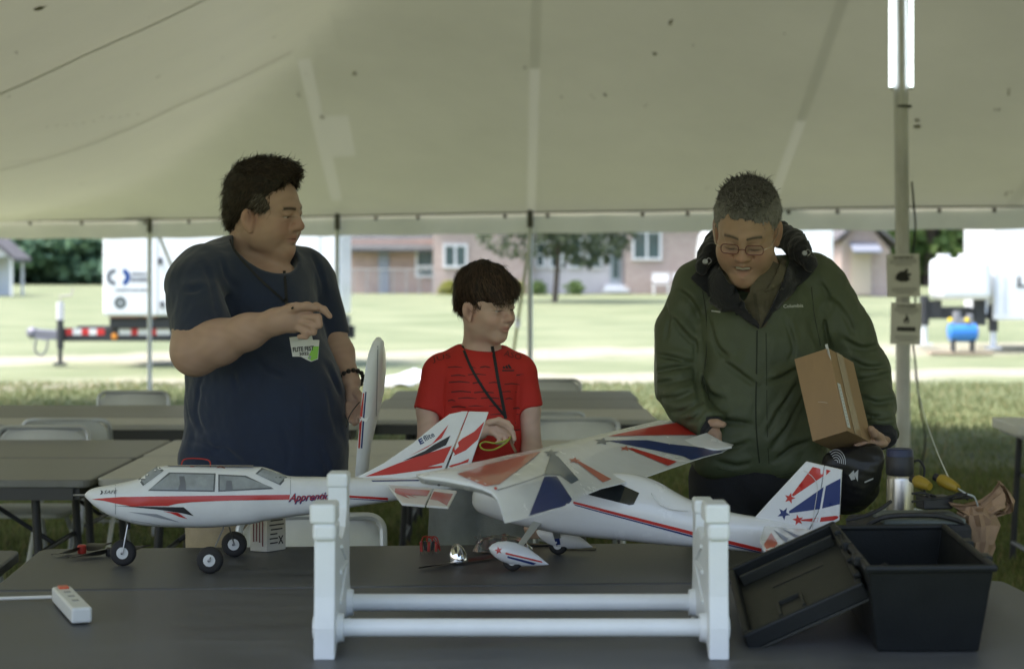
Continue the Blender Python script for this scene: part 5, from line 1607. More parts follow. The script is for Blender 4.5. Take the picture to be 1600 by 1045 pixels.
# propellers
def prop(c, ang, L, label, hubm, tip=None, tilt=4, group='loose propellers on the aeroplane table'):
    t = thing('propeller', label, 'propeller', c, group=group)
    Mz = rot('Z', ang)
    for s in (1, -1):
        b = MB(); v = []
        for i in range(9):
            u = i / 8; r = .012 + u * (L / 2 - .012); ch = .006 + .012 * math.sin(PI * min(1, u * 1.1 + .15)); tw = R(28 * (1 - u) + 8)
            for q, (k, hz_) in enumerate(((-1, 0), (0, .0022), (1, 0), (0, -.0012))):
                p = Vector((s * r, s * k * ch * math.cos(tw), .012 + k * ch * math.sin(tw) + hz_ + r * math.tan(R(tilt)) * s * .6))
                p.z = max(p.z, .0015)
                v.append(Vector(c) + Mz @ p)
        f = [(4 * i + q, 4 * i + (q + 1) % 4, 4 * (i + 1) + (q + 1) % 4, 4 * (i + 1) + q) for i in range(8) for q in range(4)] + [(3, 2, 1, 0), (32, 33, 34, 35)]
        b.add(v, f); b.build('blade', hubm, t, True, w=True, sharp=30)
    b = MB(); b.lathe([(0, 0), (.011, 0), (.012, .004), (.012, .02), (.008, .023), (0, .023)], 14, c); b.build('hub', tip or hubm, t, True, w=True)
    return t
M_prop = mat('prop_black', (.018, .018, .02), .3, coat=.3)
M_redm = mat('prop_red', (.35, .03, .02), .35)
c = PZ(128, 864, .741); prop(c, 52, .20, 'black propeller with a red hub lying near the table\'s far edge at left', M_prop, M_redm)
c = PZ(172, 868, .741); prop(c, 40, .24, 'black propeller lying beside and behind the nose wheel', M_prop)
sp = thing('spinner_propeller', 'chrome spinner with a black propeller lying on the aeroplane table', 'propeller', PZ(722, 880, .741))
c = PZ(724, 880, .741)
b = MB(); b.lathe([(0, 0), (.024, 0), (.0245, .003), (.0225, .018), (.0175, .033), (.009, .044), (0, .048)], 24, c + Vector((-.012, 0, .004)), rot('Y', -8)); b.build('spinner_cone', mat('chrome', (.8, .8, .82), .05, 1.0), sp, True, w=True, sharp=50)
for s, ang_, L_ in ((1, 50, .16), (-1, 45, .15)):
    b = MB(); v = []
    Mz = rot('Z', 48)
    for i in range(9):
        u = i / 8; r = .01 + u * L_; chd = .005 + .011 * math.sin(PI * min(1, u * 1.05 + .15))
        for q, (k, hz_) in enumerate(((-1, 0), (0, .003), (1, 0), (0, -.001))):
            p = Mz @ Vector((s * r, k * chd, .006 + hz_ + (.004 if k * s > 0 else 0))); v.append(c + p)
    b.add(v, [(4 * i + q, 4 * i + (q + 1) % 4, 4 * (i + 1) + (q + 1) % 4, 4 * (i + 1) + q) for i in range(8) for q in range(4)] + [(3, 2, 1, 0), (32, 33, 34, 35)]); b.build('blade', M_prop, sp, True, w=True, sharp=30)
# red and black connector cluster
cc = thing('connector_bundle', 'small bundle of red and black plugs with wires on the aeroplane table', 'connectors', PZ(670, 862, .741))
o_ = PZ(670, 864, .741)
for q in range(5):
    b = MB(); x = -.02 + .01 * q; b.box(o_ + Vector((x, .01 * (q % 2), .018)), (.0075, .014, .026), rot('Y', rr_.uniform(-12, 12))); b.build('plug', M_blk if q % 2 else M_redm, cc, w=True, bevel=.0012)
    b = MB(); b.tube([o_ + Vector((x, 0, .008)), o_ + Vector((x * 1.1, -.006, .002))], .0022, 6); b.build('pin', M_wire, cc, True, w=True)
for q in range(3):
    b = MB(); b.tube(catmull([o_ + Vector((-.02 + .014 * q, .01, .03)), o_ + Vector((-.014 + .012 * q, .015, .042)), o_ + Vector((.006 + .008 * q, .02, .036)), o_ + Vector((.03, .02, .004))], 4), .0016, 6); b.build('wire', MATS['wire_red'], cc, True, w=True)
# clear packet with red parts
ck = thing('clear_packet', 'crinkled clear plastic packet with red parts beside the spatted wheel', 'packet', PZ(780, 868, .741))
o_ = PZ(782, 868, .741)
b = MB(); v = []; rr_ = random.Random(12)
NX, NY = 12, 6
for s in (1, -1):
    for i in range(NX):
        for j in range(NY):
            u = i / (NX - 1); w_ = j / (NY - 1); e_ = math.sin(PI * u) * math.sin(PI * w_)
            v.append(o_ + Vector((-.075 + .16 * u, .03 + .07 * w_ - .02 * u, .006 + (.042 * e_ ** .5 if s > 0 else 0) + rr_.uniform(0, .006) * (s > 0) * (e_ > 0))))
o2 = NX * NY
b.add(v, [(i * NY + j, (i + 1) * NY + j, (i + 1) * NY + j + 1, i * NY + j + 1) for i in range(NX - 1) for j in range(NY - 1)] + [(o2 + i * NY + j, o2 + i * NY + j + 1, o2 + (i + 1) * NY + j + 1, o2 + (i + 1) * NY + j) for i in range(NX - 1) for j in range(NY - 1)])
b.build('film', mat('clear_film', (.95, .96, .96), .06, trans=.92, spec=.8), ck, True, w=True, sharp=20)
for q, (dx, dy, r_) in enumerate(((-.035, .06, .014), (-.02, .05, .012), (.01, .065, .010))):
    b = MB(); b.lathe([(0, 0), (r_, 0), (r_ * 1.05, .008), (r_ * .7, .022), (0, .024)], 14, o_ + Vector((dx, dy, .009))); b.build('red_part', M_redm, ck, True, w=True)
b = MB()
for q in range(5):
    a_ = R(72 * q); b.tube([o_ + Vector((-.058, .06, .035)), o_ + Vector((-.058 + .014 * math.cos(a_), .055, .035 + .014 * math.sin(a_)))], .002, 5)
b.build('metal_cross', M_wire, ck, True, w=True)
b = MB(); b.box(o_ + Vector((.03, .03, .004)), (.10, .02, .008)); b.build('dark_base', M_blk, ck, w=True)
# narrow tan strip of card by the far spat
b = MB(); b.box((P(905, 862, 5.3).x, 5.3, .7435), (.09, .03, .004)); tag(b.build('card_strip', mat('card_tan', (.35, .33, .24), .7)), 'narrow tan strip of card under the wing by the far wheel pant', 'card')
b = MB(); b.box((P(843, 852, 5.36).x, 5.36, .7435), (.08, .03, .005)); tag(b.build('dark_strip', M_blk), 'thin black strip lying behind the clear packet', 'strip')
# ------------------------------------------------------------ people: bodies grown from distance fields into one skin each
class Field:
    def __init__(s, lo, hi, vox):
        s.lo = np.array(lo, float); s.vox = vox
        s.n = np.ceil((np.array(hi, float) - s.lo) / vox).astype(int) + 1
        s.D = np.full(s.n, 0.5, np.float32)
        s.ax = [(s.lo[i] + vox * np.arange(s.n[i])).astype(np.float32) for i in range(3)]
    def region(s, lo, hi):
        a = np.clip(np.floor((np.array(lo) - s.lo) / s.vox).astype(int), 0, s.n)
        b = np.clip(np.ceil((np.array(hi) - s.lo) / s.vox).astype(int) + 1, 0, s.n)
        sl = tuple(slice(a[i], b[i]) for i in range(3))
        g = (s.ax[0][sl[0]][:, None, None], s.ax[1][sl[1]][None, :, None], s.ax[2][sl[2]][None, None, :])
        return sl, g
    def comb(s, sl, d, k, op):
        A = s.D[sl]
        if op == 's': d = -d
        if op == 'u':
            h = np.maximum(k - np.abs(A - d), 0) / k
            s.D[sl] = np.minimum(A, d) - h * h * k * .25
        else:
            h = np.maximum(k - np.abs(A - d), 0) / k
            s.D[sl] = np.maximum(A, d) + h * h * k * .25
    def ell(s, c, r, M=None, k=.02, op='u'):
        c = np.array(c, float); r = np.array(r if hasattr(r, '__len__') else (r, r, r), float)
        m = r.max() + k + .02
        sl, g = s.region(c - m, c + m)
        if s.D[sl].size == 0: return
        p = [g[i] - np.float32(c[i]) for i in range(3)]
        if M is not None:
            M = np.array(M, np.float32)
            p = [p[0] * M[0, i] + p[1] * M[1, i] + p[2] * M[2, i] for i in range(3)]
        k0 = np.sqrt((p[0] / r[0]) ** 2 + (p[1] / r[1]) ** 2 + (p[2] / r[2]) ** 2)
        k1 = np.sqrt((p[0] / r[0] ** 2) ** 2 + (p[1] / r[1] ** 2) ** 2 + (p[2] / r[2] ** 2) ** 2) + 1e-6
        s.comb(sl, (k0 * (k0 - 1) / k1).astype(np.float32), k, op)
    def cap(s, a, b, ra, rb=None, k=.02, op='u', flat=False):
        rb = ra if rb is None else rb
        a = np.array(a, float); b = np.array(b, float); m = max(ra, rb) + k + .02
        sl, g = s.region(np.minimum(a, b) - m, np.maximum(a, b) + m)
        if s.D[sl].size == 0: return
        ab = b - a; L2 = float(ab @ ab) + 1e-9
        p = [g[i] - np.float32(a[i]) for i in range(3)]
        t0 = (p[0] * ab[0] + p[1] * ab[1] + p[2] * ab[2]) / L2
        t = np.clip(t0, 0, 1.3 if flat else 1)
        d = np.sqrt((p[0] - t * ab[0]) ** 2 + (p[1] - t * ab[1]) ** 2 + (p[2] - t * ab[2]) ** 2) - (ra + (rb - ra) * np.clip(t, 0, 1))
        if flat:
            d = np.maximum(d, (t0 - 1) * math.sqrt(L2))
        s.comb(sl, d.astype(np.float32), k, op)
    def path(s, pts, rs, k=.01, op='u'):
        for i in range(len(pts) - 1): s.cap(pts[i], pts[i + 1], rs[i], rs[i + 1], k, op)
    def box(s, c, h, M=None, r=.01, k=.01, op='u'):
        c = np.array(c, float); m = np.linalg.norm(h) + k + .02
        sl, g = s.region(c - m, c + m)
        p = [g[i] - np.float32(c[i]) for i in range(3)]
        if M is not None:
            M = np.array(M, np.float32); p = [p[0] * M[0, i] + p[1] * M[1, i] + p[2] * M[2, i] for i in range(3)]
        q = [np.abs(p[i]) - (h[i] - r) for i in range(3)]
        d = np.sqrt(np.maximum(q[0], 0) ** 2 + np.maximum(q[1], 0) ** 2 + np.maximum(q[2], 0) ** 2) + np.minimum(np.maximum(np.maximum(q[0], q[1]), q[2]), 0) - r
        s.comb(sl, d.astype(np.float32), k, op)
    def below(s, z):      # remove everything below z
        s.D = np.maximum(s.D, (np.float32(z) - s.ax[2])[None, None, :])
    def ripple(s, amp, freq, seed=0, stretch=(1, 1, 1)):
        g = [s.ax[0][:, None, None] * stretch[0], s.ax[1][None, :, None] * stretch[1], s.ax[2][None, None, :] * stretch[2]]
        r = np.random.default_rng(seed); acc = 0
        for o in range(3):
            f = freq * 1.9 ** o
            v = r.normal(size=(3, 3)); ph = r.random(3) * 6
            w1 = np.sin(f * (v[0, 0] * g[0] + v[0, 1] * g[1] + v[0, 2] * g[2]) + ph[0])
            w2 = np.sin(f * (v[1, 0] * g[0] + v[1, 1] * g[1] + v[1, 2] * g[2]) + ph[1] + 1.3 * w1)
            acc = acc + (w1 * w2) / 1.7 ** o
        s.D += (amp * acc).astype(np.float32)
    def press(s, pts, w, amp):
        """cloth pressed in (amp > 0) or lifted (amp < 0) along a line, fading towards its ends"""
        pts = [np.array(p, float) for p in pts]
        if len(pts) < 2: return
        A = np.array(pts); m = 3 * w
        sl, g = s.region(A.min(0) - m, A.max(0) + m)
        if s.D[sl].size == 0: return
        n = len(pts) - 1; best = None; T = None
        for i in range(n):
            a, b = pts[i], pts[i + 1]; ab = b - a; L2 = float(ab @ ab) + 1e-9
            p = [g[j] - np.float32(a[j]) for j in range(3)]
            t = np.clip((p[0] * ab[0] + p[1] * ab[1] + p[2] * ab[2]) / L2, 0, 1)
            d2 = (p[0] - t * ab[0]) ** 2 + (p[1] - t * ab[1]) ** 2 + (p[2] - t * ab[2]) ** 2
            q = (t + i) / n
            if best is None: best, T = d2, q + 0 * d2
            else:
                k = d2 < best; best = np.where(k, d2, best); T = np.where(k, q, T)
        s.D[sl] += (amp * np.exp(-best / (w * w)) * np.sin(PI * np.clip(T, .04, .96)) ** .7).astype(np.float32)
    def fold(s, a, b, w=.010, depth=.8, k=.015):
        """a crease pressed in along a line"""
        s.press([a, (np.array(a) + np.array(b)) / 2, b], w * 1.5, w * .7)
    def hit(s, px, py, d0=4.8, d1=6.2):
        ds = np.arange(d0, d1, .004)
        q = np.stack([(px - 800) * ds / F, ds, H - (py - HY) * ds / F], 1)
        ijk = np.round((q - s.lo) / s.vox).astype(int)
        ok = ((ijk >= 0) & (ijk < s.n)).all(1)
        ijk = np.clip(ijk, 0, s.n - 1)
        v = np.where(ok, s.D[ijk[:, 0], ijk[:, 1], ijk[:, 2]], 1)
        w_ = np.argmax(v < 0)
        return q[w_] if v[w_] < 0 else None
    def crease(s, pts, depth=.006, ridge=.004, w=.009):
        """a pressed fold with a soft ridge above it, traced over the cloth"""
        q = catmull([Vector((x, y, 0)) for x, y in pts], 3)
        h = [s.hit(p.x, p.y) for p in q]; h = [p for p in h if p is not None]
        g = [s.hit(p.x + 2, p.y - 9) for p in q]; g = [p for p in g if p is not None]
        def ok(l): return len(l) > 1 and max(np.linalg.norm(l[i + 1] - l[i]) for i in range(len(l) - 1)) < .09
        if ok(h): s.press(h, w, depth)
        if ok(g): s.press(g, w * 1.7, -ridge)
    def mesh(s, smooth=1):
        D = s.D
        D[0], D[-1] = .5, .5; D[:, 0], D[:, -1] = .5, .5; D[:, :, 0], D[:, :, -1] = .5, .5
        S = (D < 0)
        cnt = np.zeros(tuple(np.array(D.shape) - 1), np.int8)
        for i in (0, 1):
            for j in (0, 1):
                for k in (0, 1):
                    cnt += S[i:D.shape[0] - 1 + i, j:D.shape[1] - 1 + j, k:D.shape[2] - 1 + k]
        act = (cnt > 0) & (cnt < 8)
        I = np.argwhere(act)
        idx = np.full(cnt.shape, -1, np.int32); idx[act] = np.arange(len(I))
        corners = np.array([(i, j, k) for i in (0, 1) for j in (0, 1) for k in (0, 1)])
        val = np.stack([D[I[:, 0] + c[0], I[:, 1] + c[1], I[:, 2] + c[2]] for c in corners], 1)
        acc = np.zeros((len(I), 3)); w = np.zeros(len(I))
        for a in range(8):
            for b in range(a + 1, 8):
                if np.abs(corners[a] - corners[b]).sum() != 1: continue
                va, vb = val[:, a], val[:, b]; cr_ = (va < 0) != (vb < 0)
                t = np.where(cr_, va / np.where(cr_, va - vb, 1), 0)
                p = corners[a] + t[:, None] * (corners[b] - corners[a])
                acc += p * cr_[:, None]; w += cr_
        V = (I + acc / w[:, None]) * s.vox + s.lo
        Fs = []
        for ax in range(3):
            o1, o2 = [(1, 2), (2, 0), (0, 1)][ax]
            sl0 = [slice(None)] * 3; sl1 = [slice(None)] * 3
            sl0[ax] = slice(0, -1); sl1[ax] = slice(1, None)
            a = S[tuple(sl0)]; b = S[tuple(sl1)]
            e = np.argwhere(a != b)
            e = e[(e[:, o1] > 0) & (e[:, o2] > 0)]
            inside = S[e[:, 0], e[:, 1], e[:, 2]]
            def cell(d1, d2):
                q = e.copy(); q[:, o1] -= d1; q[:, o2] -= d2
                return idx[np.minimum(q[:, 0], idx.shape[0] - 1), np.minimum(q[:, 1], idx.shape[1] - 1), np.minimum(q[:, 2], idx.shape[2] - 1)]
            quad = np.stack([cell(1, 1), cell(0, 1), cell(0, 0), cell(1, 0)], 1)
            ok = (quad >= 0).all(1)
            quad = quad[ok]; ins = inside[ok]
            quad[~ins] = quad[~ins][:, ::-1]
            Fs.append(quad)
        Fq = np.concatenate(Fs)
        for _ in range(smooth):
            acc = np.zeros_like(V); w = np.zeros(len(V))
            for i in range(4):
                np.add.at(acc, Fq[:, i], V[Fq[:, (i + 1) % 4]]); np.add.at(w, Fq[:, i], 1)
            V = V * .5 + .5 * acc / np.maximum(w, 1)[:, None]
        return V, Fq

def field_obj(name, fl, m, parent, cols=None, smooth=1):
    V, Fq = fl.mesh(smooth)
    me = bpy.data.meshes.new(name)
    org = np.array(root_loc(parent))
    me.vertices.add(len(V)); me.vertices.foreach_set('co', (V - org).ravel())
    me.loops.add(len(Fq) * 4); me.loops.foreach_set('vertex_index', Fq.ravel().astype(np.int32))
    me.polygons.add(len(Fq)); me.polygons.foreach_set('loop_start', np.arange(len(Fq), dtype=np.int32) * 4)
    me.update(calc_edges=True)
    me.polygons.foreach_set('use_smooth', [True] * len(Fq))
    me.materials.append(m)
    if cols is not None:
        c4 = np.ones((len(V), 4), np.float32); c4[:, :3] = cols(V)
        me.color_attributes.new('Col', 'FLOAT_COLOR', 'POINT').data.foreach_set('color', c4.ravel())
    o = bpy.data.objects.new(name, me); C.objects.link(o); o.parent = parent
    return o

def V3(v): return np.array(v, float)
class Head:
    """head frame: x to its right, y forward, z up, origin between the ears"""
    def __init__(s, T, yaw, pitch, roll=0, sc=1.0):
        s.T = V3(T); s.s = sc
        s.M = np.array(rot('Z', yaw) @ rot('X', pitch) @ rot('Y', roll))
    def w(s, p): return s.T + s.M @ (V3(p) * s.s)
    def loc(s, V): return (V - s.T) @ s.M / s.s
    def grow(s, f, closed=False, brow=1.0, jaw=1.0, cheek=1.0, nose=1.0, cran=1.0, smile=False, ear_z=-.008, chin=1.0, eyes_down=.5, fat=0.0):
        q = s.s
        def E(c, r, k=.02, op='u', R_=None):
            M = s.M if R_ is None else s.M @ np.array(R_)
            f.ell(s.w(c), V3(r) * q, M, k * q, op)
        def K(a, b, ra, rb=None, k=.012, op='u'): f.cap(s.w(a), s.w(b), ra * q, (rb or ra) * q, k * q, op)
        E((0, -.018, .036 * cran), (.076, .097, .086 * cran))
        E((0, .028, .004), (.067, .068, .088), .03)
        E((0, .032, -.058), (.055 * jaw, .058, .050), .03)
        E((0, .064, -.094), (.028 * jaw, .026 * chin, .020), .03)
        for x in (-1, 1):
            E((x * .046 * jaw, .012, -.068), (.022, .034, .034), .03)          # jaw angle
            E((x * .040, .058, -.030), (.026 * cheek, .030, .026 * cheek), .025)   # cheek
            K((x * .012, .092, .026), (x * .044, .078, .024), .0085 * brow, .007 * brow, .016)   # brow
            E((x * .031, .102, .004), (.0185, .016, .0125), .012, 's')           # eye hollow
            # lids over the eye ball
            E((x * .031, .0845, .0085 if not closed else .0035), (.0155, .0125, .0085 if not closed else .0115), .005)
            E((x * .031, .0835, -.0065), (.0150, .0115, .0062), .005)
            K((x * .018, .094, .015), (x * .044, .084, .013), .0035, .003, .006)
            # ear
            E((x * .083, -.006, ear_z), (.009, .020, .032), .006, R_=rot('Z', x * 18) @ rot('X', 10))
            E((x * .0925, .001, ear_z + .003), (.0065, .011, .019), .005, 's', R_=rot('X', 10))
            E((x * .081, .003, ear_z - .028), (.006, .009, .010), .005)
            # nostril wing
            E((x * .0125 * nose, .103, -.0285), (.0085, .0105, .0080), .007)
            E((x * .0065, .110, -.037), (.0035, .006, .003), .004, 's')
        K((0, .088, .020), (0, .113, -.018), .0085 * nose, .0105 * nose, .014)
        E((0, .115, -.024), (.0125 * nose, .0115, .0100), .010)
        # philtrum and lips
        E((0, .088, -.045), (.022, .014, .013), .016)
        K((-.021, .088, -.0575), (0, .1015, -.0525), .0042, .0058, .006); K((.021, .088, -.0575), (0, .1015, -.0525), .0042, .0058, .006)
        lz = -.0665 if not smile else -.083
        lw = -.0605 if not smile else -.072
        K((-.018, .088, lw), (0, .0985, lz), .0045, .0070, .007); K((.018, .088, lw), (0, .0985, lz), .0045, .0070, .007)
        if smile:
            E((0, .1, -.0685), (.0265, .027, .0120), .003, 's'); E((0, .070, -.108), (.030, .026, .018), .02)
            for x in (-1, 1): K((x * .026, .09, -.03), (x * .034, .078, -.062), .003, .002, .008, 's')
        else:
            K((-.024, .094, -.0603), (-.0, .1085, -.0590), .0012, .0014, .003, 's'); K((.024, .094, -.0603), (0, .1085, -.0590), .0012, .0014, .003, 's')
        E((0, .100, -.081), (.018, .008, .006), .010, 's')
        if fat:
            E((0, .035, -.105), (.06 * fat, .055, .035), .03)
            for x in (-1, 1): E((x * .045, .04, -.055), (.034 * fat, .04, .036), .03)
    def tint(s, V, base, warm, lip, stub=0.0, browc=(.05, .035, .025), brow_w=1.0, smile=False, brow_z=0.0):
        L = s.loc(V); x, y, z = L[:, 0], L[:, 1], L[:, 2]; ax_ = np.abs(x)
        c = np.repeat(np.array(base, float)[None], len(V), 0)
        def g(cx, cy, cz, rx, ry, rz, sym=True):
            X = ax_ if sym else x
            return np.exp(-(((X - cx) / rx) ** 2 + ((y - cy) / ry) ** 2 + ((z - cz) / rz) ** 2))
        def mix(m, col):
            nonlocal c
            m = np.clip(m, 0, 1)[:, None]; c = c * (1 - m) + np.array(col, float)[None] * m
        mix(.55 * g(.038, .07, -.03, .025, .04, .022) + .6 * g(0, .115, -.022, .014, .03, .014) + .5 * g(.08, 0, -.01, .02, .03, .035) + .4 * g(0, .08, -.1, .02, .04, .012), warm)
        n = np.sin(V[:, 0] * 91 + 3 * np.sin(V[:, 2] * 57)) * np.sin(V[:, 2] * 83 + 2 * np.sin(V[:, 1] * 71))
        c *= (1 + .05 * n)[:, None]
        if stub: mix(stub * np.clip(g(.03, .06, -.085, .05, .06, .035) + g(0, .09, -.047, .022, .03, .008), 0, 1), (.16, .12, .10))
        lower = -.070 if smile else -.063
        mix((.6 if smile else 1.1) * g(0, .095, -.054, .019, .02, .0045) + (.5 if smile else 1.1) * g(0, .095, lower if not smile else -.081, .017, .02, .0055), lip)
        mix(1.1 * g(0, .1, -.0602, .022, .02, .0014) if not smile else 1.4 * g(0, .075, -.070, .022, .014, .010), (.07, .02, .02))
        bz = .022 + brow_z + .004 * np.cos((ax_ - .03) * 60)
        mix(1.2 * np.exp(-(((z - bz) / (.0042 * brow_w)) ** 2)) * ((ax_ > .011) & (ax_ < .05) & (y > .06)), browc)
        mix(.75 * g(.090, .003, -.010, .010, .010, .018), (.20, .10, .08))  # shade inside the ear put into the skin colour
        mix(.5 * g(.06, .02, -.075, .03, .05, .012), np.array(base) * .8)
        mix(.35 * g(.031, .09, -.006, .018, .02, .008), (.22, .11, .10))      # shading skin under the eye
        mix(1.3 * g(.031, .1, .0016 if not smile else -.0075, .0155, .03, .0019) , (.02, .012, .010))
        mix(.4 * g(.031, .1, .0150, .014, .03, .0016), (.14, .08, .06))     # lashes
        return c
def eyes(h, parent, iris=(.10, .06, .03), look=(0, 1, 0)):
    for x in (-1, 1):
        b = MB(); c = h.w((x * .031, .0795, .0012)); b.ball(c, .0135 * h.s, 14, 0)
        lk = Vector(h.M @ V3(look)).normalized(); Mq = lk.to_track_quat('Z', 'Y').to_matrix()
        o = b.build('eye', mat('eye_white', (.5, .47, .45), .2), parent, True, w=True)
        b = MB(); b.lathe([(0, .0133 * h.s), (.0058 * h.s, .0124 * h.s), (.006 * h.s, .0118 * h.s), (0, .011 * h.s)][::-1], 14, c, Mq); b.build('iris', mat('iris_brown', iris, .15), o, True, w=True)

def strands(name, hobj, head, n, L, wid, flow, lift, jit, seed, cols, m, parent, keep=None, curl=0.0):
    """short hairs laid over the hair mass so that its outline is uneven"""
    r = np.random.default_rng(seed)
    me = hobj.data; nv = len(me.vertices)
    co = np.empty(nv * 3); me.vertices.foreach_get('co', co); co = co.reshape(-1, 3) + np.array(root_loc(parent))
    no = np.empty(nv * 3); me.vertices.foreach_get('normal', no); no = no.reshape(-1, 3)
    ids = r.integers(0, nv, n)
    if keep is not None:
        ok = keep(head.loc(co[ids])); ids = ids[ok]; n = len(ids)
    p = co[ids]; nn = no[ids]; Lc = head.loc(p)
    fl = flow(Lc) @ head.M.T
    fl = fl - nn * (fl * nn).sum(1)[:, None]
    fl /= np.linalg.norm(fl, axis=1)[:, None] + 1e-6
    d = fl + nn * lift + r.normal(size=(n, 3)) * jit
    d /= np.linalg.norm(d, axis=1)[:, None]
    ll = L * (.5 + .8 * r.random(n))[:, None]
    side = np.cross(d, nn); side /= np.linalg.norm(side, axis=1)[:, None] + 1e-6
    wv = side * wid * (.6 + .7 * r.random(n))[:, None]
    bend = -nn * ll * .35 + r.normal(size=(n, 3)) * ll * curl
    p0 = p - nn * .002; p1 = p + d * ll * .5 ; p2 = p + d * ll + bend
    V = np.stack([p0 - wv, p0 + wv, p1 + wv * .8, p1 - wv * .8, p2], 1).reshape(-1, 3)
    k = np.arange(n)[:, None] * 5
    Fl = (k + np.array([0, 1, 2, 3])).tolist() + (k + np.array([3, 2, 4])).tolist()
    t = r.random(n)
    cc = cols(Lc, t, r)
    o = mesh_obj(name, V, Fl, m, hobj, True, None, tuple(root_loc(parent)), np.repeat(cc, 5, 0))
    o['kind'] = 'stuff'
    return o

def drape(name, bvh, pts, wpx, m, parent, lift=.002, th=.0015, sub=8):
    """a flat strap lying on the surface, given as photograph pixels"""
    q = catmull([Vector((x, y, 0)) for x, y in pts], sub); L_, R_ = [], []
    c0 = []
    for p in q:
        d = (P(p.x, p.y, 1) - EYE).normalized(); h = bvh.ray_cast(EYE, d)
        if h[0] is None: continue
        c0.append(h[0] - d * lift)
    for _ in range(2): c0 = [c0[0]] + [(c0[i - 1] + c0[i] * 2 + c0[i + 1]) / 4 for i in range(1, len(c0) - 1)] + [c0[-1]]
    v = []; hw_ = wpx / 2 * c0[0].y / F
    for i, p in enumerate(c0):
        t = (c0[min(i + 1, len(c0) - 1)] - c0[max(i - 1, 0)]).normalized(); vd = (p - EYE).normalized()
        s_ = t.cross(vd).normalized()
        v += [p - s_ * hw_ - vd * th, p + s_ * hw_ - vd * th, p + s_ * hw_ + vd * th, p - s_ * hw_ + vd * th]
    f = [(4 * i + a, 4 * i + (a + 1) % 4, 4 * i + 4 + (a + 1) % 4, 4 * i + 4 + a) for i in range(len(c0) - 1) for a in range(4)]
    return mesh_obj(name, v, f, m, parent, False, None, tuple(root_loc(parent)))

M_skin = mat('skin', (.4, .25, .18), .5, attr='Col', sss=.12, spec=.35, bump=.05, bscale=300)
M_hair = mat('hair', (.03, .02, .015), .55, attr='Col', spec=.35)
M_lan = mat('lanyard_black', (.012, .012, .014), .7)

def bbox(parts, m=.06):
    a = np.array(parts); return a.min(0) - m, a.max(0) + m

# ============ man in navy, left
p1 = thing('person', 'heavy set man in a navy t-shirt with lanyard badge, pointing to the right', 'person', (P(410, 700, 5.82).x, 5.82, 0))
hd = Head(P(416, 331, 5.80), -115, -10, 4, 1.05)
f = Field((-1.08, 5.2, -.0), (-.36, 6.2, 1.86), .0036)
hd.grow(f, brow=1.1, jaw=1.0, cheek=1.05, nose=1.12, ear_z=-.020, fat=.5)
f.cap(hd.w((0, -.045, -.05)), P(388, 432, 5.86), .058, .078, .025)
f.ell(hd.w((0, .070, -.098)), V3((.028, .020, .018)) * 1.1, hd.M, .03)
f.ell(P(405, 445, 5.83), (.15, .12, .07), None, .04)
f.ell(P(400, 560, 5.85), (.17, .15, .30), None, .05)
f.ell(P(412, 720, 5.86), (.18, .16, .20), None, .05)
# near arm: shoulder, elbow, wrist
el = P(306, 548, 5.50); wr = P(432, 502, 5.36)
f.cap(P(303, 450, 5.63), el, .068, .066, .03)
f.path([el, el.lerp(wr, .3), el.lerp(wr, .65), wr], [.066, .060, .046, .033], .03)
# pointing hand
f.ell(P(460, 496, 5.345), (.040, .020, .040), rot('Y', -10), .016)
f.cap(wr, P(455, 498, 5.35), .034, .033, .02)
f.path([P(474, 487, 5.335), P(494, 479, 5.325), P(506, 484, 5.32), P(515, 494, 5.318)], [.0125, .0112, .0098, .0082], .006)
f.path([P(474, 494, 5.33), P(497, 496, 5.312), P(499, 508, 5.312), P(486, 513, 5.325)], [.0120, .0104, .0095, .0084], .003)
f.path([P(470, 503, 5.33), P(490, 509, 5.315), P(490, 519, 5.318), P(478, 521, 5.328)], [.0115, .0099, .0092, .0080], .003)
f.path([P(464, 511, 5.333), P(480, 519, 5.32), P(478, 526, 5.323), P(468, 526, 5.332)], [.0105, .0090, .0082, .0074], .003)
f.path([P(442, 488, 5.335), P(462, 480, 5.315), P(480, 478, 5.31), P(494, 481, 5.308)], [.0140, .0125, .0108, .0090], .008)
# far arm
f.path([P(490, 440, 5.97), P(513, 525, 5.94), P(528, 552, 5.90), P(548, 598, 5.80)], [.06, .050, .045, .030], .03)
f.ell(P(551, 621, 5.77), (.022, .026, .042), None, .015)
for i, (a, c, e) in enumerate((((556, 628), (566, 640), (562, 652)), ((552, 634), (560, 648), (558, 658)), ((547, 636), (553, 651), (554, 661)), ((543, 634), (546, 648), (549, 657)))):
    f.path([P(*a, 5.75), P(*c, 5.70 + .01 * i), P(*e, 5.66 + .012 * i)], [.0115, .0105, .009], .005)
f.path([P(556, 612, 5.76), P(565, 622, 5.69), P(568, 634, 5.65)], [.013, .012, .010], .008)
# legs
for sx, sd in ((-.11, -.03), (.12, .05)):
    hx_ = P(412, 0, 5.84).x + sx
    f.path([V3((hx_, 5.84 + sd, .86)), V3((hx_ + .01, 5.84 + sd, .48)), V3((hx_, 5.87 + sd, .10))], [.10, .065, .045], .03)
def skin1(V): return hd.tint(V, (.47, .315, .25), (.54, .25, .20), (.46, .21, .18), stub=.12, browc=(.06, .045, .035))
body1 = field_obj('body', f, M_skin, p1, skin1)
eyes(hd, p1, look=(0, 1, -.35))
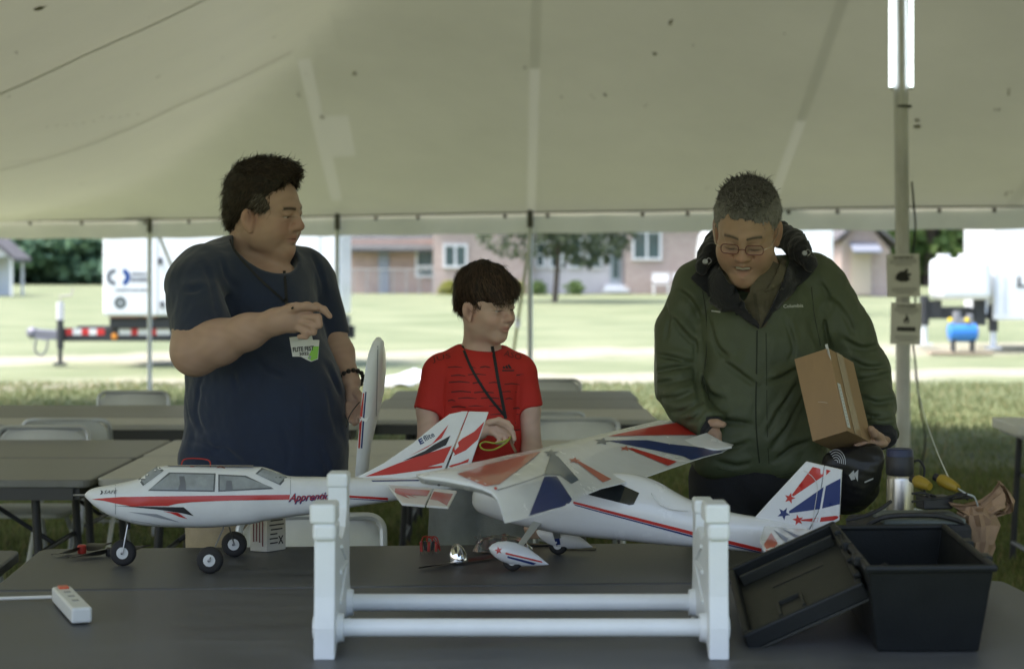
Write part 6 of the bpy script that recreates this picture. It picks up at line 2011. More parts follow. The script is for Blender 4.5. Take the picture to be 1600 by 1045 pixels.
# t-shirt
M_navyshirt = mat('navy_cotton', (.017, .028, .062), .9, var=.14, vscale=9, bump=.25, bscale=350, sheen=.3)
f = Field((-1.12, 5.2, .72), (-.36, 6.25, 1.68), .0045)
f.ell(P(392, 500, 5.83), (.20, .18, .25), None, .05)
f.cap(P(322, 432, 5.70), P(468, 428, 5.95), .098, .088, .06)
f.ell(P(360, 420, 5.86), (.13, .12, .085), None, .05)
f.ell(P(412, 640, 5.81), (.232, .215, .30), None, .09)
f.ell(P(474, 668, 5.77), (.125, .155, .22), None, .08)
f.box(P(414, 730, 5.82), (.238, .195, .12), None, .09, .05)
f.cap(P(303, 447, 5.64), P(320, 538, 5.52), .085, .088, .035, flat=True)
f.cap(P(490, 440, 5.96), P(516, 528, 5.94), .068, .060, .03, flat=True)
f.ripple(.0034, 9, 3, (1, 1, .5)); f.ripple(.0009, 40, 4, (1, 1, .5))
# neck opening
f.ell(P(415, 388, 5.77), (.105, .115, .075), rot('Y', 28), .012, 's')
for a, c, w_ in (((345, 575, 5.5), (370, 640, 5.56), .013), ((318, 600, 5.6), (330, 690, 5.6), .012), ((372, 590, 5.5), (385, 650, 5.55), .009), ((300, 735, 5.62), (350, 755, 5.6), .012), ((305, 712, 5.62), (335, 735, 5.58), .012), ((330, 708, 5.58), (375, 742, 5.56), .010), ((350, 735, 5.57), (395, 775, 5.56), .009),
                 ((520, 610, 5.66), (535, 700, 5.72), .010), ((505, 560, 5.7), (530, 620, 5.72), .010), ((345, 440, 5.6), (385, 540, 5.62), .016), ((355, 440, 5.68), (345, 500, 5.58), .012), ((285, 480, 5.56), (330, 500, 5.47), .008), ((272, 520, 5.5), (320, 535, 5.43), .008), ((440, 560, 5.56), (470, 600, 5.54), .008), ((290, 640, 5.66), (305, 700, 5.66), .012)):
    pa, pc = P(*a), P(*c); f.fold(pa, pc, w_)
for c_ in ([(318, 585), (312, 605), (311, 630)], [(361, 579), (368, 592), (374, 612)], [(508, 600), (519, 645), (530, 685)], [(513, 575), (524, 600), (532, 618)], [(292, 684), (328, 697), (365, 718)], [(328, 712), (345, 700), (366, 712), (380, 728)], [(300, 706), (335, 716), (365, 732)],
           [(296, 724), (330, 730), (352, 742)], [(288, 598), (294, 650), (304, 684)], [(314, 602), (308, 645), (322, 684)], [(312, 406), (328, 437), (336, 478), (340, 500)], [(488, 398), (501, 430), (509, 470)],
           [(470, 600), (476, 640), (474, 690)], [(440, 660), (452, 700), (448, 740)], [(498, 700), (510, 725), (512, 745)], [(345, 400), (352, 430), (372, 450)], [(400, 560), (420, 580), (450, 590)], [(284, 450), (300, 455), (318, 448)]):
    f.crease(c_, .0070, .0040, .010)
f.below(.80)
shirt1 = field_obj('t_shirt', f, M_navyshirt, p1)
# khaki shorts, shoes
M_khaki = mat('khaki', (.36, .30, .22), .9, var=.1, vscale=20, bump=.2, bscale=200)
f = Field((-1.12, 5.5, .42), (-.42, 6.2, 1.0), .007)
f.ell(P(410, 760, 5.85), (.205, .18, .17), None, .04)
for sx, sd in ((-.11, -.03), (.12, .05)):
    hx_ = P(412, 0, 5.84).x + sx
    f.cap(V3((hx_, 5.84 + sd, .86)), V3((hx_ + .01, 5.84 + sd, .50)), .125, .115, .03, flat=True)
f.ripple(.003, 12, 5)
field_obj('shorts', f, M_khaki, p1)
M_shoe = mat('shoe_dark', (.03, .03, .035), .7)
def shoes(pr, pos, yaw, m):
    for x, y in pos:
        f = Field((x - .2, y - .22, -.02), (x + .2, y + .22, .16), .006)
        Mz = np.array(rot('Z', yaw))
        f.ell(V3((x, y, .045)) + Mz @ V3((0, .05, 0)), (.05, .14, .045), Mz, .02); f.ell(V3((x, y, .075)), (.045, .06, .06), Mz, .03)
        f.below(.002); field_obj('shoe', f, m, pr)
hx1 = P(412, 0, 5.84).x
shoes(p1, ((hx1 - .11, 5.84), (hx1 + .12, 5.92)), -140, M_shoe)
# hair
f = Field(hd.w((0, 0, .03)) - .2, hd.w((0, 0, .03)) + .2, .004)
def HE(h, f, c, r, k=.02, op='u', R_=None):
    f.ell(h.w(c), V3(r) * h.s, h.M if R_ is None else h.M @ np.array(R_), k * h.s, op)
HE(hd, f, (0, -.022, .054), (.090, .108, .098)); HE(hd, f, (0, -.084, -.018), (.066, .042, .060), .03)
HE(hd, f, (0, .030, .120), (.056, .052, .028), .03)
HE(hd, f, (0, .105, .015), (.095, .070, .088), .012, 's'); HE(hd, f, (0, .06, -.07), (.12, .09, .075), .015, 's')
for x in (-1, 1): HE(hd, f, (x * .088, .004, -.026), (.030, .028, .042), .010, 's')
for x in (-1, 1): HE(hd, f, (x * .082, .07, .05), (.035, .035, .045), .012, 's')
f.ripple(.0045, 45, 11); f.ripple(.0022, 110, 12)
def hcol1(V):
    L = hd.loc(V); g = np.clip(1 - np.abs(L[:, 1] - .03) / .03, 0, 1) * (L[:, 2] < .06)
    return np.array((.014, .010, .007))[None] * (1 - g[:, None]) + np.array((.07, .06, .05))[None] * g[:, None]
hair1 = field_obj('hair', f, M_hair, p1, hcol1)
def flow1(L):
    v = np.stack([L[:, 0] * .5, -.3 - 1.2 * L[:, 1], -.5 - 2 * np.maximum(0, .06 - L[:, 2])], 1)
    top = (L[:, 2] > .1); v[top] = np.array([.25, .9, .1]); return v
def cols1(L, t, r):
    c = np.array((.013, .009, .006))[None] * (1 - t[:, None]) + np.array((.06, .040, .025))[None] * t[:, None]
    g = (np.abs(L[:, 1] - .035) < .03) & (L[:, 2] < .06) & (r.random(len(t)) < .5); c[g] = (.16, .14, .12); return c
strands('hair_strands', hair1, hd, 9000, .032, .0009, flow1, .20, .30, 1, cols1, M_hair, p1, curl=.18)
# lanyard, badge, bracelet
bv1 = world_bvh([shirt1, body1])
drape('lanyard', bv1, [(359, 374), (364, 388), (380, 408), (408, 438), (436, 463), (458, 482)], 4, M_lan, p1)
drape('lanyard', bv1, [(444, 423), (446, 445), (448, 476)], 4.5, M_lan, p1)
bd = thing('badge', 'white and green event badge hanging on the lanyard of the man in navy', 'badge', P(475, 530, 5.5))
b = MB()
pl_ = [(452, 527), (487, 523.5), (489, 531), (499, 531), (497, 561), (486, 565), (479, 562), (470, 557), (457, 557)]
b.prism([P(x, y, 5.44) for x, y in pl_], (0, .0012, 0)); b.build('card', mat('badge_white', (.62, .64, .62), .3, coat=.6), bd, w=True)
b = MB(); b.prism([P(x, y, 5.438) for x, y in [(489, 541), (498, 541), (496, 560), (487, 563.5), (481, 560)]], (0, .001, 0)); b.build('green_panel', mat('badge_green', (.22, .52, .04), .35), bd, w=True)
X_, Z_ = Vector((1, 0, .08)).normalized(), Vector((-.08, 0, 1)).normalized()
b = MB(); text_at(b, 'FLITE FEST', P(474, 545, 5.436), X_, Z_, 33 * 5.44 / F, 7.5 * 5.44 / F, bold=.03); text_at(b, '2022', P(475, 552.5, 5.436), X_, Z_, 15 * 5.44 / F, 5 * 5.44 / F, bold=.03); b.build('badge_lettering', M_blk, bd, w=True)
b = MB(); text_at(b, 'PILOT', P(470, 530.5, 5.436), X_, Z_, 9 * 5.44 / F, 3 * 5.44 / F); b.prism([P(x, y, 5.437) for x, y in [(482, 556), (487, 556), (484, 562)]], (0, -.0006, 0)); b.build('badge_small_print', M_pgrey, bd, w=True)
b = MB(); b.tube([P(468, 512, 5.46), P(468, 527, 5.44)], .0016, 6); b.build('clip_strap', M_lan, bd, w=True)
wc = P(548, 594, 5.815); axv = (P(528, 552, 5.90) - P(548, 598, 5.80)).normalized(); Mq = axv.to_track_quat('Z', 'Y').to_matrix()
br_ = thing('bracelet', 'black beaded bracelet on the hanging wrist of the man in navy', 'bracelet', wc)
b0 = None
for i in range(16):
    a = 2 * PI * i / 16; c = wc + Mq @ Vector((.0385 * math.cos(a), .0385 * math.sin(a), 0))
    if b0 is None:
        b = MB(); b.ball((0, 0, 0), .0078, 8); b0 = b.build('bead', mat('bead_black', (.015, .014, .014), .4), br_, True); b0.location = c - wc
    else:
        q = b0.copy(); C.objects.link(q); q.parent = br_; q.location = c - wc

# ============ boy in red
p2 = thing('person', 'boy in a red t-shirt with dark lettering, black lanyard round his neck', 'person', (P(752, 700, 5.72).x, 5.72, 0))
hb = Head(P(760, 480, 5.70), -134, -7, 3, .86)
f = Field((-.36, 5.3, .70), (.18, 5.95, 1.56), .0034)
hb.grow(f, brow=.6, jaw=.92, cheek=.95, nose=.82, cran=1.12, chin=.9)
f.cap(hb.w((0, -.03, -.05)), P(752, 552, 5.74), .046, .052, .03)
f.cap(P(702, 576, 5.74), P(798, 576, 5.74), .034, .034, .03)
f.ell(P(752, 640, 5.73), (.10, .07, .20), None, .04)
f.path([P(684, 590, 5.73), P(669, 640, 5.71), P(668, 700, 5.66)], [.032, .032, .030], .02)
f.path([P(668, 700, 5.66), P(712, 692, 5.56), P(752, 674, 5.50)], [.032, .029, .021], .02)
f.ell(P(771, 668, 5.485), (.030, .014, .024), rot('Y', 8), .012)
for pts, rs in ((((779, 660), (793, 666), (801, 676), (804, 686)), (.0085, .0080, .0074, .0062)), (((780, 665), (794, 672), (800, 682), (801, 691)), (.0088, .0080, .0074, .0062)),
                (((776, 671), (788, 680), (791, 688), (787, 692)), (.0085, .0076, .007, .006)), (((770, 675), (780, 684), (781, 691), (776, 692)), (.0078, .007, .0065, .0056)), (((764, 660), (780, 656), (793, 661), (800, 668)), (.0095, .0085, .0078, .0066))):
    dd0 = 5.475 if pts[0][1] > 662 else 5.462
    f.path([P(x, y, dd0 - .004 * i) for i, (x, y) in enumerate(pts)], list(rs), .004)
f.path([P(815, 590, 5.74), P(826, 640, 5.73), P(831, 705, 5.70), P(834, 770, 5.62)], [.032, .032, .029, .023], .02)
f.ell(P(832, 795, 5.60), (.024, .022, .035), None, .012)
for i in range(4): f.path([P(824 + 6 * i, 808, 5.59), P(823 + 6 * i, 826, 5.57), P(825 + 5 * i, 838, 5.58)], [.0085, .008, .007], .004)
def skin2(V): return hb.tint(V, (.60, .42, .34), (.64, .33, .27), (.52, .22, .19), browc=(.07, .045, .03), brow_w=.8)
body2 = field_obj('body', f, M_skin, p2, skin2)
eyes(hb, p2, look=(.1, 1, -.25))
M_red2 = mat('red_jersey', (.50, .022, .016), .75, var=.08, vscale=8, bump=.15, bscale=300)
f = Field((-.36, 5.4, .80), (.20, 5.95, 1.36), .0040)
f.cap(P(690, 576, 5.74), P(808, 576, 5.74), .047, .045, .045)
f.ell(P(752, 553, 5.75), (.075, .05, .032), None, .045)
f.ell(P(750, 612, 5.72), (.122, .092, .14), None, .05)
f.ell(P(752, 690, 5.72), (.122, .098, .12), None, .06)
f.cap(P(682, 588, 5.73), P(669, 643, 5.71), .043, .047, .03, flat=True)
f.cap(P(816, 588, 5.74), P(827, 638, 5.73), .041, .042, .03, flat=True)
f.ell(P(755, 530, 5.71), (.074, .075, .036), None, .008, 's')
f.ripple(.0022, 12, 8, (1, 1, .4))
for a, c, w_ in (((700, 650, 5.62), (735, 670, 5.6), .007), ((705, 680, 5.62), (750, 700, 5.6), .007), ((700, 600, 5.64), (730, 612, 5.61), .005), ((770, 600, 5.62), (800, 612, 5.64), .005), ((660, 600, 5.67), (690, 605, 5.66), .005)):
    f.fold(P(*a), P(*c), w_)
for c_ in ([(697, 585), (692, 620), (694, 660)], [(809, 590), (806, 630), (808, 670)], [(700, 660), (730, 672), (760, 668)], [(698, 685), (728, 697), (760, 700)], [(775, 660), (795, 672), (812, 668)], [(705, 635), (740, 645), (765, 640)]):
    f.crease(c_, .0045, .0030, .007)
f.below(.905)
shirt2 = field_obj('t_shirt', f, M_red2, p2)
bv2 = world_bvh([shirt2])
M_rdark = mat('jersey_print', (.12, .012, .012), .7)
rr_ = random.Random(3)
for row in range(9):
    y = 573 + row * 12.5; x = 702 + rr_.uniform(-4, 4)
    while x < 808:
        w_ = rr_.uniform(10, 34); h_ = rr_.uniform(.8, 2.2); dy_ = rr_.uniform(-2, 2)
        if not (775 < x + w_ / 2 < 808 and 560 < y < 586):
            decal('print_stroke', bv2, [(x, y + dy_), (x + w_ * .5, y + dy_ - 1.5), (min(x + w_, 812), y + dy_ + .5), (min(x + w_, 812), y + dy_ + h_), (x + w_ * .5, y + dy_ + h_ * .4), (x, y + dy_ + h_)], M_rdark, shirt2, .0012, 7)
        x += w_ + rr_.uniform(3, 14)
text_px('shirt_lettering', bv2, 'JUS', 690, 560, 30, 10, -14, M_rdark, shirt2, lift=.0014)
text_px('shirt_lettering', bv2, 'ASO', 801, 555, 28, 9, 14, M_rdark, shirt2, lift=.0014)
for q in range(3): decal('shirt_logo', bv2, [(786 + 5 * q, 576), (789.5 + 5 * q, 576), (787 + 4 * q, 569 + (2 - q) * 1.5), (784.5 + 4 * q, 571 + (2 - q) * 1.5)], M_blk, shirt2, .0016, 4)
decal('shirt_logo', bv2, [(784, 578), (803, 578), (803, 580), (784, 580)], M_blk, shirt2, .0016, 4)
M_grey = mat('grey_cotton', (.22, .24, .25), .9, var=.12, vscale=14, bump=.2, bscale=250)
f = Field((-.36, 5.45, .02), (.18, 5.98, 1.0), .006)
f.ell(P(752, 740, 5.72), (.125, .10, .10), None, .04)
bx = P(752, 0, 5.72).x
for sx in (-1, 1): f.path([V3((bx + sx * .068, 5.72, .82)), V3((bx + sx * .085, 5.70, .45)), V3((bx + sx * .09, 5.74, .08))], [.085, .065, .048], .03)
f.ripple(.003, 14, 4); f.fold(P(752, 770, 5.62), P(760, 880, 5.62), .012)
field_obj('trousers', f, M_grey, p2)
shoes(p2, ((bx - .09, 5.72), (bx + .09, 5.72)), 180, M_shoe)
f = Field(hb.w((0, 0, .03)) - .18, hb.w((0, 0, .03)) + .18, .0036)
HE(hb, f, (0, -.018, .058), (.087, .110, .100)); HE(hb, f, (0, -.075, .005), (.064, .040, .048), .03)
HE(hb, f, (0, .060, .070), (.068, .050, .050), .03); HE(hb, f, (.02, .092, .052), (.050, .030, .032), .02)
HE(hb, f, (0, .112, -.026), (.12, .078, .068), .010, 's'); HE(hb, f, (0, .055, -.07), (.12, .085, .075), .012, 's')
for x in (-1, 1): HE(hb, f, (x * .090, .006, -.020), (.028, .026, .044), .008, 's')
f.ripple(.0025, 60, 21, (1, 1, .4))
def hcol2(V): return np.repeat(np.array((.016, .009, .006))[None], len(V), 0)
hair2 = field_obj('hair', f, M_hair, p2, hcol2)
def flow2(L):
    c = np.array((-.02, -.05, .15)); v = L - c; v[:, 1] += .35 * (L[:, 1] > .02) * .1; v[:, 2] -= .04; return v
def cols2(L, t, r): return np.array((.014, .008, .006))[None] * (1 - t[:, None]) + np.array((.095, .055, .034))[None] * t[:, None]
strands('hair_strands', hair2, hb, 8000, .038, .0009, flow2, .07, .14, 2, cols2, M_hair, p2, keep=lambda L: ~((L[:, 1] > .03) & (L[:, 2] < .050)), curl=.04)
strands('hair_tuft', hair2, hb, 140, .022, .0012, lambda L: L * 0 + np.array((.2, -.6, .8)), 1.2, .35, 5, cols2, M_hair, p2, keep=lambda L: (L[:, 1] < -.06) & (L[:, 2] > .07) & (L[:, 2] < .12))
bv2b = world_bvh([shirt2, body2])
drape('lanyard', bv2b, [(718, 528), (724, 545), (738, 578), (760, 614), (779, 638), (791, 652)], 4.2, M_lan, p2)
drape('lanyard', bv2b, [(769, 541), (773, 562), (778, 592), (784, 622), (790, 654)], 5, M_lan, p2)
cl = thing('cable_loop', 'yellow green cable loop dangling from the fingers of the boy in red', 'cable', P(775, 698, 5.44))
b = MB(); b.tube(catmull([P(798, 682, 5.455), P(790, 692, 5.44), P(772, 702, 5.43), P(756, 702, 5.43), P(750, 695, 5.44), P(758, 690, 5.45), P(775, 692, 5.45), P(796, 686, 5.45)], 6), .0024, 8); b.build('loop', mat('cable_yellow', (.38, .42, .06), .5), cl, True, w=True)
b = MB(); b.tube(catmull([P(797, 684, 5.455), P(800, 694, 5.45), P(806, 706, 5.44)], 5), .004, 8); b.build('lead', mat('cable_tan', (.22, .12, .07), .5), cl, True, w=True)

# ============ man in green jacket
p3 = thing('person', 'grey haired man in glasses and green jacket looking down, box under his arm', 'person', (P(1183, 700, 5.78).x, 5.78, 0))
hg = Head(P(1167, 359, 5.66), 166, -30, -4, 1.09)
f = Field((.44, 5.25, .72), (1.18, 6.05, 1.84), .0036)
hg.grow(f, closed=True, brow=.9, jaw=1.0, cheek=1.15, nose=1.08, smile=True, ear_z=-.006, fat=.6)
f.cap(hg.w((0, -.035, -.055)), P(1185, 440, 5.80), .062, .075, .03)
f.ell(P(1184, 450, 5.80), (.09, .07, .05), None, .03)
f.ell(P(1183, 600, 5.80), (.15, .10, .28), None, .04)
# right hand (left in the picture): thumb and fingers out of the cuff
f.path([P(1090, 460, 5.82), P(1055, 585, 5.80), P(1098, 655, 5.64)], [.05, .045, .032], .02)
f.ell(P(1110, 670, 5.62), (.028, .017, .024), None, .012)
f.path([P(1108, 660, 5.60), P(1120, 661, 5.585), P(1130, 663, 5.575)], [.0125, .0115, .0095], .006)
for i in range(4): f.path([P(1114, 670 + 5 * i, 5.62), P(1122, 678 + 5 * i, 5.61), P(1119, 688 + 4 * i, 5.61)], [.0105, .010, .0085], .004)
# left hand under the carton
f.path([P(1285, 460, 5.82), P(1345, 585, 5.82), P(1376, 680, 5.66)], [.05, .045, .033], .02)
f.ell(P(1366, 690, 5.57), (.040, .050, .017), rot('Y', 8), .012)
for i, (xe, ye) in enumerate(((1338, 697), (1336, 700), (1341, 702), (1348, 703))):
    f.path([P(1360 - i, 690 + i * 1.5, 5.53 + .02 * i), P(1350, (690 + ye) / 2 + i, 5.50 + .022 * i), P(xe, ye, 5.48 + .024 * i)], [.0118, .0105, .0088], .004)
f.path([P(1376, 684, 5.54), P(1366, 677, 5.50), P(1361, 670, 5.485)], [.0135, .012, .010], .006)
def skin3(V): return hg.tint(V, (.43, .285, .205), (.52, .25, .19), (.46, .19, .16), stub=.05, browc=(.08, .065, .055), brow_w=.8, smile=True, brow_z=.003)
body3 = field_obj('body', f, M_skin, p3, skin3)
eyes(hg, p3, look=(0, 1, -.5))
b = MB(); 
for i in range(7):
    a = (i - 3) * .0052; c = hg.w((a, 0.0950 - abs(i - 3) * .0014, -.0635)); b.box(c, (.0048 * hg.s, .004, .0095), Matrix(hg.M.tolist()))
o = b.build('teeth', mat('teeth', (.55, .50, .42), .3), p3, w=True, bevel=.0008); o['kind'] = 'stuff'
M_green = mat('green_nylon', (.072, .090, .050), .55, var=.12, vscale=6, bump=.35, bscale=22, spec=.4)
f = Field((.42, 5.3, .86), (1.24, 6.08, 1.66), .0045)
f.ell(P(1183, 545, 5.80), (.205, .145, .26), None, .05)
f.cap(P(1103, 446, 5.84), P(1262, 440, 5.84), .086, .086, .05)
f.ell(P(1182, 640, 5.79), (.198, .15, .22), None, .06)
f.box(P(1181, 700, 5.79), (.195, .135, .085), None, .06, .04)
f.path([P(1090, 460, 5.83), P(1068, 520, 5.83), P(1052, 588, 5.80), P(1072, 630, 5.72)], [.085, .078, .072, .064], .03)
f.cap(P(1070, 628, 5.72), P(1112, 668, 5.62), .064, .044, .02, flat=True)
f.path([P(1283, 455, 5.83), P(1318, 515, 5.83), P(1348, 582, 5.81), P(1364, 630, 5.74)], [.086, .078, .072, .066], .03)
f.cap(P(1362, 628, 5.74), P(1377, 683, 5.66), .066, .054, .02, flat=True)
f.ripple(.0042, 10, 31, (1, 1, .7)); f.ripple(.0022, 26, 32)
J = (((1093, 500, 5.75), (1102, 640, 5.7), .016), ((1262, 490, 5.72), (1302, 560, 5.7), .016), ((1288, 560, 5.7), (1300, 640, 5.72), .016), ((1022, 545, 5.74), (1085, 560, 5.73), .010), ((1018, 575, 5.74), (1075, 585, 5.72), .010), ((1060, 520, 5.75), (1085, 545, 5.74), .009), ((1040, 480, 5.76), (1060, 540, 5.75), .009), ((1025, 610, 5.72), (1070, 610, 5.68), .009), ((1045, 640, 5.68), (1085, 625, 5.64), .008),
     ((1345, 545, 5.74), (1385, 560, 5.76), .010), ((1330, 580, 5.73), (1395, 590, 5.76), .010), ((1350, 610, 5.7), (1400, 625, 5.72), .009), ((1352, 640, 5.66), (1402, 650, 5.7), .008), ((1300, 470, 5.74), (1330, 520, 5.75), .010), ((1315, 530, 5.74), (1350, 555, 5.75), .009), ((1345, 662, 5.64), (1392, 664, 5.66), .006),
     ((1200, 620, 5.64), (1260, 560, 5.66), .010), ((1205, 690, 5.65), (1265, 600, 5.66), .010), ((1110, 600, 5.66), (1165, 570, 5.64), .008), ((1110, 650, 5.66), (1160, 700, 5.66), .008), ((1130, 530, 5.66), (1165, 600, 5.64), .007), ((1215, 520, 5.66), (1212, 600, 5.64), .007), ((1140, 640, 5.65), (1172, 660, 5.64), .006), ((1090, 720, 5.67), (1170, 738, 5.65), .006), ((1200, 742, 5.65), (1275, 728, 5.67), .006), ((1105, 560, 5.68), (1130, 620, 5.66), .008))
for a, c, w_ in J[:3]: f.fold(P(*a), P(*c), w_, .9, .012)
for c_ in ([(1017, 551), (1052, 560), (1088, 569)], [(1016, 584), (1043, 577), (1082, 571)], [(1024, 600), (1050, 596), (1078, 590)], [(1052, 496), (1068, 520), (1088, 538)], [(1040, 470), (1046, 500), (1040, 530)], [(1034, 622), (1058, 622), (1086, 610)], [(1048, 645), (1068, 642), (1092, 628)],
           [(1070, 660), (1084, 655), (1100, 640)], [(1088, 517), (1087, 586), (1096, 640)], [(1098, 583), (1110, 615), (1130, 624)], [(1132, 566), (1158, 585), (1182, 603)], [(1200, 597), (1222, 590), (1246, 575)], [(1198, 680), (1215, 645), (1246, 595)], [(1205, 700), (1230, 665), (1258, 610)], [(1100, 652), (1135, 658), (1172, 662)],
           [(1105, 690), (1135, 700), (1170, 690)], [(1210, 720), (1235, 700), (1262, 690)], [(1320, 530), (1345, 545), (1372, 540)], [(1328, 562), (1355, 575), (1384, 571)], [(1335, 595), (1362, 592), (1392, 583)], [(1344, 620), (1370, 630), (1396, 625)], [(1350, 648), (1375, 653), (1402, 645)], [(1355, 664), (1380, 668), (1402, 662)],
           [(1287, 490), (1291, 520), (1297, 545)], [(1302, 470), (1322, 495), (1335, 525)], [(1110, 500), (1120, 540), (1140, 560)], [(1228, 500), (1240, 540), (1232, 570)], [(1060, 455), (1080, 470), (1092, 495)], [(1120, 720), (1150, 728), (1172, 722)], [(1280, 440), (1292, 458), (1296, 480)]):
    f.crease(c_, .0160, .0100, .0075)
f.ell(P(1176, 405, 5.73), (.10, .10, .10), None, .01, 's')
f.below(P(0, 752, 5.66).z)
jack = field_obj('jacket', f, M_green, p3)
bj = world_bvh([jack])
# shirt seen in the opening, then the black lining folded out
M_olive = mat('olive_shirt', (.105, .092, .060), .85, var=.1, vscale=30, bump=.2, bscale=250)
f = Field(V3(P(1183, 460, 5.76)) - .2, V3(P(1183, 460, 5.76)) + .2, .004)
f.ell(P(1176, 448, 5.735), (.122, .105, .085), None, .03); f.ell(P(1183, 505, 5.74), (.055, .085, .11), None, .03)
f.ell(hg.w((0, .03, -.16)), (.062, .08, .055), None, .02, 's')
f.ripple(.0016, 22, 41)
shirt3 = field_obj('shirt', f, M_olive, p3)
bs3 = world_bvh([shirt3, jack])
M_lin = mat('black_fleece', (.012, .013, .017), .9, bump=.3, bscale=120, sheen=.2)
def flap(name, poly, m, par, bv, lift, th, st=8):
    o = decal(name, bv, poly, m, par, lift, st)
    if o:
        md = o.modifiers.new('cloth', 'SOLIDIFY'); md.thickness = th; md.offset = -1 if False else 0
        o['kind_note'] = ''; del o['kind_note']
    return o
flap('lapel', [(1122, 396), (1104, 412), (1082, 440), (1098, 455), (1122, 470), (1146, 488), (1168, 503), (1184, 516), (1186, 506), (1172, 484), (1157, 464), (1143, 446), (1130, 424)], M_lin, jack, bs3, .019, .006, 5)
flap('lapel', [(1226, 388), (1234, 408), (1222, 438), (1208, 470), (1192, 503), (1188, 513), (1206, 488), (1226, 464), (1250, 446), (1272, 425), (1262, 402), (1246, 384)], M_lin, jack, bs3, .007, .006)
flap('shirt_collar', [(1222, 405), (1229, 410), (1220, 440), (1206, 452), (1194, 456), (1206, 440), (1214, 422)], M_olive, shirt3, bs3, .006, .003, 5)
decal('button_placket', bs3, [(1176, 458), (1181, 458), (1188, 503), (1183, 503)], mat('olive_dark', (.07, .062, .04), .85), shirt3, .002, 5)
f = Field(V3(P(1183, 400, 5.85)) - (.3, .25, .2), V3(P(1183, 400, 5.85)) + (.3, .25, .2), .0045)
f.path([P(1096, 418, 5.72), P(1108, 398, 5.76), P(1118, 380, 5.84), P(1150, 372, 5.92), P(1185, 368, 5.95), P(1220, 366, 5.92), P(1238, 376, 5.84), P(1252, 392, 5.76), P(1264, 412, 5.72)], [.022, .028, .032, .034, .036, .036, .034, .03, .022], .02)
f.ripple(.005, 40, 51)
hood = field_obj('rolled_hood', f, M_lin, jack)
for px, py, dq in ((1102, 409, 5.70), (1257, 396, 5.71)):
    b = MB(); c = P(px, py, dq - .03); b.lathe([(0, -.006), (.007, -.006), (.0085, 0), (.007, .006), (0, .006)], 12, c, rot('X', 80)); b.build('cord_toggle', mat('toggle_grey', (.35, .36, .38), .35, .3), jack, True, w=True)
    b = MB(); b.tube(catmull([c + Vector((.002, .002, .004)), c + Vector((.010, -.003, .011)), c + Vector((.018, .002, .002)), c + Vector((.008, 0, -.008))], 4), .0016, 6); b.build('draw_cord', mat('cord_grey', (.3, .3, .32), .6), jack, True, w=True)
M_gd = mat('green_seam', (.014, .020, .008), .7)
def seam(pts, w_=1.4, m=M_gd): 
    return drape('seam', bj, pts, w_, m, jack, .0006, .0006, 6)
seam([(1183, 516), (1182, 580), (1181, 650), (1184, 700), (1190, 748)], 2.2)
seam([(1197, 520), (1198, 600), (1199, 680), (1203, 745)], 1.0)
seam([(1098, 455), (1104, 500), (1103, 560), (1096, 600)], 1.4); seam([(1268, 448), (1272, 490), (1282, 540)], 1.4)
seam([(1096, 618), (1104, 600), (1112, 660)], 1.2); seam([(1084, 722), (1130, 734), (1178, 742)], 1.0); seam([(1206, 744), (1240, 738), (1275, 730)], 1.0)
text_px('chest_lettering', bj, 'Columbia', 1239, 478, 31, 5.5, -3, mat('thread_white', (.5, .52, .48), .6), jack, lift=.0016, bold=.02)
decal('chest_mark', bj, [(1112, 485), (1126, 486.5), (1126, 489), (1112, 487)], MATS['thread_white'], jack, .0016, 5)
# cuffs
for a, c, rr2 in (((1106, 662, 5.63), (1115, 671, 5.615), .043), ((1376, 678, 5.668), (1378, 690, 5.65), .050)):
    f = Field(V3(P(*a)) - .09, V3(P(*a)) + .09, .004); f.cap(P(*a), P(*c), rr2, rr2 * .86, .005, flat=True); field_obj('cuff', f, M_lin, jack)
# trousers
M_dk = mat('dark_trousers', (.012, .013, .018), .85, var=.15, vscale=15, bump=.2, bscale=200)
f = Field((.42, 5.55, .02), (1.05, 6.05, 1.02), .006)
gx = P(1183, 0, 5.80).x
f.ell((gx, 5.80, .90), (.185, .135, .13), None, .04)
for sx in (-1, 1): f.path([V3((gx + sx * .095, 5.80, .86)), V3((gx + sx * .11, 5.78, .46)), V3((gx + sx * .12, 5.82, .07))], [.105, .08, .062], .03)
f.ripple(.003, 14, 61)
for a, c in (((1110, 760, 5.68), (1160, 800, 5.66)), ((1200, 765, 5.66), (1250, 800, 5.68)), ((1120, 790, 5.67), (1150, 830, 5.67))): f.fold(P(*a), P(*c), .008)
field_obj('trousers', f, M_dk, p3)
shoes(p3, ((gx - .12, 5.80), (gx + .12, 5.80)), 180, M_shoe)
# hair: short, grey at the sides, tousled dark top
f = Field(hg.w((0, 0, .03)) - .2, hg.w((0, 0, .03)) + .2, .004)
HE(hg, f, (0, -.020, .046), (.087, .105, .090)); HE(hg, f, (0, -.078, -.02), (.064, .036, .055), .03)
HE(hg, f, (0, .02, .105), (.055, .06, .032), .03)
HE(hg, f, (0, .115, .004), (.090, .070, .080), .012, 's'); HE(hg, f, (0, .06, -.07), (.12, .09, .080), .015, 's')
for x in (-1, 1): HE(hg, f, (x * .086, .006, -.026), (.028, .028, .044), .010, 's'); HE(hg, f, (x * .080, .080, .030), (.028, .035, .045), .012, 's')
f.ripple(.0035, 60, 71); f.ripple(.002, 140, 72)
def hcol3(V):
    L = hg.loc(V); g = np.clip((L[:, 2] - .06) / .06, 0, 1)[:, None]
    return np.array((.24, .235, .23))[None] * (1 - g) + np.array((.075, .072, .070))[None] * g
hair3 = field_obj('hair', f, M_hair, p3, hcol3)
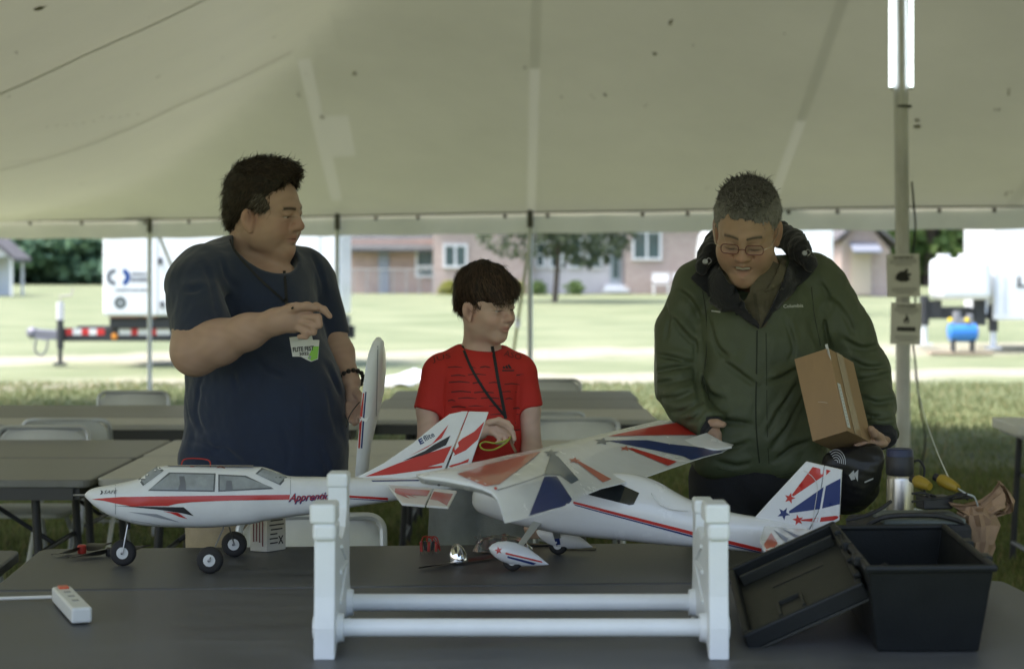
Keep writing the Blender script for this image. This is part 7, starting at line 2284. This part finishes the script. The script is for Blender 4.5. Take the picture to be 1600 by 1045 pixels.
def flow3(L):
    v = np.stack([L[:, 0] * .6, .2 + L[:, 1] * 0, -.8 + L[:, 1] * 0], 1); top = L[:, 2] > .09; v[top] = np.array([.35, .5, .1]); return v
def cols3(L, t, r):
    g = np.clip((L[:, 2] - .05) / .06, 0, 1)[:, None]
    lo = np.array((.10, .097, .094))[None] * (1 - t[:, None]) + np.array((.36, .35, .34))[None] * t[:, None]
    hi = np.array((.028, .027, .026))[None] * (1 - t[:, None]) + np.array((.28, .27, .26))[None] * t[:, None] ** 2
    return lo * (1 - g) + hi * g
strands('hair_strands', hair3, hg, 9000, .013, .0008, flow3, .35, .35, 3, cols3, M_hair, p3)
strands('hair_tuft', hair3, hg, 1500, .030, .0009, lambda L: L * 0 + np.array((.3, .3, .6)), .9, .5, 6, cols3, M_hair, p3, keep=lambda L: L[:, 2] > .095, curl=.2)
# glasses
gl = thing('glasses', 'thin framed glasses worn by the man in the green jacket', 'glasses', Vector(hg.w((0, .11, 0))))
M_fr = mat('glasses_frame', (.16, .05, .05), .3, .6)
for x in (-1, 1):
    rr2 = roundrect(.046, .027, .010, 4)
    b = MB(); b.tube([Vector(hg.w((x * .032 + px, .1165 - .10 * abs(x * .032 + px) ** 1.35 * 1.4, .004 + pz))) for px, pz in rr2], .0012 * hg.s, 6, False, closed=True); rm = b.build('rim', M_fr, gl, True, w=True)
    b = MB(); b.add([Vector(hg.w((x * .032 + px, .1165 - .10 * abs(x * .032 + px) ** 1.35 * 1.4, .004 + pz))) for px, pz in rr2], [tuple(range(len(rr2)))]); b.build('lens', mat('lens_glass', (.9, .92, .92), .03, alpha=.05, spec=.8), rm, w=True)
    b = MB(); b.tube([Vector(hg.w((x * .055, .110, .004))), Vector(hg.w((x * .072, .095, .006))), Vector(hg.w((x * .083, .03, .008))), Vector(hg.w((x * .084, -.005, .012)))], .0013 * hg.s, 6); b.build('temple_arm', mat('temple_metal', (.6, .5, .42), .25, .9), gl, True, w=True)
b = MB(); b.tube(catmull([Vector(hg.w((-.010, .1150, .002))), Vector(hg.w((0, .118, .006))), Vector(hg.w((.010, .1150, .002)))], 4), .0013 * hg.s, 6); b.build('bridge', M_fr, gl, True, w=True)

# carton under the arm
cx = thing('cardboard_box', 'brown cardboard box with a white label strip held under the arm', 'box', P(1290, 620, 5.5))
A0 = P(1241, 561, 5.50); U = P(1294, 543.5, 5.455) - A0; Vv = P(1281, 686, 5.40) - A0
W_ = U.cross(Vv).normalized();
if W_.y < 0: W_ = -W_
Vv = Vv - U * (U.dot(Vv) / U.length_squared); W_ = W_ * .19
M_card = mat('cardboard', (.33, .215, .115), .75, var=.07, vscale=14, bump=.08, bscale=120, stretch=(1, 1, .3))
M_card2 = mat('cardboard_edge', (.24, .16, .09), .8)
def face(a, u, v, n, m, name, th=.003):
    b = MB(); b.hexa([a, a + u, a + u + v, a + v, a + n * th, a + u + n * th, a + u + v + n * th, a + v + n * th]); return b.build(name, m, cx, w=True)
b = MB(); b.hexa([A0, A0 + U, A0 + U + W_, A0 + W_, A0 + Vv, A0 + Vv + U, A0 + Vv + U + W_, A0 + Vv + W_]); cbx = b.build('carton_body', M_card, cx, w=True, bevel=.0012)
un = U.normalized(); wn_ = W_.normalized(); vn_ = Vv.normalized()
# label folded over the right edge, tape, flap
b = MB(); a = A0 + U + un * .0008 + Vv * .42 + wn_ * .006; b.hexa([a, a + wn_ * .022, a + wn_ * .022 + Vv * .53, a + Vv * .53, a + un * .0008, a + wn_ * .022 + un * .0008, a + wn_ * .022 + Vv * .53 + un * .0008, a + Vv * .53 + un * .0008]); lb = b.build('label_strip', mat('label_white', (.6, .62, .62), .4), cx, w=True)
b = MB(); a = A0 + U * .93 - vn_ * .012 ; b.add([a, a + U * .08, a + U * .08 + vn_ * .05, a + U * .02 + vn_ * .03], [(0, 1, 2, 3)]); b.build('torn_label', MATS['label_white'], cx, w=True)
b = MB()
for q in range(12):
    a = A0 + U + un * .0020 + Vv * (.46 + .04 * q) + wn_ * .012; b.add([a, a + wn_ * .010, a + wn_ * .010 + vn_ * .0025, a + vn_ * .0025], [(0, 1, 2, 3)])
b.build('label_print', M_pgrey, cx, w=True)['kind'] = 'stuff'
b = MB(); a = A0 + U + un * .0010 + wn_ * .055; b.hexa([a, a + wn_ * .05, a + wn_ * .05 + Vv, a + Vv, a + un * .0006, a + wn_ * .05 + un * .0006, a + wn_ * .05 + Vv + un * .0006, a + Vv + un * .0006]); b.build('packing_tape', mat('tape_brown', (.30, .21, .12), .25, coat=.4), cx, w=True)
b = MB(); a = A0 + Vv * .58 + U * .40 - wn_ * .0015; b.tube([a, a + U * .12 + vn_ * .004, a + U * .24 + vn_ * .010], .0009, 4); b.build('scuff', mat('scuff_pale', (.6, .52, .42), .8), cx, w=True)

# black plastic bag hanging from the hand under the carton
gb = thing('plastic_bag', 'glossy black plastic bag with white print hanging below the cardboard box', 'bag', P(1340, 740, 5.45))
f = Field(V3(P(1340, 745, 5.46)) - (.2, .16, .2), V3(P(1340, 745, 5.46)) + (.2, .16, .2), .005)
f.ell(P(1336, 738, 5.47), (.075, .045, .075), None, .03); f.ell(P(1308, 722, 5.45), (.045, .030, .035), rot('Y', -25), .03); f.ell(P(1330, 775, 5.50), (.080, .05, .045), rot('Y', -20), .03); f.ell(P(1362, 715, 5.48), (.035, .04, .040), None, .02)
f.ripple(.0035, 24, 81)
M_pbag = mat('black_polythene', (.008, .008, .010), .36, bump=.2, bscale=30, spec=.4)
bagb = field_obj('bag_skin', f, M_pbag, gb)
bb = world_bvh([bagb])
for q in range(5):
    r0 = 4 + 4 * q
    pts = [(1306 + r0 * .75 * math.cos(R(a)), 722 - r0 * math.sin(R(a))) for a in range(-10, 150, 20)]
    drape('printed_ring', bb, pts, 1.0, mat('print_white', (.45, .46, .48), .4), bagb, .0012, .0004, 3)
for poly in ([(1326, 742), (1334, 734), (1336, 748), (1330, 750)], [(1334, 740), (1341, 733), (1340, 752)], [(1350, 752), (1364, 746), (1364, 748), (1351, 754)]):
    decal('printed_mark', bb, poly, MATS['print_white'], bagb, .002, 5)
